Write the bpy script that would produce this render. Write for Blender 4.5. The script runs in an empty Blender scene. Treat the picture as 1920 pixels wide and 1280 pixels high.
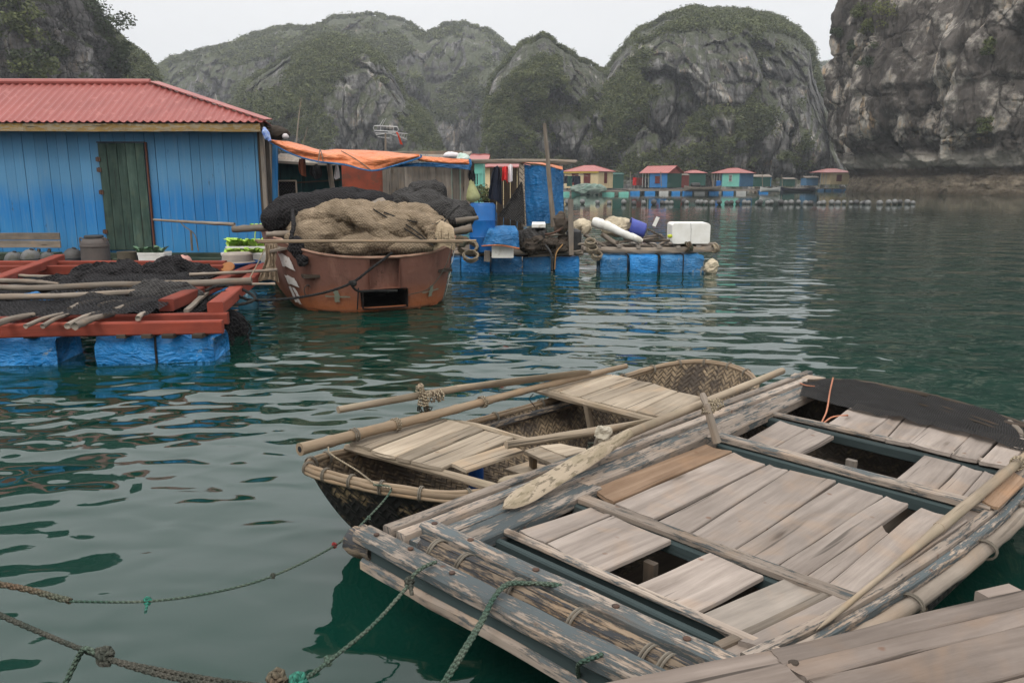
import bpy, math, random
import numpy as np
from mathutils import Vector, Matrix
rs = random.Random(7)
R = math.radians
S = bpy.context.scene
C = S.collection

# ---------------------------------------------------------------- camera
CAMH = 1.75; F = 1493.0; PITCH = math.atan(299/1493)
cd = bpy.data.cameras.new('camera'); cam = bpy.data.objects.new('camera', cd); C.objects.link(cam)
cam.location = (0, 0, CAMH); cam.rotation_euler = (R(90)-PITCH, 0, 0)
cd.sensor_width = 36; cd.lens = 36*F/1920; cd.clip_start = .05; cd.clip_end = 5000
S.camera = cam
# ---------------------------------------------------------------- sky, sun, exposure
w = bpy.data.worlds.new('World'); S.world = w; w.use_nodes = True
nt = w.node_tree; nt.nodes.clear()
SUN_EL, SUN_ROT = 52, 200
o_ = nt.nodes.new('ShaderNodeOutputWorld'); bg = nt.nodes.new('ShaderNodeBackground')
sk = nt.nodes.new('ShaderNodeTexSky'); sk.sky_type = 'NISHITA'; sk.sun_disc = False
sk.sun_elevation = R(SUN_EL); sk.sun_rotation = R(SUN_ROT); sk.dust_density = 6; sk.air_density = 1.2
hs = nt.nodes.new('ShaderNodeHueSaturation'); hs.inputs['Saturation'].default_value = .25
tc = nt.nodes.new('ShaderNodeTexCoord'); sx = nt.nodes.new('ShaderNodeSeparateXYZ')
rp = nt.nodes.new('ShaderNodeValToRGB')
rp.color_ramp.elements[0].position = 0.0; rp.color_ramp.elements[0].color = (.72, .725, .735, 1)
rp.color_ramp.elements[1].position = .9; rp.color_ramp.elements[1].color = (1.95, 1.95, 1.97, 1); e_ = rp.color_ramp.elements.new(.20); e_.color = (.83, .832, .84, 1); e_ = rp.color_ramp.elements.new(.38); e_.color = (1.38, 1.38, 1.39, 1)
mp = nt.nodes.new('ShaderNodeMapping'); mp.inputs['Scale'].default_value = (1, 1, 4)
cl = nt.nodes.new('ShaderNodeTexNoise'); cl.inputs['Scale'].default_value = 1.6; cl.inputs['Detail'].default_value = 3
mr = nt.nodes.new('ShaderNodeMapRange'); mr.inputs['From Min'].default_value = .3; mr.inputs['From Max'].default_value = .7
mr.inputs['To Min'].default_value = 10.2; mr.inputs['To Max'].default_value = 11.2
vm = nt.nodes.new('ShaderNodeVectorMath'); vm.operation = 'SCALE'
mx = nt.nodes.new('ShaderNodeMix'); mx.data_type = 'RGBA'; mx.inputs[0].default_value = .9
for a, b in [(sk.outputs[0], hs.inputs['Color']), (tc.outputs['Generated'], sx.inputs[0]), (sx.outputs[2], rp.inputs[0]),
             (tc.outputs['Generated'], mp.inputs[0]), (mp.outputs[0], cl.inputs['Vector']), (cl.outputs['Fac'], mr.inputs[0]),
             (rp.outputs[0], vm.inputs[0]), (mr.outputs[0], vm.inputs['Scale']), (hs.outputs[0], mx.inputs[6]),
             (vm.outputs[0], mx.inputs[7]), (mx.outputs[2], bg.inputs[0]), (bg.outputs[0], o_.inputs[0])]:
    nt.links.new(a, b)
bg.inputs[1].default_value = .1
sd = bpy.data.lights.new('sun', 'SUN'); so = bpy.data.objects.new('sun', sd); C.objects.link(so)
sd.energy = 1.2; sd.angle = R(18); sd.color = (1, .95, .88)
so.rotation_euler = (R(90-SUN_EL), 0, R(180-SUN_ROT))
S.view_settings.view_transform = 'Standard'; S.view_settings.look = 'None'; S.view_settings.gamma = 1
S.view_settings.exposure = 0.08
S.cycles.max_bounces = 6; S.cycles.volume_bounces = 1; S.cycles.diffuse_bounces = 2; S.cycles.glossy_bounces = 3

# ---------------------------------------------------------------- picture <-> world helpers (used to measure places)
FY, FZ = math.cos(PITCH), -math.sin(PITCH)
def ray(px, py):
    x = (px-960)/F; y = -(py-640)/F
    return x, FY-y*FZ, FZ+y*FY
def P(px, py, z=0.0):
    d = ray(px, py); t = (z-CAMH)/d[2]; return Vector((d[0]*t, d[1]*t, z))
def V(px, py, y):
    d = ray(px, py); t = y/d[1]; return Vector((d[0]*t, y, CAMH+d[2]*t))

# ---------------------------------------------------------------- noise
def vn(p, seed=0):
    p = np.asarray(p, float); i = np.floor(p); f = p-i; f = f*f*(3-2*f)
    def h(ix, iy, iz):
        v = np.sin(ix*127.1+iy*311.7+iz*74.7+seed*53.3)*43758.5453
        return v-np.floor(v)
    x, y, z = i[..., 0], i[..., 1], i[..., 2]; fx, fy, fz = f[..., 0], f[..., 1], f[..., 2]
    def l(a, b, t): return a+(b-a)*t
    r = l(l(l(h(x, y, z), h(x+1, y, z), fx), l(h(x, y+1, z), h(x+1, y+1, z), fx), fy),
          l(l(h(x, y, z+1), h(x+1, y, z+1), fx), l(h(x, y+1, z+1), h(x+1, y+1, z+1), fx), fy), fz)
    return r*2-1
def fbm(p, o=4, seed=0, ridge=False):
    s = 0; a = 1.0; t = 0; p = np.asarray(p, float)
    for k in range(o):
        n = vn(p, seed+k)
        if ridge: n = 1-2*np.abs(n)
        s = s+a*n; t += a; a *= .5; p = p*2.03+3.1
    return s/t
def vor(p, seed=0):
    p = np.asarray(p, float); i = np.floor(p); f1 = np.full(p.shape[:-1], 9.); f2 = f1.copy(); idr = np.zeros_like(f1)
    def h(a, k):
        v = np.sin(a[..., 0]*127.1+a[..., 1]*311.7+a[..., 2]*74.7+(seed+k)*53.3)*43758.5453; return v-np.floor(v)
    for dx in (-1, 0, 1):
        for dy in (-1, 0, 1):
            for dz in (-1, 0, 1):
                c = i+np.array([dx, dy, dz]); q = c+np.stack([h(c, 1), h(c, 2), h(c, 3)], -1); d = np.sqrt(((p-q)**2).sum(-1)); m = d < f1
                f2 = np.where(m, f1, np.minimum(f2, d)); idr = np.where(m, h(c, 4), idr); f1 = np.where(m, d, f1)
    return f1, f2, idr
def blocks(p, sc, seed, rnd, groove):
    f1, f2, r = vor(p*np.array(sc), seed); return (r-.5)*rnd-np.clip(.16-(f2-f1), 0, .16)/.16*groove
def n1(x, y=0., z=0., seed=0): return float(vn(np.array([[x, y, z]]), seed)[0])

# ---------------------------------------------------------------- mesh helpers
def tag(o, label=None, cat=None, group=None, kind=None):
    if label: o['label'] = label
    if cat: o['category'] = cat
    if group: o['group'] = group
    if kind: o['kind'] = kind
    return o
def thing(name, loc, label, cat, group=None):
    o = bpy.data.objects.new(name, None); C.objects.link(o); o.location = loc; o.empty_display_size = .2
    return tag(o, label, cat, group)
def root_loc(p):
    while p.parent: p = p.parent
    return Vector(p.location)
class MB:
    def __init__(s): s.v = []; s.f = []; s.uv = []; s.r = []
    def face(s, idx, uvs, r): s.f.append(tuple(idx)); s.uv.append(uvs); s.r.append(r)
    def grid(s, g, cu=False, cv=False, r=None, su=1., sv=1., perface=False, flip=False):
        """g: list of rows of points; rows run along v"""
        n = len(g); m = len(g[0]); b = len(s.v); r = rs.random() if r is None else r; ou, ov = rs.random()*9, rs.random()*9
        for row in g: s.v.extend([tuple(p) for p in row])
        du = [0]; 
        for i in range(n): du.append(du[-1]+(Vector(g[(i+1) % n][0])-Vector(g[i][0])).length)
        dv = [0]
        for j in range(m): dv.append(dv[-1]+(Vector(g[n//2][(j+1) % m])-Vector(g[n//2][j])).length)
        for i in range(n if cu else n-1):
            for j in range(m if cv else m-1):
                i2 = (i+1) % n; j2 = (j+1) % m
                q = [b+i*m+j, b+i2*m+j, b+i2*m+j2, b+i*m+j2]
                U = [(du[i]*su+ou, dv[j]*sv+ov), (du[i+1]*su+ou, dv[j]*sv+ov), (du[i+1]*su+ou, dv[j+1]*sv+ov), (du[i]*su+ou, dv[j+1]*sv+ov)]
                if flip: q.reverse(); U.reverse()
                s.face(q, U, r)
        return b
    def cap(s, b, m, r, flip=False):
        idx = list(range(b, b+m))
        if flip: idx.reverse()
        P0 = Vector(s.v[b]); U = [((Vector(s.v[k])-P0).length*.3, (k-b)*.01) for k in idx]
        s.face(idx, U, r)
    def sweep(s, secs, r=None):
        """closed cross-sections (lists of points), capped"""
        r = rs.random() if r is None else r; m = len(secs[0]); n = len(secs)
        b = s.grid(secs, cv=True, r=r, flip=True)
        s.cap(b, m, r); s.cap(b+(n-1)*m, m, r, True)
    def beam(s, a, b, w, h, up=(0, 0, 1), n=2, wob=0., ch=None, w2=None, h2=None, r=None):
        a, b = Vector(a), Vector(b); d = (b-a); L = d.length; d.normalize(); up = Vector(up)
        sd_ = d.cross(up)
        if sd_.length < 1e-4: sd_ = d.cross(Vector((0, 1, 0)))
        sd_.normalize(); up = sd_.cross(d).normalized()
        w2 = w if w2 is None else w2; h2 = h if h2 is None else h2
        ch = min(w, h)*.12 if ch is None else ch; k = rs.random()*50; secs = []
        if wob: n = max(n, 8)
        for i in range(n):
            t = i/(n-1); p = a+d*L*t; W = (w+(w2-w)*t)/2; Hh = (h+(h2-h)*t)/2
            if wob:
                p = p+sd_*wob*n1(t*L*2.3+k, 1)+up*wob*n1(t*L*2.1+k, 5); W += wob*.6*n1(t*L*7+k, 9); Hh += wob*.4*n1(t*L*6+k, 3)
            c = ch
            prof = [(-W+c, -Hh), (W-c, -Hh), (W, -Hh+c), (W, Hh-c), (W-c, Hh), (-W+c, Hh), (-W, Hh-c), (-W, -Hh+c)] if ch > 0 else [(-W, -Hh), (W, -Hh), (W, Hh), (-W, Hh)]
            secs.append([p+sd_*x+up*y for x, y in prof])
        s.sweep(secs, r)
    def box(s, c, size, rz=0, ch=None, r=None):
        c = Vector(c); d = Vector((math.cos(rz), math.sin(rz), 0))*size[0]/2
        s.beam(c-d, c+d, size[1], size[2], ch=ch, r=r)
    def tube(s, pts, rad, seg=8, r=None, wob=0., closed=False, twist=0):
        pts = [Vector(p) for p in pts]; n = len(pts); rad = rad if isinstance(rad, (list, tuple)) else [rad]*n
        k = rs.random()*50; secs = []; nrm = None
        for i in range(n):
            if closed: d = pts[(i+1) % n]-pts[i-1]
            else: d = pts[min(i+1, n-1)]-pts[max(i-1, 0)]
            if d.length < 1e-9: d = Vector((0, 0, 1))
            d.normalize()
            if nrm is None: nrm = d.cross(Vector((0, 0, 1))) if abs(d.z) < .95 else d.cross(Vector((1, 0, 0)))
            nrm = (nrm-d*nrm.dot(d)); nrm.normalize(); bn = d.cross(nrm); sec = []
            for j in range(seg):
                A = 2*math.pi*j/seg; q = rad[i]*(1+(wob*n1(i*.9+k, math.cos(A)*1.5, math.sin(A)*1.5) if wob else 0))
                sec.append(pts[i]+nrm*math.cos(A)*q+bn*math.sin(A)*q)
            secs.append(sec)
        if closed: s.grid(secs, cu=True, cv=True, r=r, flip=False)
        else:
            r = rs.random() if r is None else r
            b = s.grid(secs, cv=True, r=r); s.cap(b, seg, r, True); s.cap(b+(n-1)*seg, seg, r)
    def lathe(s, prof, loc, seg=20, r=None, ax=(0, 0, 1), sc=(1, 1)):
        ax = Vector(ax).normalized(); q = ax.to_track_quat('Z', 'Y'); loc = Vector(loc); secs = []
        for rr, z in prof:
            secs.append([loc+q @ Vector((rr*sc[0]*math.cos(2*math.pi*j/seg), rr*sc[1]*math.sin(2*math.pi*j/seg), z)) for j in range(seg)])
        r = rs.random() if r is None else r
        b = s.grid(secs, cv=True, r=r, flip=True); s.cap(b, seg, r); s.cap(b+(len(prof)-1)*seg, seg, r, True)
    def slab(s, cs, th, n=7, m=3, warp=.0, r=None, chip=.0):
        """board: cs = 4 top corners a,b,c,d ; a->d and b->c are the long edges"""
        a, b, c, d = [Vector(x) for x in cs]; k = rs.random()*90; top = []; 
        nr = ((b-a).cross(d-a)); nr.normalize()
        if nr.z < 0: nr = -nr
        secs = []
        L = (d-a).length; wd = (b-a).normalized(); ld = (d-a).normalized()
        for i in range(n):
            t = i/(n-1); A = a.lerp(d, t); B = b.lerp(c, t); row = []
            A = A+wd*chip*n1(t*L*5+k, 1); B = B+wd*chip*n1(t*L*5+k, 7)
            for j in range(m):
                q = A.lerp(B, j/(m-1)); z = warp*n1(t*L*1.6+k, j*.8, 4)+warp*.8*((2*j/(m-1)-1)**2)
                if i in (0, n-1): q = q+ld*chip*1.3*n1(j*1.7+k, i, 2)
                row.append(q+nr*z)
            secs.append(row)
        e = min(.004, th*.3)
        full = []
        for row in secs:
            w0 = (row[-1]-row[0]).normalized()
            lo = [p-nr*th for p in row]
            sec = [row[0]+w0*e] + row[1:-1] + [row[-1]-w0*e, row[-1]-nr*e, lo[-1]] + lo[1:-1][::-1] + [lo[0], row[0]-nr*e]
            full.append(sec)
        s.sweep(full, r)
    def blob(s, c, rad, amp=.15, fr=2., seed=0, nu=28, nv=16, r=None, ridge=True, flat=None):
        c = Vector(c); g = []
        th = np.linspace(0, 2*np.pi, nu, endpoint=False); ph = np.linspace(-np.pi/2+.04, np.pi/2-.04, nv)
        T, Q = np.meshgrid(th, ph, indexing='ij'); p = np.stack([np.cos(T)*np.cos(Q), np.sin(T)*np.cos(Q), np.sin(Q)], -1)
        q = p*np.array(rad); nn = fbm(q*fr+seed*7.7, 4, seed, ridge=ridge)*amp
        q = q+p*nn[..., None]+np.array(c)
        if flat is not None: q[..., 2] = np.maximum(q[..., 2], flat)
        b = s.grid(q.tolist(), cu=True, r=r)
    def build(s, name, mat, parent=None, smooth=False, bevel=0, solid=0):
        me = bpy.data.meshes.new(name); vs = np.array(s.v, float)
        if parent is None: o0 = Vector(((vs[:, 0].min()+vs[:, 0].max())/2, (vs[:, 1].min()+vs[:, 1].max())/2, vs[:, 2].min()))
        else: o0 = root_loc(parent)
        vs = vs-np.array(o0); me.from_pydata(vs.tolist(), [], s.f)
        uv = me.uv_layers.new(name='UVMap'); uv.data.foreach_set('uv', np.array([c for f in s.uv for c in f], dtype=np.float32).ravel())
        at = me.attributes.new('rnd', 'FLOAT', 'FACE'); at.data.foreach_set('value', np.array(s.r, dtype=np.float32))
        me.materials.append(mat)
        if smooth: me.polygons.foreach_set('use_smooth', [True]*len(me.polygons))
        o = bpy.data.objects.new(name, me); C.objects.link(o)
        if parent is None: o.location = o0
        else: o.parent = parent
        if smooth == 'auto':
            me.polygons.foreach_set('use_smooth', [True]*len(me.polygons))
            md = o.modifiers.new('e', 'EDGE_SPLIT'); md.split_angle = R(35)
        if solid: md = o.modifiers.new('t', 'SOLIDIFY'); md.thickness = solid
        return o
def npmesh(name, Vv, Fq, mat, rnd=None, smooth=False, parent=None):
    me = bpy.data.meshes.new(name); Vv = np.asarray(Vv, np.float32); Fq = np.asarray(Fq, np.int32)
    o0 = np.array([0, 0, 0.]) if parent is None else np.array(root_loc(parent))
    me.vertices.add(len(Vv)); me.vertices.foreach_set('co', (Vv-o0).astype(np.float32).ravel())
    k = Fq.shape[1]; me.loops.add(Fq.size); me.loops.foreach_set('vertex_index', Fq.ravel())
    me.polygons.add(len(Fq)); me.polygons.foreach_set('loop_start', np.arange(0, Fq.size, k, dtype=np.int32)); me.polygons.foreach_set('loop_total', np.full(len(Fq), k, np.int32))
    if smooth: me.polygons.foreach_set('use_smooth', [True]*len(Fq))
    me.update(calc_edges=True)
    if rnd is not None:
        at = me.attributes.new('rnd', 'FLOAT', 'FACE'); at.data.foreach_set('value', np.asarray(rnd, np.float32))
    me.materials.append(mat); o = bpy.data.objects.new(name, me); C.objects.link(o)
    if parent is not None: o.parent = parent
    return o
def leaves(pts, rad, per, size, seed=1, squash=.75):
    rg = np.random.default_rng(seed); N = len(pts)
    d = rg.normal(size=(N, per, 3)); d /= np.linalg.norm(d, axis=2, keepdims=True); rr = rg.random((N, per, 1))**.45
    c = pts[:, None, :]+d*rr*rad[:, None, None]*np.array([1, 1, squash]); c = c.reshape(-1, 3); M = len(c)
    a = rg.normal(size=(M, 3)); a[:, 2] *= .6; a /= np.linalg.norm(a, axis=1, keepdims=True)
    b = rg.normal(size=(M, 3)); b -= a*np.sum(a*b, 1, keepdims=True); b /= np.linalg.norm(b, axis=1, keepdims=True)
    sz = (size*(.6+.8*rg.random((M, 1)))); 
    q = np.stack([c-a*sz, c-b*sz*.5, c+a*sz, c+b*sz*.5], 1).reshape(-1, 3)
    f = np.arange(M*4).reshape(-1, 4); base = np.repeat(rg.random(N), per); r = np.clip(base*.75+rg.random(M)*.25, 0, 1)
    return q, f, r
def copy_tree(o, parent=None):
    c = o.copy(); C.objects.link(c); c.parent = parent
    for ch in list(o.children): copy_tree(ch, c)
    return c
def curve(pts, n=40, sag=0):
    """Catmull-Rom through points"""
    pts = [Vector(p) for p in pts]; q = [pts[0]*2-pts[1]]+pts+[pts[-1]*2-pts[-2]]; out = []; m = len(pts)-1
    for i in range(n):
        t = i/(n-1)*m; k = min(int(t), m-1); f = t-k; a, b, c, d = q[k:k+4]
        out.append(.5*((2*b)+(c-a)*f+(2*a-5*b+4*c-d)*f*f+(3*b-a-3*c+d)*f**3))
    return out

# ---------------------------------------------------------------- materials
class NB:
    def __init__(s, name):
        s.m = bpy.data.materials.new(name); s.m.use_nodes = True; s.t = s.m.node_tree; s.t.nodes.clear()
        s.out = s.t.nodes.new('ShaderNodeOutputMaterial'); s.b = s.t.nodes.new('ShaderNodeBsdfPrincipled'); s.l(s.b.outputs[0], s.out.inputs[0])
    def l(s, a, b): s.t.links.new(a, b)
    def n(s, ty, **k):
        x = s.t.nodes.new('ShaderNode'+ty)
        for a, b in k.items(): setattr(x, a, b)
        return x
    def coord(s, kind, sc=(1, 1, 1), rot=(0, 0, 0)):
        if kind == 'uv': c = s.n('UVMap').outputs[0]
        else: c = s.n('TexCoord').outputs['Object']
        m = s.n('Mapping'); m.inputs['Scale'].default_value = sc; m.inputs['Rotation'].default_value = rot; s.l(c, m.inputs[0]); return m.outputs[0]
    def noise(s, v, scale=1, det=4, rough=.55, dist=0):
        x = s.n('TexNoise'); s.l(v, x.inputs['Vector']); x.inputs['Scale'].default_value = scale; x.inputs['Detail'].default_value = det
        x.inputs['Roughness'].default_value = rough; x.inputs['Distortion'].default_value = dist; return x.outputs['Fac']
    def rng(s, v, a, b, c=0, d=1, clamp=True):
        x = s.n('MapRange', clamp=clamp); s.l(v, x.inputs[0])
        for i, q in enumerate((a, b, c, d)): x.inputs[1+i].default_value = q
        return x.outputs[0]
    def mth(s, op, a, b=None, c=None):
        x = s.n('Math', operation=op)
        for i, q in enumerate((a, b, c)):
            if q is None: continue
            if isinstance(q, (int, float)): x.inputs[i].default_value = q
            else: s.l(q, x.inputs[i])
        return x.outputs[0]
    def mix(s, f, a, b, bt='MIX'):
        x = s.n('Mix', data_type='RGBA', blend_type=bt)
        for i, q in ((0, f), (6, a), (7, b)):
            if isinstance(q, (int, float)): x.inputs[i].default_value = q
            elif isinstance(q, tuple): x.inputs[i].default_value = q if len(q) == 4 else q+(1,)
            else: s.l(q, x.inputs[i])
        return x.outputs[2]
    def rnd(s): return s.n('Attribute', attribute_name='rnd').outputs['Fac']
    def bright(s, col, fac):
        x = s.n('VectorMath', operation='SCALE'); s.l(col, x.inputs[0])
        if isinstance(fac, (int, float)): x.inputs['Scale'].default_value = fac
        else: s.l(fac, x.inputs['Scale'])
        return x.outputs[0]
    def bump(s, h, dist=.005, st=1., prev=None):
        x = s.n('Bump'); s.l(h, x.inputs['Height']); x.inputs['Distance'].default_value = dist; x.inputs['Strength'].default_value = st
        if prev is not None: s.l(prev, x.inputs['Normal'])
        return x.outputs[0]
    def done(s, col, rough=.8, normal=None, spec=.3, metal=0):
        if isinstance(col, tuple): s.b.inputs['Base Color'].default_value = col+(1,)
        else: s.l(col, s.b.inputs['Base Color'])
        if isinstance(rough, (int, float)): s.b.inputs['Roughness'].default_value = rough
        else: s.l(rough, s.b.inputs['Roughness'])
        if normal is not None: s.l(normal, s.b.inputs['Normal'])
        s.b.inputs['Specular IOR Level'].default_value = spec; s.b.inputs['Metallic'].default_value = metal
        return s.m
def wood(name, c1, c2, gr=30, paint=None, amt=.5, dirt=.5, var=.35, rough=.85, green=0, crack=1., rust=0):
    b = NB(name); uv = b.coord('uv'); g = b.noise(b.coord('uv', (1.1, gr*.8, 1)), 1, 7, .62, .9)
    g2 = b.noise(b.coord('uv', (5, gr*3.5, 1)), 1, 4, .7)
    lo = b.noise(uv, 1.9, 4, .6)
    f = b.rng(b.mth('ADD', b.mth('MULTIPLY', g, .75), b.mth('MULTIPLY', g2, .25)), .30, .70); col = b.mix(f, tuple(x*.85 for x in c1), tuple(x*1.05 for x in c2))
    col = b.mix(b.rng(lo, .35, .7, 0, dirt), col, tuple(x*.55 for x in c1))
    warm = b.noise(uv, 3.1, 3, .6, .5); col = b.mix(b.rng(warm, .52, .75, 0, .5), col, (c2[0]*1.0, c2[1]*.8, c2[2]*.6))
    h = b.mth('ADD', g, b.mth('MULTIPLY', g2, .4))
    if paint:
        pm = b.noise(b.coord('uv', (9, gr*1.6, 1)), 1, 8, .78); pm2 = b.noise(b.coord('uv', (3.2, 9, 1)), 1, 4, .6)
        wr = b.mth('ADD', b.mth('ADD', b.mth('MULTIPLY', pm, .55), b.mth('MULTIPLY', pm2, .35)), b.mth('MULTIPLY', g2, .25)); m = b.rng(wr, .575+.24*(amt-.5)-.02, .575+.24*(amt-.5)+.022, 1, 0)
        m = b.mth('SUBTRACT', 1.0, m); m = b.mth('SUBTRACT', 1.0, m)
        pc = b.mix(b.rng(lo, .3, .7), paint, tuple(x*.7 for x in paint)); col = b.mix(m, col, pc); h = b.mth('ADD', h, b.mth('MULTIPLY', m, .5))
    ck = b.noise(b.coord('uv', (1.1, gr*1.7, 1)), 1, 2, .5, .3); cm = b.rng(ck, .30, .34, .75*crack, 0); col = b.mix(cm, col, (.02, .016, .012))
    if rust:
        vr = b.n('TexVoronoi'); b.l(uv, vr.inputs['Vector']); vr.inputs['Scale'].default_value = 7
        rm = b.rng(b.mth('ADD', vr.outputs['Distance'], b.mth('MULTIPLY', b.noise(uv, 30, 2), .12)), .10, .16, rust, 0); col = b.mix(rm, col, (.13, .05, .02))
    kv = b.n('TexVoronoi'); b.l(b.coord('uv', (1.3, 5.5, 1)), kv.inputs['Vector']); kv.inputs['Scale'].default_value = 1; kd = b.mth('ADD', kv.outputs['Distance'], b.mth('MULTIPLY', g2, .1)); col = b.mix(b.rng(kd, .09, .15, .75, 0), col, (.055, .035, .022)); col = b.mix(b.rng(kd, .15, .30, .3, 0), col, tuple(x*.6 for x in c1))
    if green:
        gm = b.rng(b.noise(uv, 5, 4), .5, .7, 0, green); col = b.mix(gm, col, (.09, .10, .035))
    rv = b.rng(b.rnd(), 0, 1, 1-var, 1+var*.5); col = b.bright(col, rv)
    return b.done(col, rough, b.bump(h, .0035, .9), .2)
def plain(name, c1, c2=None, sc=3., kind='obj', rough=.7, bump=.3, bs=None, spots=None, var=.1, spec=.3, metal=0, det=4, dist=.01, stretch=(1, 1, 1)):
    b = NB(name); c2 = c2 or tuple(x*.6 for x in c1); v = b.coord(kind, stretch); n = b.noise(v, sc, det, .6)
    col = b.mix(b.rng(n, .3, .7), c1, c2)
    for (sc2, scs, th, am) in (spots or []):
        m = b.rng(b.noise(v, scs, 5, .65), th, th+.06, 0, am); col = b.mix(m, col, sc2)
    col = b.bright(col, b.rng(b.rnd(), 0, 1, 1-var, 1+var))
    n2 = b.noise(v, bs or sc*6, 4, .6)
    return b.done(col, rough, b.bump(n2, dist, bump), spec, metal)
GW0 = (.21, .165, .13); GL = (.44, .365, .30)
M = {}
M['deck'] = wood('weathered_deck', (.21, .172, .145), (.365, .312, .27), 20, rust=.6, crack=.8, dirt=.45, var=.2)
M['deckbrown'] = wood('brown_deck', (.20, .12, .07), (.36, .25, .17), 26, rust=.4)
M['seat'] = wood('seat_wood', (.22, .175, .125), (.42, .35, .265), 26, rust=.5)
M['rail'] = wood('painted_rail', (.25, .20, .16), (.42, .355, .295), 30, paint=(.105, .12, .122), amt=.34, rust=.6, crack=.3)
M['railp'] = wood('painted_rail_more', (.25, .20, .16), (.42, .355, .295), 30, paint=(.10, .118, .122), amt=.54, rust=.6, crack=.3)
M['teal'] = wood('teal_timber', (.2, .17, .14), (.35, .3, .25), 30, paint=(.045, .064, .064), amt=1.1, crack=.3)
M['bamboo'] = wood('bamboo_pole', (.20, .14, .085), (.34, .26, .18), 12, crack=.5, var=.25, rough=.6)
M['bamboodk'] = wood('old_bamboo', (.14, .105, .075), (.36, .28, .20), 34, paint=(.05, .052, .055), amt=.5)
M['oar'] = wood('oar_wood', (.21, .165, .115), (.38, .31, .23), 22, green=.2, var=.2)
M['oargrey'] = 0
M['dock'] = wood('dock_boards', (.165, .13, .108), (.285, .235, .20), 14, rust=.5)
M['grey'] = wood('grey_boards', (.15, .13, .11), (.30, .26, .22), 14)
M['stick'] = wood('driftwood_stick', (.165, .135, .105), (.33, .28, .23), 18, crack=.5)
M['fascia'] = wood('fascia_board', (.30, .24, .15), (.46, .38, .26), 12, paint=(.36, .23, .08), amt=.5)
M['redbeam'] = wood('red_beam', (.17, .035, .022), (.25, .055, .035), 9, var=.25, crack=.35, dirt=.45)
M['darkwood'] = wood('dark_wet_wood', (.035, .028, .02), (.09, .07, .055), 14)
M['hutblue'] = None
M['greendoor'] = wood('green_door', (.022, .052, .042), (.085, .125, .10), 12, var=.3, dirt=.6)
M['greensill'] = wood('green_sill', (.02, .05, .035), (.10, .12, .09), 12)
M['plyred'] = plain('red_plywood', (.36, .075, .035), (.20, .05, .03), 2.5, spots=[((.12, .06, .04), 7, .55, .6)])
M['tarpblue'] = plain('blue_tarp', (.008, .135, .36), (.012, .10, .27), 3, rough=.45, bump=1., bs=5, dist=.05, spots=[((.25, .33, .38), 9, .64, .5)])
M['float'] = plain('blue_float_wrap', (.012, .19, .50), (.02, .14, .38), 3, rough=.42, bump=1., bs=6, dist=.05, spots=[((.22, .28, .26), 5, .6, .7)])
M['floatold'] = plain('worn_float_wrap', (.015, .16, .40), (.03, .11, .25), 3, rough=.5, bump=1., bs=7, dist=.06, spots=[((.25, .24, .17), 3, .52, .85), ((.55, .55, .5), 5, .62, .8)])
M['orange'] = plain('orange_tarp', (.62, .17, .055), (.50, .12, .045), 2.5, rough=.5, bump=1., bs=4, dist=.05, spots=[((.4, .2, .12), 6, .6, .5)])
M['red'] = plain('roof_red', (.315, .09, .076), (.25, .07, .06), 1.2, rough=.45, bump=.1, spots=[((.40, .15, .13), 6, .58, .6)])
M['redfar'] = plain('far_roof_red', (.40, .10, .085), (.33, .09, .08), 1, rough=.6, bump=.1)
M['white'] = plain('white_foam', (.74, .73, .69), (.60, .58, .52), 4, bump=.4, bs=40, dist=.004, spots=[((.42, .38, .30), 3, .6, .7)])
M['blackplastic'] = plain('black_plastic', (.022, .022, .023), (.05, .048, .045), 5, rough=.5)
M['iron'] = plain('rusty_iron', (.10, .045, .025), (.04, .03, .025), 12)
M['metal'] = plain('galvanised_tube', (.45, .45, .44), (.3, .3, .3), 8, rough=.4, metal=.6)
M['barrel'] = plain('blue_barrel', (.01, .13, .40), (.01, .09, .28), 3, rough=.4, bump=.2, spots=[((.03, .035, .05), 4, .6, .8)])
M['can'] = plain('blue_can', (.006, .05, .20), (.006, .04, .15), 3, rough=.3, bump=.1)
M['churn'] = plain('grey_churn', (.060, .052, .047), (.11, .09, .08), 3, rough=.6)
M['buoygrey'] = plain('grey_buoy', (.15, .15, .145), (.08, .078, .075), 3, rough=.6, spots=[((.07, .07, .05), 3, .55, .7)], var=.4)
M['buoydark'] = plain('dark_buoy', (.045, .045, .047), (.08, .075, .07), 4, rough=.6)
M['pink'] = plain('pink_buoy', (.50, .26, .22), (.35, .2, .17), 4, rough=.6)
M['leaf'] = None
M['oargrey'] = plain('mossy_oar', (.34, .28, .205), (.25, .20, .14), 4, 'uv', spots=[((.075, .06, .04), 26, .53, .75), ((.17, .14, .085), 9, .5, .5)], stretch=(.6, 1.6, 1), rough=.85, var=.05)
M['cloth_black'] = plain('black_cloth', (.015, .015, .018), None, 5, rough=.95)
M['cloth_navy'] = plain('navy_cloth', (.012, .016, .03), None, 5, rough=.95)
M['cloth_red'] = plain('red_cloth', (.55, .02, .02), (.4, .02, .02), 5, rough=.9)
M['cloth_white'] = plain('white_cloth', (.68, .64, .64), (.5, .45, .45), 5, rough=.9)
M['cloth_rust'] = plain('rust_cloth', (.20, .06, .03), None, 5, rough=.9)
M['cloth_cream'] = plain('cream_cloth', (.55, .47, .34), (.38, .32, .23), 4, rough=.9, bump=1, bs=9, dist=.04)
M['flag'] = plain('red_flag', (.65, .07, .03), None, 5, rough=.8)
M['glass'] = plain('dark_pane', (.02, .02, .025), None, 2, rough=.15, spec=.6)
M['purple'] = plain('violet_plastic', (.06, .085, .33), (.05, .06, .24), 5, rough=.45)
M['basin'] = plain('blue_basin', (.012, .08, .28), None, 5, rough=.4)
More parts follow.
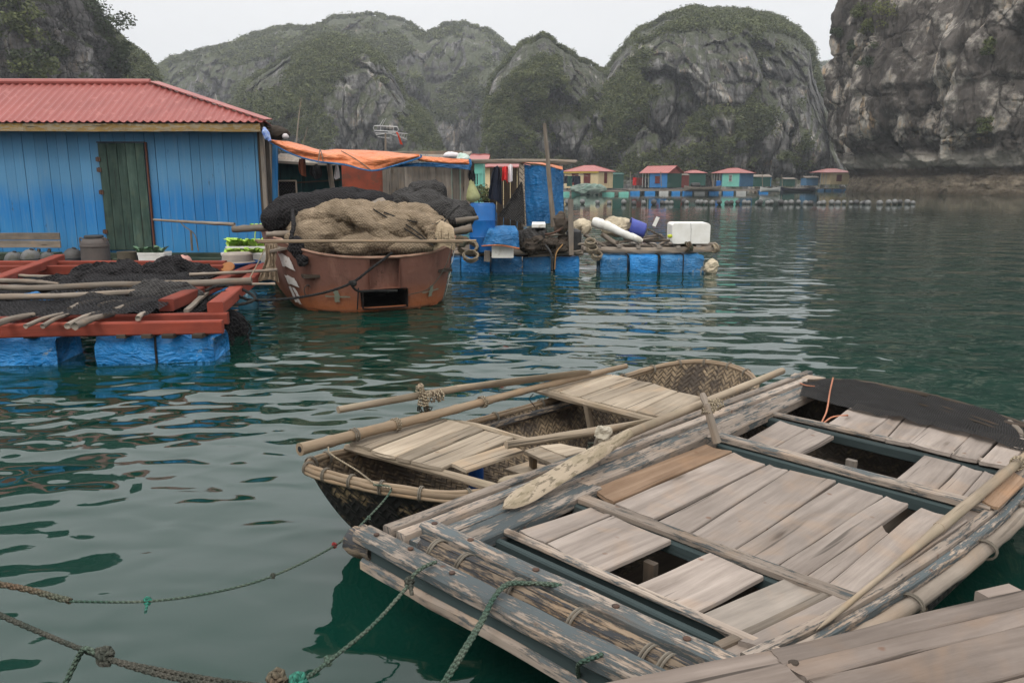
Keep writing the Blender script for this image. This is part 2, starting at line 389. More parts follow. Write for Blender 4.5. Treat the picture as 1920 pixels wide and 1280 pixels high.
M['stone'] = plain('pale_basin', (.36, .31, .26), (.28, .24, .2), 6, rough=.9)
M['lime'] = plain('yellow_plastic', (.55, .6, .06), None, 5)
M['rope_g'] = None

def leafmat(name, dark, light):
    b = NB(name); r = b.rnd(); col = b.mix(r, dark, light); return b.done(col, .7, None, .25)
M['leaf'] = leafmat('hill_leaves', (.028, .040, .016), (.13, .145, .05))
M['leafd'] = leafmat('dark_leaves', (.018, .028, .012), (.06, .08, .03))
M['leafy'] = leafmat('olive_leaves', (.06, .075, .02), (.17, .18, .05))
M['leafl'] = leafmat('lettuce', (.20, .38, .04), (.45, .62, .12))
M['leafk'] = leafmat('kale', (.05, .11, .06), (.16, .26, .16))
def hutblue():
    b = NB('hut_blue_paint'); ob = b.coord('obj'); uv = b.coord('uv')
    z = b.n('SeparateXYZ'); b.l(ob, z.inputs[0])
    n = b.noise(b.coord('obj', (1.5, 1, .5)), 1.2, 4); zz = b.mth('ADD', z.outputs[2], b.mth('MULTIPLY', n, .9))
    # band of newer paint across the middle of the wall, weathered paint above
    f = b.rng(zz, 1.55, 2.0); f2 = b.rng(zz, .75, 1.3)
    col = b.mix(f2, (.03, .19, .40), (.012, .15, .385)); col = b.mix(f, col, (.075, .205, .34))
    g = b.noise(b.coord('uv', (2, 22, 1)), 1, 6, .7); col = b.mix(b.rng(g, .35, .75, 0, .35), col, (.08, .22, .40))
    gr = b.rng(b.noise(b.coord('uv', (2.5, 9, 1)), 1, 5, .7), .64, .68, 0, .6); col = b.mix(gr, col, (.03, .06, .09)); st = b.rng(b.noise(b.coord('uv', (.9, 14, 1)), 1, 5, .7, .5), .52, .72, 0, .4); col = b.mix(st, col, (.16, .25, .33))
    col = b.bright(col, b.rng(b.rnd(), 0, 1, .88, 1.06))
    return b.done(col, .75, b.bump(g, .004, .8), .25)
M['hutblue'] = hutblue()
def tarpmat(name, c1, c2, fade, wl=3., dirt=None):
    b = NB(name); ob = b.coord('obj', (1, 1, 1.6), (R(15), R(25), R(20))); n = b.noise(ob, wl, 4, .6, 1.2); n3 = b.noise(b.coord('obj', (.8, .8, 2.6), (0, R(-30), 0)), wl*2.2, 3, .6, .6)
    r1 = b.mth('ABSOLUTE', b.mth('SUBTRACT', n, .5)); r2 = b.mth('ABSOLUTE', b.mth('SUBTRACT', n3, .5)); h = b.mth('ADD', b.mth('MULTIPLY', r1, 1.), b.mth('MULTIPLY', r2, .6))
    col = b.mix(b.rng(b.noise(ob, 2.2, 4), .3, .7), c1, c2); col = b.mix(b.rng(r1, 0., .03, .3, 0), col, fade); col = b.mix(b.rng(r2, 0., .02, .35, 0), col, tuple(x*.5 for x in c2))
    if dirt: col = b.mix(b.rng(b.noise(b.coord('obj'), 4, 5, .65), dirt[1], dirt[1]+.06, 0, .8), col, dirt[0])
    return b.done(col, .45, b.bump(h, .09, 1.), .35)
M['tarpblue'] = tarpmat('blue_tarp', (.008, .135, .34), (.012, .10, .25), (.06, .22, .42))
M['float'] = tarpmat('blue_float_wrap', (.012, .20, .50), (.015, .16, .42), (.10, .33, .60), 2.6, ((.30, .34, .32), .66))
M['floatold'] = tarpmat('worn_float_wrap', (.02, .17, .38), (.03, .12, .26), (.14, .28, .42), 3.2, ((.27, .25, .18), .56))
M['orange'] = tarpmat('orange_tarp', (.60, .19, .07), (.50, .14, .05), (.68, .30, .15), 2.4)
def ropemat(name, c1, c2):
    b = NB(name); uv = b.coord('uv', (1, 1, 1), (0, 0, R(35))); wv = b.n('TexWave', wave_type='BANDS'); b.l(uv, wv.inputs['Vector']); wv.inputs['Scale'].default_value = 28; wv.inputs['Distortion'].default_value = 1.5
    n = b.noise(b.coord('obj'), 9, 3); col = b.mix(b.rng(n, .35, .65), c1, c2); col = b.mix(b.rng(wv.outputs['Fac'], 0, 1, .5, 0), col, (.02, .02, .015))
    return b.done(col, .95, b.bump(wv.outputs['Fac'], .004, 1), .1)
M['rope_g'] = ropemat('green_rope', (.055, .10, .075), (.12, .145, .11))
M['rope_dg'] = ropemat('dark_green_rope', (.045, .055, .045), (.085, .08, .065))
M['rope_t'] = ropemat('tan_rope', (.40, .33, .23), (.28, .23, .17))
M['rope_k'] = ropemat('black_rope', (.02, .02, .022), (.04, .038, .036))
M['rope_b'] = ropemat('brown_rope', (.14, .09, .06), (.10, .11, .08))
M['twine'] = plain('twine', (.10, .085, .065), (.16, .14, .11), 9)
M['wire'] = plain('orange_cord', (.45, .18, .10), None, 9)
def netmat(name, c1, c2, sc=45, line=.35, alpha=None):
    b = NB(name); uv = b.coord('uv'); 
    def lines(rot):
        d = b.n('VectorMath', operation='DOT_PRODUCT'); b.l(b.coord('obj'), d.inputs[0]); d.inputs[1].default_value = (sc*.75, sc*.55*rot, sc*.7*rot)
        q = b.mth('ADD', d.outputs['Value'], b.mth('MULTIPLY', wrp, 5.)); return b.mth('ABSOLUTE', b.mth('SUBTRACT', b.mth('FRACT', q), .5))
    wrp = b.noise(b.coord('obj'), 2.2, 3)
    e = b.mth('MAXIMUM', lines(1), lines(-1)); k = b.rng(e, .5-line*.5, .5, 0, 1)
    n = b.noise(b.coord('obj'), 3.5, 5, .6); n2 = b.noise(b.coord('obj', (1, 1, 3), (0, R(20), 0)), 6, 4, .6, 1.5)
    base = b.mix(b.rng(n, .3, .7), c1, tuple(x*.55 for x in c1)); base = b.mix(b.rng(n2, .3, .75, 0, .5), base, tuple(x*.6 for x in c1))
    col = b.mix(k, base, c2)
    m = b.done(col, .95, b.bump(b.mth('ADD', b.mth('MULTIPLY', k, .25), b.mth('MULTIPLY', n2, 3.)), .02, 1), .1)
    if alpha: 
        b.l(b.rng(e, .5-line*.5-.01, .5-line*.5, alpha, 1), b.b.inputs['Alpha'])
    return m
M['nettan'] = netmat('tan_net', (.37, .285, .195), (.12, .09, .06), 29, .34)
M['netpale'] = netmat('pale_net', (.58, .46, .31), (.40, .30, .2), 40, .3)
M['netblack'] = netmat('black_net', (.016, .015, .016), (.05, .047, .047), 22, .3)
M['netgrey'] = netmat('charcoal_net', (.045, .043, .042), (.10, .095, .09), 26, .3)
M['netsheer'] = netmat('sheer_black_net', (.03, .029, .03), (.03, .029, .03), 26, .34, alpha=.32)
M['netveil'] = netmat('sheer_black_mesh', (.035, .034, .034), (.05, .048, .046), 90, .5, alpha=.5)
M['nettanv'] = netmat('sheer_tan_net', (.38, .29, .2), (.38, .29, .2), 60, .5, alpha=.6)
def woven(name, strip, gap, tar, amt, sc=24, rot=45, lo=.0):
    b = NB(name); m = b.coord('uv', (sc, sc, 1), (0, 0, R(rot))); s = b.n('SeparateXYZ'); b.l(m, s.inputs[0]); X, Y_ = s.outputs[0], s.outputs[1]
    su = b.mth('ADD', b.mth('FLOOR', X), b.mth('FLOOR', Y_)); md = b.mth('LESS_THAN', b.mth('FLOORED_MODULO', su, 4.), 2.)
    pu = b.mth('SINE', b.mth('MULTIPLY', b.mth('FRACT', X), math.pi)); pv = b.mth('SINE', b.mth('MULTIPLY', b.mth('FRACT', Y_), math.pi))
    h = b.mth('ADD', b.mth('MULTIPLY', pu, md), b.mth('MULTIPLY', pv, b.mth('SUBTRACT', 1., md)))
    h = b.mth('POWER', h, .6)
    n = b.noise(b.coord('uv'), 4, 5, .65); n2 = b.noise(m, .8, 2)
    sc1 = b.mix(md, strip, tuple(x*.75 for x in strip)); sc1 = b.mix(b.rng(n2, .3, .7), sc1, tuple(x*.6 for x in strip))
    col = b.mix(b.rng(h, .35, .7), gap, sc1)
    t = b.rng(b.mth('ADD', b.mth('MULTIPLY', n, .7), b.mth('MULTIPLY', n2, .3)), .5-(amt-.5)*.4-.05, .5-(amt-.5)*.4+.07, 1, 0); t = b.mth('SUBTRACT', 1., t)
    col = b.mix(b.mth('SUBTRACT', 1., b.mth('SUBTRACT', 1., t)), col, tar)
    return b.done(col, .7, b.bump(h, .006, 1), .3)
M['wovenin'] = woven('woven_bamboo_inside', (.27, .20, .125), (.045, .034, .025), (.05, .038, .028), .55, 36)
M['wovenindk'] = woven('woven_bamboo_dark', (.12, .09, .055), (.02, .016, .012), (.03, .024, .018), .62, 34)
M['wovenout'] = woven('tarred_woven_bamboo', (.34, .24, .13), (.012, .010, .008), (.012, .010, .009), .74, 32)
def rock(name, c1, c2, pale, warm, sc=1., bedw=.7, big=1., cell=1., ys=1., green=.0, greencol=(.05, .06, .025), tide=None, pamt=.5):
    b = NB(name); ob = b.coord('obj'); st = b.coord('obj', (.28*sc, .28*sc*ys, .028*sc)); st2 = b.coord('obj', (1.4*sc, 1.4*sc*ys, .2*sc))
    n = b.noise(ob, .12*sc, 6, .65); v = b.noise(st, 1, 6, .62, .8); v2 = b.noise(st2, 1, 5, .6)
    bed = b.noise(b.coord('obj', (.06*sc, .06*sc, .9*sc), (R(6), R(12), 0)), 1, 5, .6)
    col = b.mix(b.rng(v, .32, .68), c1, c2); col = b.mix(b.rng(bed, .52, .70, 0, .7*bedw), col, tuple(x*.45 for x in c1))
    col = b.mix(b.rng(v2, .5, .75, 0, .35), col, tuple(x*.5 for x in c1))
    pm = b.mth('MULTIPLY', b.rng(v, .60-.1*pamt, .70-.1*pamt), b.rng(n, .5, .6)); col = b.mix(b.mth('MULTIPLY', pm, .75), col, pale)
    wm = b.mth('MULTIPLY', b.rng(n, .55, .63), b.rng(v2, .45, .6)); col = b.mix(b.mth('MULTIPLY', wm, .7), col, warm)
    def cr(scl, k, st_=1.):
        wn = b.n('TexNoise'); b.l(ob, wn.inputs['Vector']); wn.inputs['Scale'].default_value = .25*sc; wn.inputs['Detail'].default_value = 4
        wv = b.n('VectorMath', operation='MULTIPLY_ADD'); b.l(wn.outputs['Color'], wv.inputs[0]); wv.inputs[1].default_value = (k, k, k); b.l(ob, wv.inputs[2])
        m = b.n('Mapping'); m.inputs['Scale'].default_value = (scl[0], scl[1]*ys, scl[2]); m.inputs['Rotation'].default_value = (R(8), R(-10), 0); b.l(wv.outputs[0], m.inputs[0])
        vv = b.n('TexVoronoi', feature='DISTANCE_TO_EDGE'); b.l(m.outputs[0], vv.inputs['Vector']); vv.inputs['Scale'].default_value = 1
        vc = b.n('TexVoronoi'); b.l(m.outputs[0], vc.inputs['Vector']); vc.inputs['Scale'].default_value = 1; sp = b.n('SeparateXYZ'); b.l(vc.outputs['Color'], sp.inputs[0])
        return vv.outputs['Distance'], sp.outputs[0]
    e1, k1 = cr((.16*sc*big, .16*sc*big, .07*sc*big), 4.); e2, k2 = cr((.5*sc*big, .5*sc*big, .2*sc*big), 1.6)
    if not tide or True:
        col = b.bright(col, b.rng(k1, 0, 1, 1-.22*cell, 1+.22*cell)); col = b.bright(col, b.rng(k2, 0, 1, 1-.14*cell, 1+.14*cell))
        col = b.mix(b.rng(e1, .0, .05*cell, .85, 0), col, tuple(x*.3 for x in c1)); col = b.mix(b.rng(e2, .0, .07*cell, .6*cell, 0), col, tuple(x*.4 for x in c1))
    v = b.mth('ADD', v, b.mth('ADD', b.mth('MULTIPLY', b.rng(e1, 0, .12), .5*cell), b.mth('MULTIPLY', b.rng(e2, 0, .12), .25*cell)))
    if green:
        g = b.n('NewGeometry'); sp = b.n('SeparateXYZ'); b.l(g.outputs['Normal'], sp.inputs[0])
        gm = b.mth('ADD', b.mth('MULTIPLY', sp.outputs[2], .5), b.noise(ob, .08*sc, 6, .7)); col = b.mix(b.rng(gm, .78-green*.5, .9-green*.5, 0, .85), col, greencol)
    if tide:
        g = b.n('NewGeometry'); sp = b.n('SeparateXYZ'); b.l(g.outputs['Position'], sp.inputs[0]); z = b.mth('ADD', sp.outputs[2], b.mth('MULTIPLY', b.noise(ob, .5, 5), 1.2))
        rough_ = b.noise(b.coord('obj', (.6, .6, 1.6)), 1, 6, .7)
        tb = b.mix(b.rng(rough_, .35, .65), (.085, .066, .047), (.30, .25, .185)); tb = b.mix(b.rng(z, 2.9, 3.3), tb, (.06, .047, .035)); col = b.mix(b.rng(z, 3.9, 4.6, 1, 0), col, tb)
        band = b.mth('MULTIPLY', b.rng(z, 4.2, 4.7), b.rng(z, 5.4, 6.6, 1, 0)); col = b.mix(b.mth('MULTIPLY', band, .7), col, (.46, .42, .36))
        col = b.mix(b.rng(z, .8, 1.9, .85, 0), col, (.05, .038, .025))
    h = b.mth('ADD', b.mth('ADD', v, b.mth('MULTIPLY', v2, .5)), b.mth('MULTIPLY', bed, bedw))
    fine = b.noise(ob, 1.6*sc, 6, .7); nb = b.bump(h, 1.6/sc, .9); nb = b.bump(fine, .35/sc, .8, nb)
    return b.done(col, .9, nb, .15)
M['rockfar'] = rock('karst_far', (.075, .072, .070), (.17, .165, .16), (.42, .40, .37), (.34, .24, .15), .8, green=.06, greencol=(.06, .07, .032), pamt=1.3, ys=.3)
M['rockmid'] = rock('karst_mid', (.062, .060, .057), (.215, .207, .198), (.42, .40, .36), (.34, .24, .15), 1.1, green=.05, greencol=(.05, .058, .028), pamt=1.2, ys=.3)
M['rockisl'] = rock('karst_island', (.045, .039, .034), (.135, .118, .104), (.52, .48, .42), (.48, .33, .19), 1.5, bedw=.10, big=.6, cell=.5, tide=True, pamt=2.0)
M['rockleft'] = rock('karst_left', (.08, .074, .072), (.16, .15, .148), (.40, .38, .36), (.2, .16, .12), 2.0, green=.2, pamt=.6)

# ---------------------------------------------------------------- water
def water():
    b = NB('sea_water'); g = b.n('TexCoord').outputs['Object']; sp = b.n('SeparateXYZ'); b.l(g, sp.inputs[0]); X, Y_ = sp.outputs[0], sp.outputs[1]
    def mp(sc, rz=0):
        m = b.n('Mapping'); m.inputs['Scale'].default_value = sc; m.inputs['Rotation'].default_value = (0, 0, R(rz)); b.l(g, m.inputs[0]); return m.outputs[0]
    near = b.rng(Y_, 3.2, 6.5, .42, 1)             # calmer in the lee of the dock
    n1_ = b.noise(mp((1.0, 1.4, 1), 28), .85, 0, .4, .3)
    n2_ = b.noise(mp((1.0, 1.6, 1), 24), 3.0, .3, .45, .4)
    n3_ = b.noise(mp((1.0, 2.0, 1)), 9., 2, .5)
    # ring ripples spreading through the middle of the bay
    m = b.n('Mapping'); m.inputs['Location'].default_value = (-5.0, -30.0, 0); b.l(g, m.inputs[0])
    wv = b.n('TexWave', wave_type='RINGS', rings_direction='Z'); b.l(m.outputs[0], wv.inputs['Vector']); wv.inputs['Scale'].default_value = .62; wv.inputs['Distortion'].default_value = 2.2; wv.inputs['Detail'].default_value = 1.5; wv.inputs['Detail Scale'].default_value = .5
    mask = b.mth('MULTIPLY', b.rng(Y_, 5.5, 8.), b.mth('MULTIPLY', b.rng(Y_, 16, 28, 1, 0), b.mth('MULTIPLY', b.rng(X, -1.5, 1.), b.rng(X, 5.5, 8, 1, .12))))
    fade = b.mth('MULTIPLY', b.rng(Y_, 12, 40, 1, .25), b.rng(Y_, 35, 60, 1, .2))
    h = b.mth('MULTIPLY', n1_, b.rng(X, -1.5, 1.5, .10, .07))
    h = b.mth('ADD', h, b.mth('MULTIPLY', n2_, b.rng(X, -1.5, 1.5, .042, .017))); h = b.mth('MULTIPLY', h, near)
    h = b.mth('ADD', h, b.mth('MULTIPLY', n3_, .0003))
    h = b.mth('ADD', h, b.mth('MULTIPLY', wv.outputs['Fac'], b.mth('MULTIPLY', mask, .006)))
    h = b.mth('MULTIPLY', h, fade)
    bp = b.n('Bump'); b.l(h, bp.inputs['Height']); bp.inputs['Distance'].default_value = 1.0; bp.inputs['Strength'].default_value = 1.
    tint = b.noise(g, .05, 2); col = b.mix(tint, (.0022, .026, .017), (.004, .024, .018))
    mt = b.done(col, .03, bp.outputs[0], .5); b.b.inputs['IOR'].default_value = 1.40
    return mt
M['water'] = water()
n = 2
mb = MB(); mb.grid([[(-1500, -60, 0), (-1500, 1800, 0)], [(1500, -60, 0), (1500, 1800, 0)]]); wt = mb.build('water', M['water']); wt['kind'] = 'structure'; wt['label'] = 'dark green rippled sea water of the bay'
wt.location = (0, 0, 0)
for v_ in wt.data.vertices: v_.co.y += 870

# ---------------------------------------------------------------- mountains
def karst(prof, D, Rd, seed, mat, label, nu=340, nv=110, amp=7., fol=1200, leafm='leaf', jag=1.2, steep=.75, frad=(1.4, 3.2), leafsz=.55, name='mountain', crestbias=.38, thr=.10):
    prof = np.array(prof, float); px = np.linspace(prof[0, 0], prof[-1, 0], nu)
    # spline-ish profile with jag noise
    py = np.interp(px, prof[:, 0], prof[:, 1]); ker = np.ones(7)/7; py = np.convolve(np.pad(py, 3, 'edge'), ker, 'valid')
    pp = np.stack([px*.05, px*0, px*0+seed], -1); py = py+fbm(pp, 4, seed)*jag*4+fbm(pp*4.5, 3, seed+2)*jag*3.2
    k = np.array([(V(a, b, D).z)/D for a, b in zip(px, py)]); kx = np.array([V(a, 340, D).x/D for a in px])
    th = np.linspace(.0, math.pi*.86, nv); Y0 = np.where(th < math.pi/2, D-Rd*np.abs(np.cos(th))**.7, D+Rd*np.abs(np.cos(th))**.9)
    sn = np.abs(np.sin(th))**steep; KX, YY = np.meshgrid(kx, Y0, indexing='ij'); K, SN = np.meshgrid(k, sn, indexing='ij')
    Zz = YY*K*SN; Xx = KX*YY
    p = np.stack([Xx, YY, Zz], -1)
    edge = np.sin(np.clip(SN, 0, 1)*math.pi*.5)
    p = p*np.array([1, .3, 1]); wp = fbm(p*.02, 3, seed+50)[..., None]*np.array([9., 4., 12.])
    big = fbm((p+wp)*np.array([.03, .03, .014]), 5, seed+3, ridge=True)*amp*3.0
    flute = fbm((p+wp*.4)*np.array([.13, .13, .018]), 4, seed+9, ridge=True)*amp*1.0-np.abs(vn((p+wp)*np.array([.05, .05, .035]), seed+60))*amp*1.4
    pw = p+wp*.5+fbm(p*.12, 3, seed+70)[..., None]*2.5; flute = flute*.6+blocks(pw, (.05, .05, .028), seed+80, amp*2.2, amp*.9)+blocks(pw, (.15, .15, .075), seed+81, amp*.7, amp*.35)
    zz = Zz+.25*Xx+3*vn(p*.03, seed); bed = (np.abs((zz/7.5) % 1-.5)*2)**3*amp*.14
    fine = fbm(p*.33, 3, seed+12)*amp*.16
    dY = big+flute+bed+fine
    YN = YY-dY*np.where(SN > .02, 1, .4)
    s = YN/YY; Xn = Xx*s; Zn = Zz*s+fine*.6*(SN > .1)*(SN < .97)
    Zn[:, 0] = -1; Zn[:, -1] = -1
    q = np.stack([Xn, YN, Zn], -1)
    idx = np.arange(nu*nv).reshape(nu, nv); f = np.stack([idx[:-1, :-1], idx[1:, :-1], idx[1:, 1:], idx[:-1, 1:]], -1).reshape(-1, 4)
    o = npmesh(name, q.reshape(-1, 3), f, mat, np.full(len(f), .5), smooth=True); tag(o, label, 'mountain', kind='structure')
    rg = np.random.default_rng(seed); tries = fol*14; iu = rg.integers(2, nu-2, tries); iv = rg.integers(2, int(nv*.66), tries); pt = q[iu, iv]
    msk = fbm(pt*np.array([.05, .03, .06]), 4, seed+20)*1.25+crestbias*(SN[iu, iv]-.66)+.55*fbm(pt*.14, 3, seed+30)+.2*(SN[iu, iv] < .22)
    pt = pt[msk > thr+rg.random(tries)*.12][:fol]; rad = frad[0]+(frad[1]-frad[0])*rg.random(len(pt))**2
    # skyline trees
    ic = rg.integers(2, nu-2, fol//7); jv = np.argmax(SN[0]); sky = q[ic, jv]; r2 = frad[0]*.5+(frad[1]-frad[0])*.5*rg.random(len(sky)); sky = sky+np.stack([0*r2, 0*r2, r2*.35], -1)
    pt = np.concatenate([pt, sky]); rad = np.concatenate([rad, r2])
    Q, Fq, rr = leaves(pt-np.array([0, .6, -.4]), rad, 66, leafsz*.62, seed)
    fo = npmesh('hillside_foliage', Q, Fq, M[leafm], rr); tag(fo, 'green scrub and small trees covering the '+label, 'foliage', kind='stuff')
    return q
karst([(1440, 150), (1500, 128), (1530, 122), (1570, 132), (1640, 150)], 700, 90, 41, M['rockfar'], 'faint hazy ridge glimpsed beside the right cliff', nu=80, nv=50, fol=500, frad=(3, 5), leafsz=1.4)
karst([(250, 180), (318, 130), (360, 106), (420, 96), (500, 68), (560, 52), (600, 58), (640, 36), (700, 30), (760, 38), (802, 70), (830, 55), (870, 44), (920, 62), (962, 100), (990, 190), (1040, 260)], 480, 110, 11, M['rockfar'], 'long hazy limestone ridge behind the left hills', nu=460, nv=120, fol=3400, amp=6, frad=(1.8, 4.2), leafsz=.9)
karst([(170, 20), (205, 45), (240, 68), (290, 108), (315, 150), (330, 260), (336, 335)], 215, 40, 5, M['rockmid'], 'green hill slope right behind the left cliff', nu=150, nv=80, fol=1700, amp=3, frad=(.9, 2.0), leafsz=.4, crestbias=.1, thr=-.4)
karst([(400, 335), (425, 290), (440, 215), (480, 155), (560, 102), (610, 78), (640, 70), (690, 85), (740, 128), (762, 185), (800, 212), (825, 270), (850, 335)], 310, 90, 23, M['rockmid'], 'rounded limestone hill above the orange tarp', nu=340, nv=150, fol=2800, amp=5, frad=(1.1, 2.6), leafsz=.5)
karst([(905, 335), (915, 180), (925, 150), (945, 128), (975, 88), (1000, 78), (1022, 70), (1052, 96), (1085, 112), (1105, 122), (1130, 138), (1165, 160), (1200, 220), (1225, 335)], 262, 55, 31, M['rockmid'], 'pointed limestone peak in the middle of the bay', nu=300, nv=150, fol=1900, amp=5.5, frad=(.9, 2.3), leafsz=.42, steep=.6)
karst([(1040, 300), (1100, 190), (1131, 138), (1160, 96), (1190, 58), (1212, 52), (1240, 34), (1290, 18), (1340, 24), (1400, 30), (1440, 40), (1475, 58), (1503, 84), (1510, 125), (1525, 165), (1545, 200), (1570, 260), (1600, 335)], 300, 100, 37, M['rockmid'], 'largest domed limestone mountain behind the floating houses', nu=460, nv=170, fol=4200, amp=6, frad=(1.0, 2.8), leafsz=.48, steep=.7)
# low rocky shore behind the village
def shore():
    pts = []
    rg = np.random.default_rng(3); mb = MB()
    for i in range(130):
        px = 1000+i*4.6; y = 196+8*math.sin(i*.3); p = P(px, 352, 0); x = (px-960)/F*y*1.02
        mb.blob((x, y+rg.random()*5, .2), (1.2+rg.random()*2, 1.2+rg.random()*1.5, .7+rg.random()*1.4), .8, .7, i, 10, 7)
    o = mb.build('rocky_shore', M['rockmid'], smooth=False); tag(o, 'low rocky shore at the foot of the mountains', kind='structure')
shore()
def island(cx, cy, Rr, prof, ztop, seed, mat, label, a0, a1, nu=560, nv=300, amp=1.6, name='cliff', dense=(148, 256), zden=34):
    d0, d1 = dense; th = np.radians(np.concatenate([np.linspace(a0, d0, 40)[:-1], np.linspace(d0, d1, nu-80), np.linspace(d1, a1, 41)[1:]])); z = np.concatenate([[-1.5], np.linspace(0, 7, int(nv*.27)), np.linspace(7, zden, int(nv*.58))[1:], np.linspace(zden, ztop, 30)[1:]])
    pz = np.array(prof); dR = np.interp(z, pz[:, 0], pz[:, 1]); T, Z = np.meshgrid(th, z, indexing='ij'); DR = np.broadcast_to(dR, T.shape)
    rad = Rr+DR; p = np.stack([cx+np.cos(T)*rad, cy+np.sin(T)*rad, Z], -1)
    up = np.clip((Z-2.6)/2, 0, 1)
    wq = fbm(p*.07, 3, seed+40)[..., None]*np.array([3., 3., 5.])
    big = fbm((p+wq)*np.array([.07, .07, .03]), 5, seed, ridge=True)*amp*2.3*up
    flute = fbm((p+wq*.5)*np.array([.34, .34, .035]), 5, seed+4, ridge=True)*amp*.75*(.25+.75*up)
    pw = p+wq*.5+fbm(p*.4, 3, seed+70)[..., None]*.8; flute = flute*.9+(blocks(pw, (.10, .10, .045), seed+80, 2.2, 1.0)+blocks(pw, (.30, .30, .10), seed+81, .45, .30)+blocks(pw, (1.1, 1.1, .4), seed+82, .05, .08))*(.15+.85*up)
    zz = Z+.3*p[..., 0]+1.5*vn(p*.12, seed); ledge = -1.0*(((zz/4.2) % 1) < .10)*amp*.16*(vn(p*np.array([.12, .12, .3]), seed+7) > .0)*up
    low = fbm(p*np.array([.5, .5, 1.3]), 4, seed+8)*.7*np.clip((5-Z)/2, 0, 1)*np.clip(Z/.8, .3, 1)
    fine = fbm(p*1.1, 4, seed+5)*amp*.16; faces_ = np.abs(vn((p+wq)*np.array([.16, .16, .08]), seed+13))*amp*1.7*up
    d = big+flute+ledge+low+fine-faces_
    rad = rad+d; q = np.stack([cx+np.cos(T)*rad, cy+np.sin(T)*rad, Z], -1)
    n0, n1_ = q.shape[:2]; idx = np.arange(n0*n1_).reshape(n0, n1_); f = np.stack([idx[:-1, :-1], idx[1:, :-1], idx[1:, 1:], idx[:-1, 1:]], -1).reshape(-1, 4)
    o = npmesh(name, q.reshape(-1, 3), f, mat, np.full(len(f), .5), smooth=True); tag(o, label, 'cliff', kind='structure')
    return q
ISLP = [(-2, 1.), (0, .5), (1, .1), (2.2, -.2), (3.5, -.4), (4.4, -.1), (5.2, .3), (7, 1.4), (9, 2.5), (12, 2.9), (14, 2.4), (15, 3.0), (20, 2.5), (26, 1.6), (32, .2), (60, -7), (75, -20), (80, -36)]
IQ = island(92, 126, 36.5, ISLP, 80, 51, M['rockisl'], 'huge overhanging limestone cliff on the right', 120, 330)
LQ = island(-90, 118, 27.5, [(-2, 0), (0, 0), (20, .5), (24, -1), (30, -1.8), (36, -3), (48, -6), (53, -14), (57, -28)], 57, 77, M['rockleft'], 'grey limestone cliff behind the blue hut', -150, 60, nu=420, nv=240, amp=2.0, dense=(-100, 30), zden=36)
def shrub(c, rad, label, lm='leaf', per=260, sz=.16, seed=1, stem=True, grp=None):
    c = Vector(c); t = thing('shrub', c-Vector((0, 0, rad)), label, 'shrub', grp)
    rg = np.random.default_rng(seed); cc = np.array(c)+rg.normal(size=(9, 3))*rad*.5
    Q, Fq, rr = leaves(cc, np.full(9, rad*.6), per//9*2, sz, seed); npmesh('foliage', Q, Fq, M[lm], rr, parent=t)
    m = MB()
    for k in range(4): m.tube([c+Vector((0, .3, -rad)), c+Vector(((k-1.5)*rad*.25, 0, -rad*.2)), c+Vector(((k-1.5)*rad*.5, .1, rad*.3))], [.09, .06, .02], 5)
    m.build('stem', M['darkwood'], t)
def onisl(px, py, Q=IQ):
    d = Vector(ray(px, py)).normalized(); qf = Q.reshape(-1, 3)-np.array([0, 0, CAMH]); dn = np.array(d); t = qf @ dn; dist = np.linalg.norm(qf-t[:, None]*dn, axis=1)
    ok = dist < .7; 
    if not ok.any(): ok = dist < dist.min()+.5
    i = np.where(ok)[0][np.argmin(t[ok])]; return Vector(qf[i])+Vector((0, 0, CAMH))-d*.5
for i, (px, py, r_, lm, lab) in enumerate([(1655, 22, 1.9, 'leafy', 'bright olive shrub near the top of the right cliff'), (1625, 45, 1.2, 'leafy', 'olive shrub on the ledge just below the brightest cliff shrub'),
    (1622, 108, 1.3, 'leafd', 'round dark shrub halfway up the right cliff'), (1588, 88, .9, 'leafd', 'small dark shrub left of the round cliff shrub'), (1603, 22, 1.2, 'leaf', 'shrub at the upper left edge of the right cliff'),
    (1848, 85, .9, 'leaf', 'green tuft between the pale streaks of the right cliff'), (1832, 235, 1.0, 'leaf', 'low tuft above the tide band of the right cliff'), (1562, 62, .8, 'leafd', 'spindly bush leaning off the left edge of the right cliff')]):
    shrub(onisl(px, py), r_, lab, lm, 320, .17, 60+i)
for i, (px, py, r_, lm, lab) in enumerate([(195, 40, 3.0, 'leafd', 'dark tree hanging off the edge of the left cliff, uppermost'), (228, 118, 2.2, 'leafd', 'dark tree on the left cliff edge, lowest, just above the red roof'), (50, 35, 2.6, 'leaf', 'green shrub high on the left cliff'),
    (55, 120, 2.4, 'leaf', 'green shrub on the left cliff just above the roof ridge'), (110, 85, 1.7, 'leaf', 'small shrub in the middle of the left cliff')]):
    shrub(onisl(px, py, LQ), r_, lab, lm, 700, .26, 90+i)
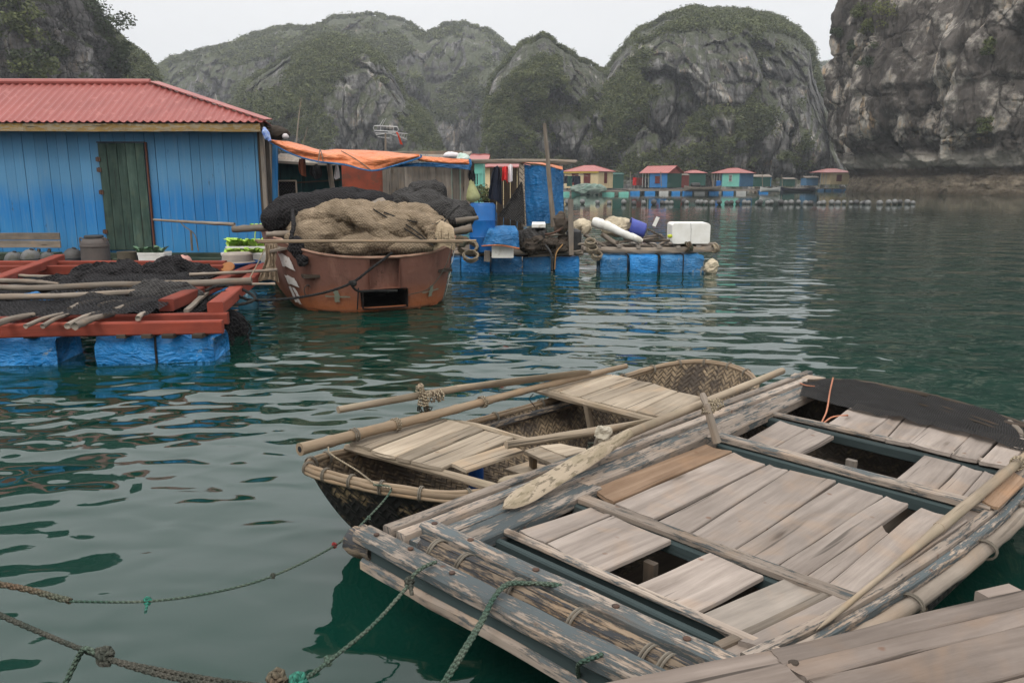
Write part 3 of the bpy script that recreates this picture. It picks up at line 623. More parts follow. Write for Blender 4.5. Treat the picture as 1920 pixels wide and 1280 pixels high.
# ---------------------------------------------------------------- floating village in the distance
def paint(name, c, sp=.5): return plain(name, c, tuple(x*.82 for x in c), 1.5, rough=.8, bump=.1, spots=[(tuple(x*.5 for x in c), 2.5, .62, sp)])
M['cream'] = paint('cream_wall', (.62, .50, .30)); M['farblue'] = paint('blue_wall', (.035, .17, .40)); M['farteal'] = paint('turquoise_wall', (.16, .44, .36))
M['fargreen'] = paint('dark_green_wall', (.02, .075, .06)); M['farbluegrey'] = paint('steel_blue_wall', (.06, .16, .28)); M['yellowtrim'] = paint('yellow_trim', (.62, .45, .06))
M['maroon'] = paint('maroon_shutter', (.13, .03, .025)); M['palegrey'] = paint('pale_grey', (.4, .4, .38))
def house(label, x0, x1, yf, depth, h0, he, hr, wmat, side=None, roofm='red', over=.35, hip=True, wins=(), porch=0, trim=None, sw=()):
    """x0..x1 front wall (m), front at yf, floor h0, eave he, ridge hr"""
    c = Vector((x1, yf, h0)); t = thing('floating_house', c, label, 'house')
    m = MB(); th = .12
    m.beam((x0, yf, (h0+he)/2), (x1, yf, (h0+he)/2), th, he-h0, ch=0); m.build('wall', wmat, t); m = MB(); m.beam((x0, yf+depth, (h0+he)/2), (x1, yf+depth, (h0+he)/2), th, he-h0, ch=0)
    m.build('wall', wmat, t)
    for x in (x0, x1): m = MB(); m.beam((x, yf-th/2-.005, (h0+he)/2), (x, yf+depth+.06, (h0+he)/2), th+.01, he-h0-.01, ch=0); m.build('side_wall', side or wmat, t)
    # roof with ribs
    m = MB(); a0, a1, b0, b1 = x0-over-porch, x1+over, yf-over, yf+depth+over; ym = (b0+b1)/2; hx = min((b1-b0)*.5, (a1-a0)*.35) if hip else 0; nn = max(8, int((a1-a0)/.25))
    for sgn, yb in ((1, b0), (-1, b1)):
        rows = []
        for i in range(nn+1):
            x = a0+(a1-a0)*i/nn; f = 1.0 if not hip else min(1, (x-a0)/hx if hx else 1, (a1-x)/hx if hx else 1); zo = .025*(i % 2)
            rows.append([(x, yb+(ym-yb)*f*k, he+.05+(hr-he)*f*k+zo) for k in (0, .5, 1)])
        m.grid(rows)
    if hip:
        for xb, s in ((a0, 1), (a1, -1)):
            rows = []
            for i in range(nn+1):
                y = b0+(b1-b0)*i/nn; f = min(1, (y-b0)/(ym-b0), (b1-y)/(b1-ym)); rows.append([(xb+s*hx*f*k, y, he+.05+(hr-he)*f*k+.02*(i % 2)) for k in (0, 1)])
            m.grid(rows)
    else:
        for x in (x0, x1): m.face([len(m.v), len(m.v)+1, len(m.v)+2], [(0, 0)]*3, .5); m.v += [(x, yf, he), (x, yf+depth, he), (x, ym, hr-.1)]
    rf = m.build('roof', M[roofm], t, solid=.05)
    if trim: m = MB(); m.beam((a0+.1, b0+.08, he-.06), (a1-.1, b0+.08, he-.06), .05, .16, ch=0); m.build('eave_trim', trim, t)
    for (wx, wz, ww, wh, fr, pn) in wins:
        m = MB(); y = yf-.08
        for s in (-1, 1): m.beam((wx+s*ww/2, y, wz-wh/2), (wx+s*ww/2, y, wz+wh/2), .1, .08, up=(0, 1, 0), ch=0)
        for s in (-1, 1): m.beam((wx-ww/2-.1, y-.01, wz+s*wh/2), (wx+ww/2+.1, y-.01, wz+s*wh/2), .1, .08, ch=0)
        f = m.build('window', fr, t)
        m = MB(); m.box((wx, yf-.06, wz), (ww-.06, .03, wh-.06), ch=0); m.build('pane', pn, f)
        m = MB(); m.beam((wx, y-.005, wz-wh/2), (wx, y-.005, wz+wh/2), .05, .05, up=(0, 1, 0), ch=0); m.beam((wx-ww/2, y-.01, wz), (wx+ww/2, y-.01, wz), .05, .05, ch=0); m.build('mullion', fr, f)
    for (wy, wz, ww, wh) in sw:
        m = MB(); m.box((x1+.09, wy, wz), (.06, ww, wh), ch=0); m.build('side_window', M['maroon'], t)
    if porch:
        for k in range(3): m = MB(); m.beam((x0-porch+.05+k*.55, yf+.1, h0), (x0-porch+.05+k*.55, yf+.1, he), .09, .09, up=(0, 1, 0)); m.build('porch_post', M['palegrey'], t)
    return t
def hx(px, y): return (px-960)/F*y*1.0
def hz(py, y): return V(960, py, y).z
def fh(label, px0, px1, D, ez, ft, rt, **k):
    """front wall between picture columns px0..px1 at distance D; ez/ft/rt = rows of eave, floor, ridge"""
    s = V(px0, 341, D).x; e = V(px1, 341, D).x; side_px = k.pop('side_px', 0); th = R(k.pop('ang', 0)); rot = 0
    dep = k.pop('depth', 4.5)
    if side_px:
        be = math.atan((px1-960)/F); rot = th+be; wf = (e-s)/math.cos(th)*math.cos(be); x_s = e-wf; dep = side_px/F*D/math.sin(th); kk = wf/(e-s); k['wins'] = [(px1-(px1-a)*kk,)+tuple(q) for a, *q in k.get('wins', ())]; s = x_s
    wins = [(V(a, b, D).x, hz(b, D), ww, wh, fr, pn) for a, b, ww, wh, fr, pn in k.pop('wins', ())]
    t = house(label, s, e, D, dep, hz(ft, D), hz(ez, D), hz(rt, D+dep/2), k.pop('wmat'), wins=wins, **k); t.rotation_euler.z = -rot; return t
mr_, gl = M['maroon'], M['glass']
fh('cream floating house with red hipped roof, yellow trim and maroon windows', 1058, 1121, 113, 322, 353, 311, wmat=M['cream'], trim=M['yellowtrim'], side_px=27, ang=27,
   wins=[(1078, 336, .95, 1.5, mr_, M['maroon']), (1101, 336, .95, 1.5, mr_, M['maroon'])], sw=[(115.2, 2.3, .9, 1.5)])
fh('dark green shed tucked behind the cream house', 1146, 1168, 124, 328, 353, 325, wmat=M['fargreen'], hip=False, depth=4, roofm='fargreen', over=.2)
fh('bright blue floating house with red gable roof and dark green side', 1217, 1252, 122, 325, 352, 312, wmat=M['farblue'], side=M['fargreen'], hip=False, porch=1.4, side_px=24, ang=33,
   wins=[(1233, 337, .75, 1.0, mr_, M['maroon'])])
fh('small brown plank shed right of the blue house', 1277, 1291, 128, 329, 352, 327, wmat=M['maroon'], hip=False, depth=3.2, over=.15, roofm='grey')
fh('green shed with red roof between the blue and turquoise houses', 1290, 1322, 135, 325, 348, 320, wmat=M['fargreen'], depth=4, over=.3)
fh('turquoise floating house with red hipped roof and blue side', 1353, 1387, 132, 325, 350, 316, wmat=M['farteal'], side=M['farbluegrey'], porch=1.7, side_px=23, ang=33,
   wins=[(1370, 334, .5, 1.0, M['palegrey'], gl)])
fh('dark green and blue lean-to shed right of the turquoise house', 1411, 1445, 140, 332, 350, 328, wmat=M['fargreen'], side=M['farbluegrey'], hip=False, depth=3, roofm='grey', over=.2)
fh('cream house with red roof half hidden by the right cliff', 1557, 1596, 160, 324, 346, 317, wmat=M['cream'], porch=2.0, depth=5, wins=[(1573, 334, .9, 1.2, mr_, M['maroon'])])
fh('low blue shed left of the cream house by the cliff', 1512, 1533, 165, 334, 348, 331, wmat=M['farbluegrey'], hip=False, depth=3, roofm='grey', over=.3)
fh('blue shack with tin roof at the foot of the far cliff', 1472, 1490, 172, 336, 349, 334, wmat=M['fargreen'], hip=False, depth=3, roofm='grey', over=.3)
# platforms and their floats
def platform(label, px0, px1, D, dep, deck, fl, step=2.1, top=.52):
    x0, x1 = V(px0, 341, D).x, V(px1, 341, D).x; t = thing('floating_platform', ((x0+x1)/2, D+dep/2, 0), label, 'platform')
    m = MB(); m.beam((x0, D+dep/2, top-.06), (x1, D+dep/2, top-.06), dep, .12, ch=0); m.build('deck', deck, t)
    m = MB(); m.beam((x0, D-.06, top-.13), (x1, D-.06, top-.13), .11, .16, ch=0); m.build('edge_beam', M['grey'], t)
    x = x0+.2; k = 0
    while x < x1-1:
        wd = 1.15+.5*rs.random(); mt = fl[int(rs.random()*len(fl))]; m = MB(); m.lathe([(.3, -wd/2), (.36, -wd/2+.06), (.36, wd/2-.06), (.3, wd/2)], (x+wd/2, D+.25, .12), 10, ax=(1, 0, 0)) if rs.random() < .0 else m.beam((x, D+.22, .14), (x+wd, D+.22, .14), .75, .52, ch=.08, n=4, wob=.03)
        m.build('float', mt, t); x += wd+.25+.55*rs.random()
    return t
for kx in ('float', 'floatold', 'palegrey', 'farteal'): pass
platform('plank platform carrying the cream house', 1046, 1176, 111.5, 12, M['grey'], [M['floatold'], M['fargreen'], M['farteal'], M['float']])
platform('long plank platform on blue floats under the blue and turquoise houses', 1180, 1420, 120.5, 14, M['grey'], [M['float'], M['float'], M['float'], M['palegrey']], 2.4, .6)
platform('short grey platform below the green lean-to shed', 1422, 1452, 134, 9, M['grey'], [M['floatold'], M['float']])
platform('platform under the house by the right cliff', 1476, 1592, 158.5, 9, M['grey'], [M['fargreen'], M['floatold'], M['farbluegrey']])
def farthing(name, label, cat, grp=None): return thing(name, (0, 0, 0), label, cat, grp)
# washing in front of the cream house, tarp heap, boats, fish drum
m = MB(); y = 112.0
g = [[V(1060+6*i, 329+1.5*math.sin(i), y) for i in range(8)]]; m.tube(g[0], .03, 4); tag(m.build('washing_line', M['twine']), 'thin washing line along the cream house', 'washing line')
for i, (px, w_, h_, mt, lab) in enumerate([(1062, .5, 1.0, 'cloth_navy', 'dark shirt at the left end of the far washing line'), (1068, .6, 1.4, 'fargreen', 'green trousers on the far washing line'), (1075, .35, .9, 'cloth_navy', 'short dark garment on the far washing line, middle'), (1081, .5, 1.3, 'cloth_navy', 'dark trousers on the far washing line'), (1086, .35, 1.2, 'cloth_navy', 'narrow dark garment at the right of the far washing line')]):
    m = MB(); a = V(px, 330, 111.9); m.grid([[a+Vector((w_*(j/4-.5)*(1+.3*k/4), .08*math.sin(j*2+k), -h_*k/4)) for k in range(5)] for j in range(5)]); tag(m.build('hanging_garment', M[mt], solid=.03), lab, 'clothes', 'clothes on the far washing line')
m = MB(); m.blob(V(1104, 353, 110.9)-Vector((0, 0, .1)), (2.2, .7, .5), .5, 1.9, 3, 30, 14); tag(m.build('tarp_heap', plain('grey_green_tarp', (.12, .2, .16), (.2, .22, .19), 1), smooth=False), 'grey green tarpaulin heap in front of the cream house', 'tarpaulin')
m = MB(); a = P(1308, 352, .62); a = V(1304, 347, 121.5); m.lathe([(.2, -.7), (.34, -.6), (.38, 0), (.34, .6), (.2, .7)], a, 10, ax=(1, 0, 0)); tag(m.build('drum', M['blackplastic']), 'dark drum lying on the platform right of the blue house', 'drum')
m = MB(); a = V(1347, 349, 121.5); m.lathe([(.34, 0), (.36, .1), (.36, 1.1), (.3, 1.2)], a-Vector((0, 0, .4)), 10); tag(m.build('drum', M['barrel']), 'blue drum standing left of the turquoise house', 'drum')
def farboat(px, D, L, label, mt, z=.0, gh=.5):
    c = P(px, 355, 0)*1.0; x = V(px, 341, D).x; t = thing('rowing_boat', (x, D, z), label, 'boat'); m = MB(); rows = []
    for i in range(13):
        s = i/12*2-1; wd = .55*(1-abs(s)**3)+.02; sh = gh+.28*s*s
        rows.append([(x+s*L/2, D+wd*math.cos(a), z+sh*(1-math.sin(a)) if 0 < a < math.pi else z+sh) for a in [math.pi*k/8 for k in range(9)]])
    m.grid(rows); m.build('hull', mt, t, solid=.04)
    m = MB()
    for s in (-.4, .1, .45): m.beam((x+s*L/2, D-.42, z+gh*.85), (x+s*L/2, D+.42, z+gh*.85), .2, .04)
    m.build('thwart', M['grey'], t); return t
farboat(1318, 120, 5.5, 'grey wooden boat moored among the far houses', M['grey'], .45)
farboat(1497, 150, 6.5, 'long dark rowing boat near the right far platform', M['cloth_navy'])
farboat(1445, 119, 3., 'small pale boat at the right end of the long platform', M['palegrey'], .3)
for i, (px, py, D) in enumerate([(1183, 330, 126), (1240, 330, 119.8), (1336, 333, 120), (1430, 330, 132), (1467, 335, 158)]):
    m = MB(); m.tube([P(px, 356, .3) if 0 else V(px, 350, D), V(px-1, py-8, D)], .07, 5); tag(m.build('mooring_post', M['stick']), ['leaning pole left of the blue house', 'thin pole in front of the blue house', 'thin pole left of the turquoise house', 'pole right of the turquoise house', 'pole standing alone before the far shore'][i], 'pole')
for i, (px, mt) in enumerate([(1190, 'cloth_red'), (1197, 'maroon'), (1204, 'maroon')]):
    m = MB(); a = V(px, 333, 127); m.grid([[a+Vector((.55*(j/3-.5), .06*math.sin(j*2+k), -1.2*k/4)) for k in range(5)] for j in range(4)]); tag(m.build('hanging_garment', M[mt], solid=.03), ['red garment hanging left of the far blue house', 'maroon garment left of the far blue house, middle one', 'maroon garment nearest the far blue house'][i], 'clothes', 'clothes left of the blue house')
# buoy line
proto = None
xs = [118, 192, 268, 326, 398, 450, 498, 549, 592, 613, 636, 700, 712, 768, 786, 808, 841, 876, 914, 936, 968, 1002, 1023, 1066, 1079, 1117, 1135, 1184, 1208, 1236, 1272, 1308, 1332, 1376, 1397, 1438, 1469, 1500, 1534, 1561, 1590, 1605, 1620, 1678, 1722, 1752, 1779, 1816, 1844]
m = MB(); m.lathe([(.05, -.2), (.12, -.17), (.19, -.08), (.21, .0), (.19, .09), (.12, .17), (.04, .205)], (0, 0, .08), 14); me_b = [m.build('buoy', M[k], smooth=True) for k in ('buoygrey', 'buoydark')]
for q in me_b: q.location = (0, 0, 0)
for i, xz in enumerate(xs):
    px = 1020+xz/2.6667; dk = i in (5, 7, 8, 20, 27, 39) or rs.random() < .2
    src = me_b[1 if dk else 0]; o = src.copy(); C.objects.link(o)
    p = P(px, 383.5-.6*math.sin(i*.7), 0); o.location = p+Vector((0, 0, -.10+.1*rs.random())); s = .85+.3*rs.random(); o.scale = (s, s, s)
    tag(o, 'dark round float in the buoy line across the bay' if dk else 'grey round float in the buoy line across the bay', 'buoy', 'dark buoys of the line' if dk else 'grey buoys of the line')
for q in me_b: bpy.data.objects.remove(q)
m = MB(); m.tube([P(1062+i*8.5, 384, -.03)+Vector((0, .3*math.sin(i*.5), 0)) for i in range(78)], .03, 4); tag(m.build('buoy_line', M['rope_k']), 'dark rope joining the row of floats', 'rope')
# ---------------------------------------------------------------- blue hut
def xz(px, py, y): v = V(px, py, y); return v.x, v.z
HY = 16.0
hut = thing('blue_hut', (-9, HY+1.2, .3), 'long bright blue plank hut with red corrugated hipped roof', 'hut')
xl = -14.6; xr = V(488, 350, HY).x; zt = V(500, 238, HY).z+.1; zb = .36
m = MB(); x = xl
while x < xr-.02:
    wd = min(.165+.09*rs.random(), xr-x); y = HY+.012*rs.random(); m.beam((x+.004+wd/2, y, zb), (x+wd/2+.02*(rs.random()-.5)*0, y, zt), wd-.004-.007*rs.random()**2, .03, up=(0, -1, 0), n=2, ch=.002); x += wd
m.build('front_wall', M['hutblue'], hut)
m = MB(); m.beam((xl, HY+.05, (zb+zt)/2), (xr, HY+.05, (zb+zt)/2), .03, zt-zb, ch=0); m.build('wall_lining', M['darkwood'], hut)
m = MB(); rc = Vector((-5.24, 18.3, 0)); m.slab([(xr, HY, zb), (xr, HY, zt), (rc.x, rc.y, zt), (rc.x, rc.y, zb)], .04, n=3); m.build('side_wall', M['darkwood'], hut)
for dx, dy in ((.07, .05), (.02, .6)):
    m = MB(); m.beam((xr+dx, HY+dy, zb), (xr+dx, HY+dy, zt), .09, .09, up=(0, 1, 0)); m.build('corner_post', M['grey'], hut)
# door
x0, x1 = V(206, 300, HY).x, V(290, 300, HY).x; x0, x1 = -8.07+.0, -7.17; dt = V(240, 269, HY).z; db = V(240, 468, HY).z
door = MB(); k = 0; x = x0
for wd in (.17, .2, .17, .19, .17):
    door.beam((x+wd/2, HY-.045, db), (x+wd/2, HY-.045, dt), wd-.008, .03, up=(0, -1, 0), ch=.003); x += wd
dr = door.build('door', M['greendoor'], hut)
for zz in (2.18, 1.98, 1.55, .78, .60, .42):
    m = MB(); m.beam((x0-.05, HY-.075, zz), (x0+.04, HY-.075, zz), .014, .08); m.tube([(x0-.005, HY-.08, zz-.05), (x0-.005, HY-.08, zz+.05)], .013, 6); m.build('hinge', M['iron'], dr)
m = MB(); m.beam((x1+.035, HY-.04, db-.05), (x1+.035, HY-.04, dt+.02), .035, .05, up=(0, -1, 0)); m.build('door_frame', plain('door_frame_brown', (.10, .035, .02), None, 5), hut)
m = MB(); m.beam((x0-.02, HY-.03, dt+.02), (x1+.02, HY-.03, dt+.02), .03, .02); m.build('door_head', M['darkwood'], hut)
# roof
EY = 15.55; ez = V(500, 228, EY).z; ex = V(499, 233, EY).x; RY = 16.95; rx, rz = xz(283, 156, RY); rcz = ez+.0
m = MB(); rows = []; nn = 150*4; xa = -15.2
for i in range(nn+1):
    x = xa+(ex-xa)*i/nn; f = 1.0 if x < rx else (ex-x)/(ex-rx); zo = .020*max(-.6, math.sin(2*math.pi*x/.152))
    rows.append([(x, EY+(RY-EY)*f*k, ez+(rz-ez)*f*k+zo) for k in (0, .5, 1)])
m.grid(rows)
rf = m.build('roof', M['red'], hut, solid=.012)
m = MB(); rows = []; rr = Vector((rc.x+.05, rc.y+.1, ez))
for i in range(121):
    f = i/120; a = Vector((ex, EY, ez)).lerp(rr, f); kk = 1-abs(2*f-1)*1.0; top = Vector((rx, RY, rz)); 
    tp = a.lerp(top, min(1, kk)) if f not in (0, 1) else a; rows.append([tuple(a+Vector((0, 0, .02*math.sin(f*120)))), tuple(tp)])
m.grid([[ (ex, EY, ez+.005), (rx, RY, rz)], [tuple(rr), (rx, RY, rz)]]); m.build('hip_face', M['red'], rf, solid=.012)
m = MB(); m.slab([(xa, RY, rz), (xa, 18.4, ez), (rr.x, rr.y, ez), (rx, RY, rz)], .02, n=2); m.build('rear_slope', M['red'], rf)
m = MB(); m.tube([(xa, RY-.02, rz+.035), (rx, RY-.02, rz+.02)], .06, 8); m.build('ridge_cap', M['red'], rf)
m = MB(); m.slab([Vector((rx, RY-.09, rz+.03)), Vector((rx+.12, RY+.09, rz+.05)), Vector((ex+.1, EY+.1, ez+.055)), Vector((ex-.02, EY-.03, ez+.04))], .015, n=8); m.build('hip_cap', M['red'], rf)
m = MB(); m.beam((xa, EY+.06, ez-.10), (V(160/3.37, 300, EY).x, EY+.06, ez-.10), .03, .15, n=3); m.build('fascia', M['fascia'], hut)
m = MB(); m.beam((V(161/3.37, 300, EY).x, EY+.055, ez-.10), (V(490, 300, EY).x, EY+.055, ez-.11), .03, .15, n=6, wob=.006); m.build('fascia', M['fascia'], hut)
m = MB(); m.beam((xa, EY+.3, ez-.12), (ex-.1, EY+.3, ez-.12), .5, .03, ch=0); m.build('soffit', M['darkwood'], hut)
m = MB(); m.beam((-8.3, HY-.12, .30), (xr+.1, HY-.12, .30), .12, .13, wob=.004); m.build('sill_beam', M['greensill'], hut)
m = MB(); m.beam((-14, HY-.14, .29), (-8.35, HY-.14, .29), .12, .13, wob=.004); m.build('sill_beam', M['greensill'], hut)
pf = thing('hut_platform', (-8, 16, 0), 'dark plank platform under the blue hut', 'platform')
m = MB(); m.beam((-14.5, 16.6, .2), (-3.9, 16.6, .2), 4.6, .06, ch=0); m.build('deck', M['darkwood'], pf)
for i in range(5): m = MB(); m.beam((-13+i*1.95, 14.8, .05), (-11.7+i*1.95, 14.8, .05), .8, .4, n=6, wob=.03, ch=.08); m.build('float', M['floatold'], pf)
m = MB(); m.tube([V(495, 240, 15.5), V(499, 250, 15.45), V(506, 265, 15.4)], [.03, .055, .03], 7, wob=.4); m.lathe([(.03, 0), (.05, .03), (.05, .16), (.015, .2)], V(502, 262, 15.4), 8, ax=(-.4, 0, 1)); tag(m.build('plastic_bottle', plain('clear_blue_plastic', (.30, .38, .5), (.06, .12, .4), 14, rough=.25)), 'crumpled clear and blue plastic bottle hanging at the roof corner', 'bottle')

# ---------------------------------------------------------------- things along the hut wall
b_ = thing('bench', (-9.9, 15.3, .3), 'weathered plank bench at the far left in front of the blue wall', 'bench')
for z0, z1 in ((.60, .74), (.745, .885)):
    m = MB(); m.beam((-11.3, 15.2, (z0+z1)/2-.08), (V(113, 450, 15.2).x, 15.2, (z0+z1)/2-.08), .03, z1-z0-.006, n=5, wob=.004); m.build('back_board', M['stick'], b_)
m = MB(); m.beam((-11.3, 15.05, .43), (V(114, 450, 15.2).x, 15.05, .43), .3, .03, n=4); m.build('seat', M['greensill'], b_)
for x in (-11., -9., -8.8): m = MB(); m.beam((x, 15.1, .2), (x, 15.2, .5), .05, .05, up=(0, 1, 0)); m.build('leg', M['darkwood'], b_)
def ballbuoy(px, py, y, r_, mt, lab, grp=None):
    t = thing('ball_float', V(px, py, y), lab, 'float', grp); m = MB(); c = V(px, py, y)
    m.lathe([(r_*math.cos(a)+.001, r_*math.sin(a)) for a in np.linspace(-1.5, 1.5, 11)], c, 18, ax=(.25, -.1, 1)); m.build('shell', M[mt], t, smooth=True)
    m = MB(); m.tube([c+Vector((r_*1.01*math.cos(a), r_*1.01*math.sin(a), 0)) for a in np.linspace(0, 2*math.pi, 22, endpoint=False)], r_*.05, 5, closed=True); m.build('seam', M[mt], t)
    m = MB(); m.lathe([(r_*.22, 0), (r_*.2, r_*.12)], c+Vector((r_*.24, -.1*r_, r_*.93)), 8, ax=(.25, -.1, 1)); m.build('eyelet', M['blackplastic'], t); return t
ballbuoy(26, 487, 14.5, .15, 'buoygrey', 'grey ball float, leftmost of three under the bench'); ballbuoy(58, 484, 14.5, .165, 'buoygrey', 'larger grey ball float, middle of three under the bench')
ballbuoy(90, 486, 14.6, .14, 'buoygrey', 'brownish grey ball float, right one of three under the bench'); ballbuoy(137, 482, 14.7, .17, 'buoydark', 'black ball float beside the grey churn'); ballbuoy(345, 492, 14.2, .14, 'pink', 'faded pink ball float below the blue wall right of the door')
ch = thing('churn', V(180, 492, 14.6), 'tall dark grey lidded plastic churn in front of the blue wall', 'churn'); c = V(181, 494, 14.6)
m = MB(); m.lathe([(.22, 0), (.245, .03), (.24, .30), (.25, .31), (.25, .34), (.24, .35), (.24, .38), (.2, .44), (.16, .46)], c, 24); m.build('body', M['churn'], ch, smooth='auto')
m = MB(); m.lathe([(.15, .455), (.165, .47), (.165, .50), (.15, .515)], c, 24); m.build('lid', M['blackplastic'], ch, smooth='auto')
for s in (-1, 1): m = MB(); m.tube(curve([c+Vector((s*.17, -.05, .45)), c+Vector((s*.23, -.05, .47)), c+Vector((s*.235, -.05, .38))], 8), .014, 6); m.build('handle', M['churn'], ch)
m = MB(); c = V(241, 496, 14.5); m.lathe([(.15, 0), (.185, .03), (.18, .2), (.19, .235), (.16, .235), (.15, .2), (.1, .19)], c, 18, sc=(1, .8)); tag(m.build('pot', plain('old_pot', (.10, .085, .06), (.06, .05, .035), 5), smooth='auto'), 'squat grey brown pot below the green door', 'pot')
def plants(px0, px1, py, y, h, mat_, t, nl, seed, broad=.05):
    rg = random.Random(seed); a = V(px0, py, y); b = V(px1, py, y); m = MB()
    for i in range(nl):
        p = a.lerp(b, rg.random())+Vector((0, rg.uniform(-.1, .12), 0)); an = rg.random()*6.28; ln = h*(.5+.6*rg.random()); ou = Vector((math.cos(an), math.sin(an), 0))*ln*(.3+.6*rg.random()); sd = Vector((-ou.y, ou.x, 0)).normalized()
        r = rg.random(); rows = []
        for k in range(5):
            t_ = k/4; c_ = p+ou*t_**1.3+Vector((0, 0, ln*(t_-.45*t_*t_))); w_ = broad*(.12+1.2*math.sin(math.pi*min(1, t_*.95+.05))**1.5)
            rows.append([c_-sd*w_+Vector((0, 0, .25*w_*(k % 2))), c_-Vector((0, 0, w_*.25)), c_+sd*w_+Vector((0, 0, -.2*w_*(k % 2)))])
        m.grid(rows, r=r)
    return m.build('leaves', mat_, t)
def foambox(px0, px1, pyt, pyb, y, label, dp=.35, name='planter_box', hollow=True):
    a = V(px0, pyb, y); b = V(px1, pyb, y); h = V(px0, pyt, y).z-a.z; t = thing(name, (a+b)/2, label, 'planter' if hollow else 'box'); m = MB(); W = (b.x-a.x); cx = (a.x+b.x)/2; ins = W*.05
    lo = [(-W/2+ins, 0), (W/2-ins, 0)]; 
    def rect(w_, d_, z, o=0): return [(cx-w_/2, y+dp/2-d_/2, z), (cx+w_/2, y+dp/2-d_/2, z), (cx+w_/2, y+dp/2+d_/2, z), (cx-w_/2, y+dp/2+d_/2, z)]
    g = [rect(W-2*ins, dp-2*ins, a.z), rect(W-.01, dp-.01, a.z+h-.04), rect(W, dp, a.z+h-.035), rect(W, dp, a.z+h), rect(W-.05, dp-.05, a.z+h), rect(W-.06, dp-.06, a.z+h-.08)]
    bb = m.grid(g, cv=True, flip=True); m.cap(bb, 4, .5); m.cap(bb+20, 4, .5, True); m.build('foam_tray', M['white'], t); return t
t = foambox(259, 309, 474, 499, 14.2, 'white foam planter box with dark green kale under the door'); plants(263, 305, 476, 14.35, .24, M['leafk'], t, 60, 3, .035)
m = MB(); m.beam(V(263, 476.5, 14.4), V(305, 476.5, 14.4), .25, .02, ch=0); m.build('soil', M['darkwood'], t)
t = foambox(424, 498, 462, 480, 14.4, 'white foam trough of bright green lettuce by the boat'); plants(430, 492, 464, 14.55, .28, M['leafl'], t, 90, 5, .055)
t = foambox(415, 500, 474, 492, 13.9, 'lower white foam tray of lettuce behind the upturned basin', .3); plants(425, 492, 476, 14.0, .18, M['leafl'], t, 60, 7, .05)
m = MB(); m.tube([V(478, 462, 14.9), V(478, 440, 14.9), V(480, 425, 14.9)], .012, 5); t = thing('seedling', V(478, 462, 14.9), 'tall single lettuce stalk standing above the trough', 'plant'); m.build('stem', M['leafl'], t); plants(474, 484, 428, 14.9, .15, M['leafl'], t, 14, 8, .04)
m = MB(); c = V(446, 494, 13.6); m.lathe([(.30, 0), (.30, .02), (.26, .05), (.245, .16), (.22, .185), (.1, .19)], c, 26); tag(m.build('basin', M['stone'], smooth='auto'), 'pale stone coloured basin lying upside down on a blue one', 'basin')
m = MB(); c = V(444, 504, 13.5); m.lathe([(.28, 0), (.36, .10), (.40, .105), (.40, .125), (.36, .125), (.27, .03)], c, 30); tag(m.build('basin', M['basin'], smooth='auto'), 'wide blue plastic basin beneath the pale basin', 'basin')
m = MB(); m.lathe([(.1, 0), (.11, .02), (.1, .04), (.07, .04)], V(428, 503, 12.6), 16, ax=(0, -.7, .7)); tag(m.build('bowl', plain('orange_bowl', (.35, .14, .04), (.2, .08, .03), 6), smooth='auto'), 'small orange brown bowl at the corner of the fish cage', 'bowl')
m = MB(); m.beam(V(213, 470, 15.4)-Vector((0, 0, .2)), V(418, 478, 15.2)-Vector((0, 0, .1)), .12, .1, n=8, wob=.01); tag(m.build('timber', M['greensill'], None), 'greenish timber lying along the foot of the blue wall', 'timber')
m = MB(); m.tube(curve([V(372, 470, 15.6), V(365, 440, 15.6), V(345, 424, 15.6), V(334, 412, 15.6)], 14), .012, 5, wob=.2); m.tube([V(360, 470, 15.6), V(358, 432, 15.6)], .022, 6, wob=.2); tag(m.build('bent_stick', M['twine']), 'crooked thin stick and twine against the blue wall', 'stick')

# ---------------------------------------------------------------- fish cage raft
cg = thing('fish_cage_raft', (-5.5, 10.5, 0), 'red painted timber fish cage raft moored before the blue hut', 'raft')
def rb(a, b, w=.14, h=.13, mt='redbeam'):
    m = MB(); m.beam(a, b, w, h, n=10, wob=.0025, ch=.012); m.build('beam', M[mt], cg)
zf = .355
rb(P(-120, 622, zf), P(418, 612, zf), .10, .13); rb(P(-120, 608, zf+.01), P(428, 597, zf+.01), .10, .12)
rb(P(-80, 497, .40)-Vector((3, 0, 0)), P(424, 497, .40), .12, .14); rb(P(-80, 508, .39)-Vector((3, 0, 0)), P(420, 505, .39), .12, .14)
rb(P(312, 572, .47), P(480, 502, .45), .16, .13); rb(P(404, 578, .47), P(500, 500, .45), .16, .13); rb(P(-90, 560, .47), P(112, 484, .47), .16, .13)
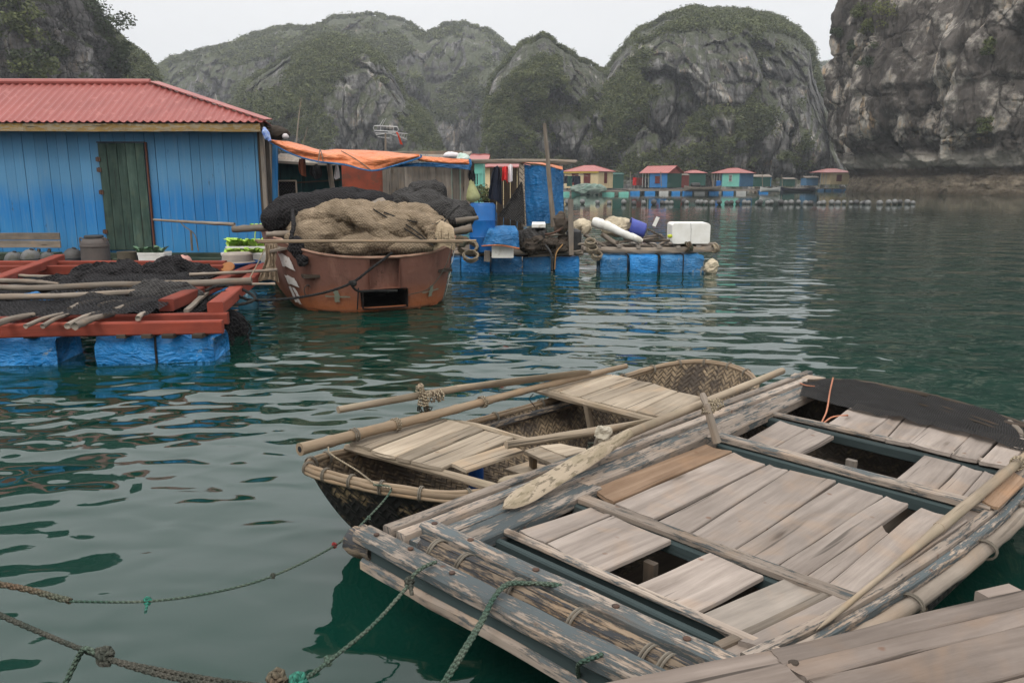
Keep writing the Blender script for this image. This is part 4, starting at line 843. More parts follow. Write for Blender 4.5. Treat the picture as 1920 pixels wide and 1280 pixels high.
# floats of the cage
def wrapfloat(px0, px1, pyb, dep, top, label, mt='float', y=None):
    a = P(px0, pyb, 0); b = P(px1, pyb-(px1-px0)*.02, 0)
    if y: a = Vector((V(px0, 400, y).x, y, 0)); b = Vector((V(px1, 400, y).x, y, 0))
    t = thing('wrapped_float', (a+b)/2, label, 'float', None); m = MB(); d = (b-a); L = d.length; d.normalize(); nv = Vector((-d.y, d.x, 0)); secs = []; k = rs.random()*40; N = 46; Q = 40
    for i in range(N):
        s = i/(N-1); e = 1-abs(2*s-1)**14*.10; sec = []
        for j in range(Q):
            A = 2*math.pi*j/Q; ca, sa = math.cos(A), math.sin(A); X = math.copysign(abs(ca)**.42, ca)*dep/2*e; Zc = math.copysign(abs(sa)**.42, sa)*(top+.12)/2*e
            q = a+d*(s*L)+nv*(dep/2+X)+Vector((0, 0, (top-.12)/2+Zc))
            fo = 1-2*abs(n1(s*L*3.3+k+Zc*3.5, ca*1.2, sa*1.2, 3)); dn = .030*fo+.012*n1(s*L*12+k, ca*5, Zc*20, 5)+.018*n1(s*L*1.6+k, ca, sa, 6); q = q+nv*ca*dn+Vector((0, 0, sa*dn*1.2)); sec.append(q)
        secs.append(sec)
    b0 = m.grid(secs, cv=True, flip=True); m.cap(b0, Q, .5); m.cap(b0+(N-1)*Q, Q, .5, True); m.build('wrap', M[mt], t, smooth=True)
    return t, a, b, d, nv
def straps(t, a, d, nv, L, dep, top, ss, mt='rope_k'):
    for s in ss:
        c = a+d*L*s; m = MB(); m.tube([c-nv*.03+Vector((0, 0, -.05)), c-nv*.035+Vector((0, 0, top*.6)), c-nv*.01+Vector((0, 0, top+.02)), c+nv*dep+Vector((0, 0, top+.02))], .012, 5); m.build('strap', M[mt], t)
for px0, px1, pyb, lab in ((180, 402, 682, 'bright blue tarp wrapped float under the right corner of the fish cage'), (-110, 105, 688, 'bright blue tarp wrapped float under the front of the cage at the left edge')):
    t, a, b, d, nv = wrapfloat(px0, px1, pyb, .62, .265, lab); straps(t, a, d, nv, (b-a).length, .62, .27, (.52,) if px0 > 0 else (.2,))
for i, (a, b) in enumerate([((215, 640), (232, 640)), ((262, 632), (280, 632)), ((300, 632), (322, 632)), ((357, 626), (376, 626)), ((40, 640), (62, 640))]):
    m = MB(); p = P(a[0], 632, .285); q = P(b[0], 632, .285); m.beam(p+Vector((0, .33, 0)), q+Vector((0, .33, 0)), .6, .04); m.build('packing_block', M['darkwood'], cg)
for i, (px0, px1, y) in enumerate([(15, 95, 10.9), (372, 420, 12.5), (100, 130, 11.2)]):
    wrapfloat(px0, px1, 0, .5, .22, ['blue float half hidden inside the fish cage at the left', 'blue float at the far right corner of the fish cage', 'small blue float between the cage poles'][i], y=y)
m = MB(); c = P(466, 578, 0); m.lathe([(.06, -.2), (.12, -.16), (.14, .0), (.14, .1), (.10, .19), (.03, .22)], c+Vector((0, 0, .05)), 16); tag(m.build('drum_float', plain('teal_drum', (.03, .16, .25), (.10, .2, .24), 6, rough=.25, spec=.6), smooth=True), 'upright blue plastic drum float beside the cage corner', 'float')
def pole(name, pts, r0, r1, mt, label, cat='pole', grp=None, nn=26, wob=.18, seg=8):
    c = curve(pts, nn); m = MB(); m.tube(c, [r0+(r1-r0)*i/(nn-1) for i in range(nn)], seg, wob=wob); return tag(m.build(name, M[mt], smooth=True if seg > 7 else False), label, cat, grp)
zt_ = .50
pole('pole', [P(-60, 512, .50), P(60, 518, .47), P(205, 521, .5)], .03, .018, 'stick', 'thin pole lying far back across the fish cage at the left')
pole('pole', [P(-80, 528, .5), P(40, 527, .5), P(110, 532, .46)], .045, .02, 'stick', 'short pale pole ending near the left of the cage')
pole('pole', [P(-80, 535, .52), P(60, 540, .52), P(200, 534, .54), P(330, 532, .56), P(472, 527, .58)], .035, .045, 'stick', 'long pale driftwood pole spanning the whole fish cage')
pole('pole', [P(-80, 556, .5), P(100, 555, .5), P(280, 545, .52)], .035, .03, 'stick', 'brownish pole lying under the net in the cage middle')
pole('pole', [P(355, 515, .55), P(440, 511, .56), P(520, 506, .58)], .025, .02, 'stick', 'thin pole reaching from the cage corner towards the rusty boat')
pole('pole', [P(398, 534, .5), P(440, 533, .5), P(516, 532, .5)], .02, .016, 'stick', 'short thin pole over the cage corner by the tan net')
for i, (a, b, r_) in enumerate([((-20, 612), (62, 590), .035), ((48, 612), (118, 588), .022), ((80, 612), (128, 590), .022), ((126, 611), (186, 586), .028), ((140, 612), (212, 588), .035), ((258, 597), (275, 587), .026), ((215, 582), (285, 560), .03), ((130, 580), (185, 562), .03), ((185, 572), (235, 565), .02)]):
    pole('driftwood_stick', [P(a[0], a[1], .46), P((a[0]+b[0])/2, (a[1]+b[1])/2-3, .47), P(b[0], b[1], .46)], r_, r_*.8, 'stick', ['thick forked stick at the left edge on the front red beam', 'thin stick on the front red beam, left one of a pair', 'thin stick on the front red beam, right one of a pair', 'middle stick resting behind the thickest one on the front beam', 'thickest stick resting on the front red beam', 'short stub of stick on the beam near the right corner', 'stick lying under the black net, nearest the cage corner', 'stick under the black net, left of the others', 'thin stick under the net in the middle'][i], 'stick', None, 12)
m = MB(); m.beam(P(350, 582, .44), P(388, 548, .44), .06, .03, n=8, wob=.006); tag(m.build('plank', M['stick']), 'short grey plank between the two red cross beams', 'plank')
def cloth(name, rows_px, mt, label, cat, depth=0, n=26, mm=10, fold=.04, fr=5, solid=.006, y=None, z=None, smooth=False, seed=2, grp=None, parent=None):
    """rows_px: list of (list of (px,py,ydepth)) polylines from top to bottom, resampled into a sheet with folds"""
    R_ = [curve([V(*q) for q in r_], n) for r_ in rows_px]; m = MB(); g = []
    for i in range(n):
        col = curve([r_[i] for r_ in R_], mm); out = []
        for j, p in enumerate(col):
            p = Vector(p); o = fold*(n1(i/n*fr+seed, j/mm*fr*.45, seed)+.5*n1(i/n*fr*2.6+seed, j/mm*fr, seed+3)); out.append(p+Vector((0, -o, o*.25)))
        g.append(out)
    m.grid(g); o = m.build(name, M[mt] if isinstance(mt, str) else mt, parent, smooth=smooth, solid=solid)
    return o if parent is not None else tag(o, label, cat, grp)
# nets on the cage
def netsheet(poly, zs, mt, label, seed=1, amp=.06, n=60, mm=26):
    A = curve([P(x, y, z) for (x, y), z in zip(poly[0], zs[0])], n); B = curve([P(x, y, z) for (x, y), z in zip(poly[1], zs[1])], n); m = MB(); g = []
    for i in range(n):
        row = []
        for j in range(mm):
            p = A[i].lerp(B[i], j/(mm-1)); q = np.array([[p.x*2.2, p.y*2.2, seed]]); o = float(fbm(q, 4, seed, ridge=True)[0])*amp; p = p+Vector((.03*n1(p.x*6, p.y*6, 1), .03*n1(p.x*6, p.y*6, 7), o)); row.append(p)
        g.append(row)
    m.grid(g); return tag(m.build('fishing_net', M[mt]), label, 'net')
netsheet([[(-60, 560), (60, 560), (140, 530), (240, 520), (350, 520), (372, 530)], [(-60, 604), (60, 604), (140, 600), (240, 600), (300, 590), (345, 560)]], [[.42, .40, .50, .52, .50, .48], [.40, .4, .43, .43, .43, .42]], 'netsheer', 'black fishing net spread over the poles of the fish cage', 4, .10)
netsheet([[(-60, 500), (100, 505), (250, 508), (400, 508)], [(-60, 600), (60, 600), (200, 600), (392, 585)]], [[.1]*4, [.1]*4], 'netblack', 'dark net hanging slack inside the fish cage just above the water', 9, .12, 50, 30)
m = MB(); m.blob(P(300, 524, .42), (.70, .40, .17), .22, 3.2, 5, 50, 26); m.blob(P(215, 524, .44), (.5, .35, .14), .18, 3.5, 8, 40, 20); m.blob(P(322, 508, .44), (.26, .22, .15), .14, 5, 12, 34, 18); m.blob(P(236, 503, .42), (.14, .12, .15), .1, 5, 13, 20, 12); m.blob(P(130, 532, .42), (.5, .2, .07), .1, 5, 14, 30, 12)
tag(m.build('net_pile', M['netblack']), 'black fishing net heaped on the fish cage', 'net')
m = MB(); m.blob(P(300, 556, .44), (.42, .25, .13), .12, 3.5, 25, 40, 20); tag(m.build('net_bundle', M['netgrey']), 'charcoal mesh bundle in front of the black net heap', 'net')
m = MB(); rg_ = random.Random(4)
for i in range(16):
    c = P(425+rg_.uniform(-25, 35), 600+rg_.uniform(-25, 0), .3); m.tube(curve([c, c+Vector((rg_.uniform(-.1, .1), rg_.uniform(-.1, .1), -.15)), c+Vector((rg_.uniform(-.15, .15), 0, -.36))], 7), .012, 4)
m.blob(P(438, 612, .10), (.12, .1, .2), .08, 6, 31, 16, 10); tag(m.build('hanging_net', M['netblack']), 'ragged black net hanging into the water at the cage corner', 'net')

# ---------------------------------------------------------------- rusty steel boat
bt = thing('steel_boat', (-2.06, 11.6, 0), 'rusty brown steel fishing boat seen from its stern, loaded with nets', 'boat')
def boatmat():
    b = NB('rusted_brown_paint'); ob = b.coord('obj'); z = b.n('SeparateXYZ'); b.l(ob, z.inputs[0]); n = b.noise(ob, 2.2, 6, .65); n2 = b.noise(b.coord('obj', (5, 5, 1.4)), 1, 6, .7)
    col = b.mix(b.rng(n, .3, .7), (.175, .078, .054), (.11, .05, .036)); col = b.mix(b.rng(n2, .52, .72, 0, .55), col, (.26, .14, .10)); col = b.mix(b.rng(b.noise(ob, 9, 5, .7), .62, .68, 0, .7), col, (.07, .03, .02))
    zz = b.mth('ADD', z.outputs[2], b.mth('MULTIPLY', n, -.35)); col = b.mix(b.rng(zz, -.10, .20, .9, 0), col, (.24, .075, .024)); col = b.mix(b.rng(z.outputs[2], .0, .05, .85, 0), col, (.05, .035, .02))
    return b.done(col, .75, b.bump(b.mth('ADD', n2, b.noise(ob, 14, 4)), .012, .8), .3)
M['boat'] = boatmat()
BX = -2.06; BY = 10.72
def hullpt(s, t):
    """s in -1..1 round the stern from port to starboard along the plan curve, t 0..1 from keel line to rim"""
    # plan curve: superellipse stern then sides
    def plan(s, wd):
        a = abs(s)
        if a < .5: th = a/.5*math.pi/2; x = wd*math.sin(th)**.8; y = .95*(1-math.cos(th)**1.0)
        else: x = wd*(1-.10*((a-.5)/.5)**2); y = .95+(a-.5)/.5*3.2
        return math.copysign(x, s), y
    wtop, wbot = 1.30, 1.08; rim = .745+.23*min(1, (abs(s)/.40))**2+(.02 if abs(s) > .5 else 0); z = -.12+(rim+.12)*t
    wd = wbot+(wtop-wbot)*(max(0, z+.0)/.9)**.75 if z > 0 else wbot-.25*(-z/.12); x, y = plan(s, wd); rake = -.14*(z/.9) if z > 0 else .05
    f = 1-min(1, abs(s)/.5); return Vector((BX+x, BY+.12+y+rake*f, z))
NS, NT = 121, 22; ss = [-1+2*i/(NS-1) for i in range(NS)]
def inhole(p):
    return (-2.36 < p.x < -1.76 and .06 < p.z < .30 and p.y < 11.3)
def inrec(p): return (-2.26 < p.x < -1.86 and .33 < p.z < .72 and p.y < 11.3)
mh = MB(); g = [[hullpt(s, j/(NT*2-1)) for j in range(NT*2)] for s in ss]; b0 = mh.grid(g, r=.5)
keep = []; hole = []
for k, f in enumerate(mh.f):
    c = sum((Vector(mh.v[i]) for i in f), Vector())/4; (keep.append(k) if not (inhole(c) or inrec(c)) else None)
mh.f = [mh.f[k] for k in keep]; mh.uv = [mh.uv[k] for k in keep]; mh.r = [mh.r[k] for k in keep]
mh.build('hull', M['boat'], bt, smooth=True, solid=.02)
m = MB(); m.tube([hullpt(s, 1.0)+Vector((0, 0, .005)) for s in ss[::2]], .018, 6); m.build('rim', plain('rim_paint', (.32, .20, .14), (.18, .09, .06), 6), bt)
def recess(x0, x1, z0, z1, dp, mt, name):
    m = MB(); y0 = BY+.02; y1 = BY+dp
    A = [(x0, z0), (x1, z0), (x1, z1), (x0, z1)]; m.grid([[(x, y0, z), (x, y1, z)] for x, z in A], cu=True); m.face([len(m.v)+i for i in range(4)], [(0, 0)]*4, .5); m.v += [(x, y1, z) for x, z in A]; m.build(name, mt, bt)
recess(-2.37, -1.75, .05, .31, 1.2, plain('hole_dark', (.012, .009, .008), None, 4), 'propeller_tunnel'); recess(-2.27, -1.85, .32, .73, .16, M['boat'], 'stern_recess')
m = MB(); m.beam((BX-1.05, 12.6, .5), (BX+1.05, 12.6, .5), 3.2, .04, ch=0); m.build('deck', M['darkwood'], bt)
M['whitepaint'] = plain('flaking_white_paint', (.62, .58, .55), (.5, .46, .42), 8, rough=.8, spots=[((.22, .09, .06), 16, .60, 1.0)])
def hullpatch(s0, s1, t0, t1, mt, name='painted_mark', sk=0, off=.026, nn=8):
    m = MB(); g = []
    for i in range(nn):
        row = []
        for j in range(6):
            s = s0+(s1-s0)*i/(nn-1)+sk*(j/5)+.003*n1(i*2, j*2); t = t0+(t1-t0)*j/5+.008*n1(i*3, j, 5); p = hullpt(s, t); dn = Vector((p.x-BX, p.y-12.2, 0)).normalized(); row.append(p+dn*off)
        g.append(row)
    m.grid(g, r=.5); return m.build(name, mt, bt, solid=.001)
for sg in (-1, 1):
    q = lambda a, b: (sg*a, sg*b)
    for (a, b, t0, t1, k) in [(.435, .335, .66, .82, .0), (.425, .335, .435, .545, .0), (.41, .385, .20, .40, 0), (.375, .355, .19, .28, 0), (.375, .352, .30, .40, 0), (.45, .43, .87, .93, 0)]: hullpatch(sg*a, sg*b, t0, t1, M['whitepaint'], sk=sg*.02)
M['greenpaint'] = plain('grey_green_paint', (.12, .15, .11), (.16, .14, .10), 8)
def cross(sc): hullpatch(sc-.008, sc+.010, .30, .48, M['greenpaint'], 'cross_mark'); hullpatch(sc-.045, sc+.05, .375, .395, M['greenpaint'], 'cross_mark', off=.029)
cross(-.155); cross(.175)
m = MB(); c = hullpt(-.295, .42); cc = [c+Vector((.05*math.cos(a), -.05, .075*math.sin(a))) for a in np.linspace(.4, 5.2, 14)]; m.tube(cc, .011, 6); m.build('hook', M['iron'], bt)
m = MB(); rg_ = random.Random(2)
for i in range(70):
    break
    s = rg_.uniform(-.36, .36); p = hullpt(s, .13+.09*rg_.random()**2+(.02 if abs(s) < .2 else 0)); r_ = .008+.014*rg_.random(); m.blob(p+Vector((0, -.02, 0)), (r_, r_*.7, r_*.8), .3*r_, 30, i, 7, 5)
rc_m = plain('rust_crust', (.30, .09, .025), (.16, .045, .015), 14)
for s0 in (-.30, -.12, -.05, .10, .22): hullpatch(s0-.03, s0+.035, .125+.01*math.sin(s0*40), .165+.02*math.cos(s0*30), rc_m, 'rust_crust', off=.024)
bt.rotation_euler.z = R(23)
# cargo
def heap(name, parts, mt, label, rolls=()):
    m = MB(); smooth = True
    for (pts, r_) in rolls: c_ = curve([V(*q) for q in pts], 26); m.tube(c_, [r_*(.35+.65*math.sin(math.pi*(i+1)/27)**.5) for i in range(26)], 22, wob=.45)
    for i, (c, r_, a_, fr) in enumerate(parts): m.blob(c, r_, a_, fr, i+len(label), 64, 34)
    return tag(m.build(name, M[mt], smooth=smooth), label, 'net')
heap('fishing_net', [(V(632, 425, 11.8), (.58, .5, .30), .24, 2.2), (V(600, 445, 11.4), (.42, .35, .26), .09, 3.4), (V(720, 425, 11.6), (.55, .45, .27), .20, 2.6), (V(790, 435, 11.7), (.42, .42, .25), .09, 3.4), (V(690, 458, 11.25), (.55, .3, .16), .08, 4), (V(760, 460, 11.3), (.45, .3, .12), .06, 4), (V(655, 405, 11.9), (.5, .4, .2), .09, 4), (V(765, 412, 12.0), (.45, .4, .2), .09, 4)], 'nettan', 'large tan fishing net piled in the stern of the rusty boat', [([(556, 420, 11.5), (600, 405, 11.3), (650, 402, 11.2), (700, 425, 11.1), (730, 462, 11.05)], .11), ([(740, 402, 11.5), (785, 412, 11.3), (808, 432, 11.2), (812, 458, 11.1)], .10)])
m = MB()
for i in range(16):
    a = V(812+i*2.4, 425+abs(i-8)*1.2, 11.2-.01*i); m.tube(curve([a+Vector((-.06, .15, .07)), a+Vector((0, 0, .03)), a+Vector((.03*math.sin(i), -.06, -.1)), a+Vector((.02, -.03, -.25))], 10), .022, 6, wob=.25)
tag(m.build('net_skein', M['netpale'], smooth=True), 'pale cream skein of net at the right of the tan net pile', 'net')
heap('fishing_net', [(V(570, 400, 12.2), (.5, .5, .26), .08, 2.6), (V(650, 385, 12.6), (.75, .5, .22), .08, 2.4), (V(525, 408, 12.0), (.22, .3, .22), .06, 4), (V(715, 383, 12.8), (.35, .4, .12), .05, 4)], 'netblack', 'black fishing net heaped on the left of the boat cargo')
heap('fishing_net', [(V(800, 392, 12.4), (.45, .4, .25), .12, 3), (V(845, 402, 12.5), (.34, .4, .20), .09, 3), (V(770, 385, 12.7), (.3, .3, .22), .09, 4), (V(800, 365, 13.0), (.28, .3, .2), .09, 4), (V(860, 410, 12.3), (.2, .3, .12), .06, 4)], 'netgrey', 'charcoal fine mesh net heaped on the right of the boat cargo')
m = MB()
for i, (a, b) in enumerate([((548, 395), (545, 450)), ((555, 448), (570, 495)), ((552, 450), (560, 490))]): m.tube(curve([V(a[0], a[1], 11.5), V((a[0]+b[0])/2+4, (a[1]+b[1])/2, 10.95), V(b[0], b[1], 10.72)], 12), .03, 6, wob=.5)
m.blob(V(566, 488, 10.68), (.07, .05, .06), .04, 12, 3, 16, 10); m.blob(V(556, 462, 10.8), (.09, .06, .13), .05, 9, 4, 18, 12); tag(m.build('hanging_net', M['netblack']), 'twist of black net hanging over the boat stern at the left', 'net')
m = MB()
for (pts) in ([(700, 392), (745, 420), (790, 448), (812, 460)], [(735, 405), (775, 430), (800, 450)], [(720, 398), (760, 412), (812, 420), (830, 412)], [(815, 455), (828, 425), (845, 400), (862, 385)]): m.tube(curve([V(x, y, 11.05+.004*(455-y)) for x, y in pts], 20), .010, 5)
tag(m.build('dangling_rope', M['rope_k']), 'black cords straggling over the tan net', 'cord')
m = MB(); m.slab([V(680, 388, 11.9), V(672, 380, 12.3), V(718, 370, 12.3), V(727, 379, 11.9)], .09, n=4); tag(m.build('foam_board', M['stick']), 'pale board wedged between the nets on the boat', 'board')
for i, (y_, z_) in enumerate([(0, 0), (.0, -.022)]):
    pole('bamboo_pole', [V(478+i*4, 451+i*3, 10.5), V(690, 452+i, 10.5), V(893-i*25, 451+i*3, 10.5)], .017, .013, 'bamboo', ['thin bamboo pole lashed across the boat stern, upper one of two', 'thin bamboo pole lashed across the boat stern, lower one of two'][i], 'pole')
pole('log', [V(436, 430, 12.0), V(470, 428, 12), V(510, 426, 12), V(560, 424, 12)], .05, .06, 'stick', 'grey split log sticking out left of the boat cargo', 'log')
pole('log', [V(500, 440, 11.3), V(545, 438, 11.3)], .045, .045, 'stick', 'short grey log under the black net at the left gunwale', 'log', nn=10)
pole('log', [V(832, 438, 11.3), V(885, 428, 11.3)], .05, .06, 'stick', 'short grey log at the right gunwale of the boat', 'log', nn=10)
pole('stick', [V(288, 412, 13.2), V(350, 416, 12.9), V(440, 421, 12.6)], .018, .028, 'stick', 'thin pale stick pointing left from the boat log', 'stick')
pole('log', [V(855, 415, 11.9), V(897, 408, 11.9)], .05, .03, 'stick', 'thin stub of wood beside the blue barrel', 'log', nn=8)
m = MB(); m.slab([V(505, 470, 10.9), V(548, 462, 10.9), V(546, 455, 11.3), V(508, 456, 11.3)], .03, n=3); tag(m.build('shelf_board', M['stick']), 'small grey board on the left gunwale of the boat', 'board')
cloth('tan_net', [[(497, 456, 11.0), (508, 456, 11.0), (520, 457, 11.0)], [(498, 490, 10.9), (508, 492, 10.9), (518, 490, 10.9)], [(480, 528, 10.8), (505, 524, 10.8), (524, 530, 10.8)]], 'nettanv', 'sheer tan net draped from the boat down to the cage corner', 'net', fold=.05, fr=8)
def rope(name, pts, r_, mt, label, n=70, grp=None, seg=6, twist=True): 
    c = curve(pts, n); m = MB()
    if twist and r_ > .004:
        # three laid strands
        for k in range(3):
            q = []; acc = 0
            N = max(n, int(sum((c[i+1]-c[i]).length for i in range(n-1))/(r_*1.3))); N = min(N, 420); cc = curve(pts, N)
            for i, p in enumerate(cc):
                d = (cc[min(i+1, N-1)]-cc[max(i-1, 0)]).normalized(); s_ = d.cross(Vector((0, 0, 1))); s_ = s_.normalized() if s_.length > .01 else Vector((1, 0, 0)); u_ = s_.cross(d)
                if i: acc += (p-cc[i-1]).length
                A = acc/r_*.62+k*2.094; q.append(p+(s_*math.cos(A)+u_*math.sin(A))*r_*.42)
            m.tube(q, r_*.55, 5)
    else: m.tube(c, r_, seg, wob=.1)
    return tag(m.build(name, M[mt], smooth=True), label, 'rope', grp)
rope('mooring_rope', [P(392, 560, .5), P(425, 547, .52), P(470, 562, .4), P(540, 560, .42), V(610, 548, 10.3), V(660, 530, 10.4), V(700, 500, 10.5), V(735, 474, 10.75)], .02, 'rope_k', 'thick black mooring rope from the fish cage to the boat stern', 60)
rope('rope_loop', [P(385, 545, .5), P(410, 536, .54), P(450, 541, .5), P(478, 560, .42), P(440, 571, .4), P(400, 556, .48)], .022, 'rope_k', 'black rope coiled loosely at the cage corner', 40)
m = MB(); m.tube(curve([V(655, 528, 10.38), V(670, 545, 10.5), V(700, 545, 10.6), V(745, 545, 10.6)], 16), .016, 6); m.blob(V(662, 531, 10.38), (.04, .03, .035), .02, 30, 3, 10, 8); m.tube([V(672, 540, 10.5), V(670, 580, 10.6)], .010, 5); tag(m.build('rope_knot', M['rope_k']), 'knotted black rope end above the dark stern opening', 'rope')
rope('rope', [V(848, 458, 10.95), V(835, 500, 10.75), V(805, 540, 10.62), V(765, 553, 10.6)], .006, 'rope_dg', 'thin dark line drooping along the right of the boat stern', 24, twist=False)
rope('rope', [V(497, 466, 10.9), V(480, 500, 10.6), P(463, 530, .5)], .008, 'rope_t', 'thin pale line from the cage corner up to the boat', 16, twist=False)

# ---------------------------------------------------------------- shack and its tarps
sh = thing('shack', (-3, 18, .3), 'patchwork shack of teal, red and grey boards between hut and boat', 'shack')
def board_wall(px0, px1, pyt, pyb, y, mt, wd, name, slant=0):
    a = V(px0, pyb, y); b = V(px1, pyt, y); m = MB(); x = a.x; z0, z1 = a.z, b.z
    while x < b.x-.02:
        w_ = min(wd*(.8+.4*rs.random()), b.x-x); m.beam((x+w_/2, y+.01*rs.random(), z0), (x+w_/2, y+.01*rs.random(), z1-.04*rs.random()), w_-.006, .025, up=(0, -1, 0), ch=.002, n=2); x += w_
    return m.build(name, M[mt], sh)
M['tealwall'] = wood('dark_teal_wall', (.006, .035, .045), (.02, .075, .075), 6)
board_wall(500, 645, 300, 400, 17.4, 'tealwall', .8, 'teal_wall'); board_wall(720, 872, 305, 430, 16.9, 'grey', .16, 'plank_wall')
m = MB(); m.beam(V(642, 350, 16.95), V(719, 350, 16.95), .03, V(0, 308, 16.95).z-V(0, 395, 16.95).z, ch=0); m.build('red_panel', M['plyred'], sh)
m = MB(); m.beam(V(876, 430, 16.85), V(876, 300, 16.85), .12, .1, up=(0, -1, 0), n=8, wob=.006); m.build('corner_post', M['stick'], sh)
m = MB(); m.beam(V(884, 430, 16.95), V(884, 300, 16.95), .12, .1, up=(0, -1, 0)); m.build('corner_post', M['darkwood'], sh)
m = MB(); m.beam(V(516, 345, 17.3), V(645, 337, 17.3), .03, .03); m.build('batten', M['darkwood'], sh)
m = MB(); m.slab([V(516, 302, 17.0), V(645, 306, 17.0), V(640, 292, 18.4), V(520, 289, 18.4)], .05, n=8, warp=.02); m.build('roof', M['grey'], sh)
m = MB(); a = [V(700, 286, 17.2), V(876, 287, 17.2), V(870, 283, 18.8), V(690, 281, 18.8)]; m.slab([V(700, 297, 16.8), V(872, 300, 16.8), V(885, 284, 19), V(700, 284, 19)], .04, n=6); m.build('roof', M['grey'], sh)
m = MB(); m.beam(V(730, 290, 18.2), V(868, 288, 18.2), .03, .12, n=4); m.build('gable_board', M['stick'], sh)
m = MB(); m.beam(V(760, 310, 16.75), V(872, 306, 16.75), .04, .05); m.build('eave_beam', M['grey'], sh)
m = MB(); m.slab([V(480, 404, 17.4)-Vector((0, 0, .6)), V(1080, 404, 17.4)-Vector((0, 0, .6)), V(1080, 404, 19.5)-Vector((0, 0, .6)), V(480, 404, 19.5)-Vector((0, 0, .6))], .05); m.build('floor', M['darkwood'], sh)
m = MB(); m.beam(V(515, 410, 16.3), V(515, 262, 16.3), .085, .085, up=(0, -1, 0), n=6); m.tube([V(521, 265, 16.2), V(520, 390, 16.2)], .008, 4); tag(m.build('blue_post', M['hutblue']), 'slim blue post between the hut corner and the shack', 'post')
# screen
t = thing('screen_panel', V(537, 380, 16.7), 'square dark mesh panel with pale frame leaning on the teal wall', 'panel'); m = MB(); q = [V(521, 339, 16.7), V(555, 339, 16.7), V(557, 378, 16.7), V(522, 379, 16.7)]
for i in range(4): m = MB(); m.beam(q[i], q[(i+1) % 4], .025, .03); m.build('frame', M['stick'], t)
m = MB(); m.slab([q[3]+Vector((0, .03, 0)), q[2]+Vector((0, .03, 0)), q[1]+Vector((0, .03, 0)), q[0]+Vector((0, .03, 0))], .01); m.build('mesh', M['netblack'], t)
OT = thing('orange_tarp', V(700, 300, 16.3), 'long orange tarpaulin with blue hem slung above the shack', 'tarpaulin')
cloth('sheet', [[(506, 262, 15.9), (545, 266, 16.0), (600, 281, 16.1), (640, 281, 16.1), (720, 284, 16.1), (787, 291, 16.0)], [(510, 264, 15.8), (545, 276, 15.7), (600, 288, 15.6), (650, 292, 15.6), (720, 298, 15.6), (785, 294, 15.9)], [(508, 268, 15.9), (545, 287, 15.7), (590, 301, 15.6), (645, 307, 15.5), (700, 318, 15.5), (784, 296, 15.9)]], 'orange', '', '', n=70, mm=16, fold=.045, fr=9, parent=OT)
m = MB(); m.tube(curve([V(507, 268, 15.88), V(545, 288, 15.68), V(590, 302, 15.58), V(645, 309, 15.48), V(698, 320, 15.46), V(745, 309, 15.6), V(786, 296, 15.88), V(789, 290, 15.9)], 50), .016, 6, wob=.3); m.build('hem', M['tarpblue'], OT)
cloth('sheet', [[(784, 292, 16.0), (830, 296, 16.0), (881, 300, 16.0)], [(782, 297, 15.9), (830, 303, 15.9), (880, 306, 15.9)], [(784, 301, 15.95), (830, 306, 15.95), (878, 309, 15.95)]], 'orange', '', '', n=36, mm=8, fold=.03, fr=6, parent=OT)
cloth('underside', [[(720, 309, 16.1), (800, 305, 16.1), (880, 308, 16.1)], [(700, 314, 16.1), (800, 313, 16.1), (878, 318, 16.0)]], 'tarpblue', '', '', n=30, mm=5, fold=.02, fr=6, parent=OT)
m = MB(); m.tube(curve([V(881, 299, 15.95), V(882, 308, 15.92), V(880, 318, 15.95)], 10), .025, 6, wob=.4); m.build('hem', M['tarpblue'], OT)
for (a, b) in (((600, 279), (597, 306)), ((640, 283), (696, 319)), ((601, 281), (606, 303))): m = MB(); m.tube(curve([V(a[0], a[1], 15.75), V((a[0]+b[0])/2, (a[1]+b[1])/2-2, 15.5), V(b[0], b[1], 15.45)], 10), .009, 5); m.build('tie_cord', M['twine'], OT)
pole('post', [V(617, 306, 16.2), V(620, 330, 16.2), V(625, 366, 16.2)], .05, .05, 'stick', 'leaning pale post holding up the orange tarp', 'post', nn=12)
cloth('rag', [[(561, 298, 16), (566, 297, 16), (573, 299, 16)], [(560, 312, 16), (566, 312, 15.9), (574, 314, 16)], [(563, 326, 16), (568, 330, 16), (575, 332, 16)]], 'cloth_rust', 'rust brown rag hanging below the orange tarp', 'rag', fold=.05)
cloth('rag', [[(583, 312, 16), (592, 308, 16), (603, 313, 16)], [(581, 325, 16), (592, 322, 15.8), (605, 328, 16)], [(585, 331, 16), (595, 337, 16), (604, 332, 16)]], 'cloth_black', 'black bag hanging below the orange tarp', 'bag', fold=.08)
cloth('cloth', [[(630, 309, 16), (632, 308, 16), (634, 309, 16)], [(628, 322, 16), (632, 320, 15.9), (637, 322, 16)], [(627, 335, 16), (632, 337, 15.9), (638, 333, 16)]], 'cloth_white', 'small white cloth hanging right of the leaning post', 'cloth', fold=.05)
cloth('cloth', [[(880, 318, 16.2), (884, 317, 16.2), (889, 320, 16.2)], [(878, 328, 16.2), (884, 332, 16.1), (892, 334, 16.2)], [(880, 340, 16.2), (886, 342, 16.1), (891, 336, 16.2)]], 'cloth_black', 'black rag hanging at the right end of the shack', 'rag', fold=.06)
m = MB(); c = V(886, 360, 16.1); m.lathe([(.02, .24), (.05, .20), (.05, .17), (.10, .05), (.14, -.08), (.13, -.16), (.05, -.2)], c, 14, ax=(-.1, 0, 1)); tag(m.build('net_bag', plain('yellow_green_mesh', (.32, .33, .16), (.22, .22, .10), 9), smooth=True), 'yellow green mesh bag hanging by the shack corner', 'bag')
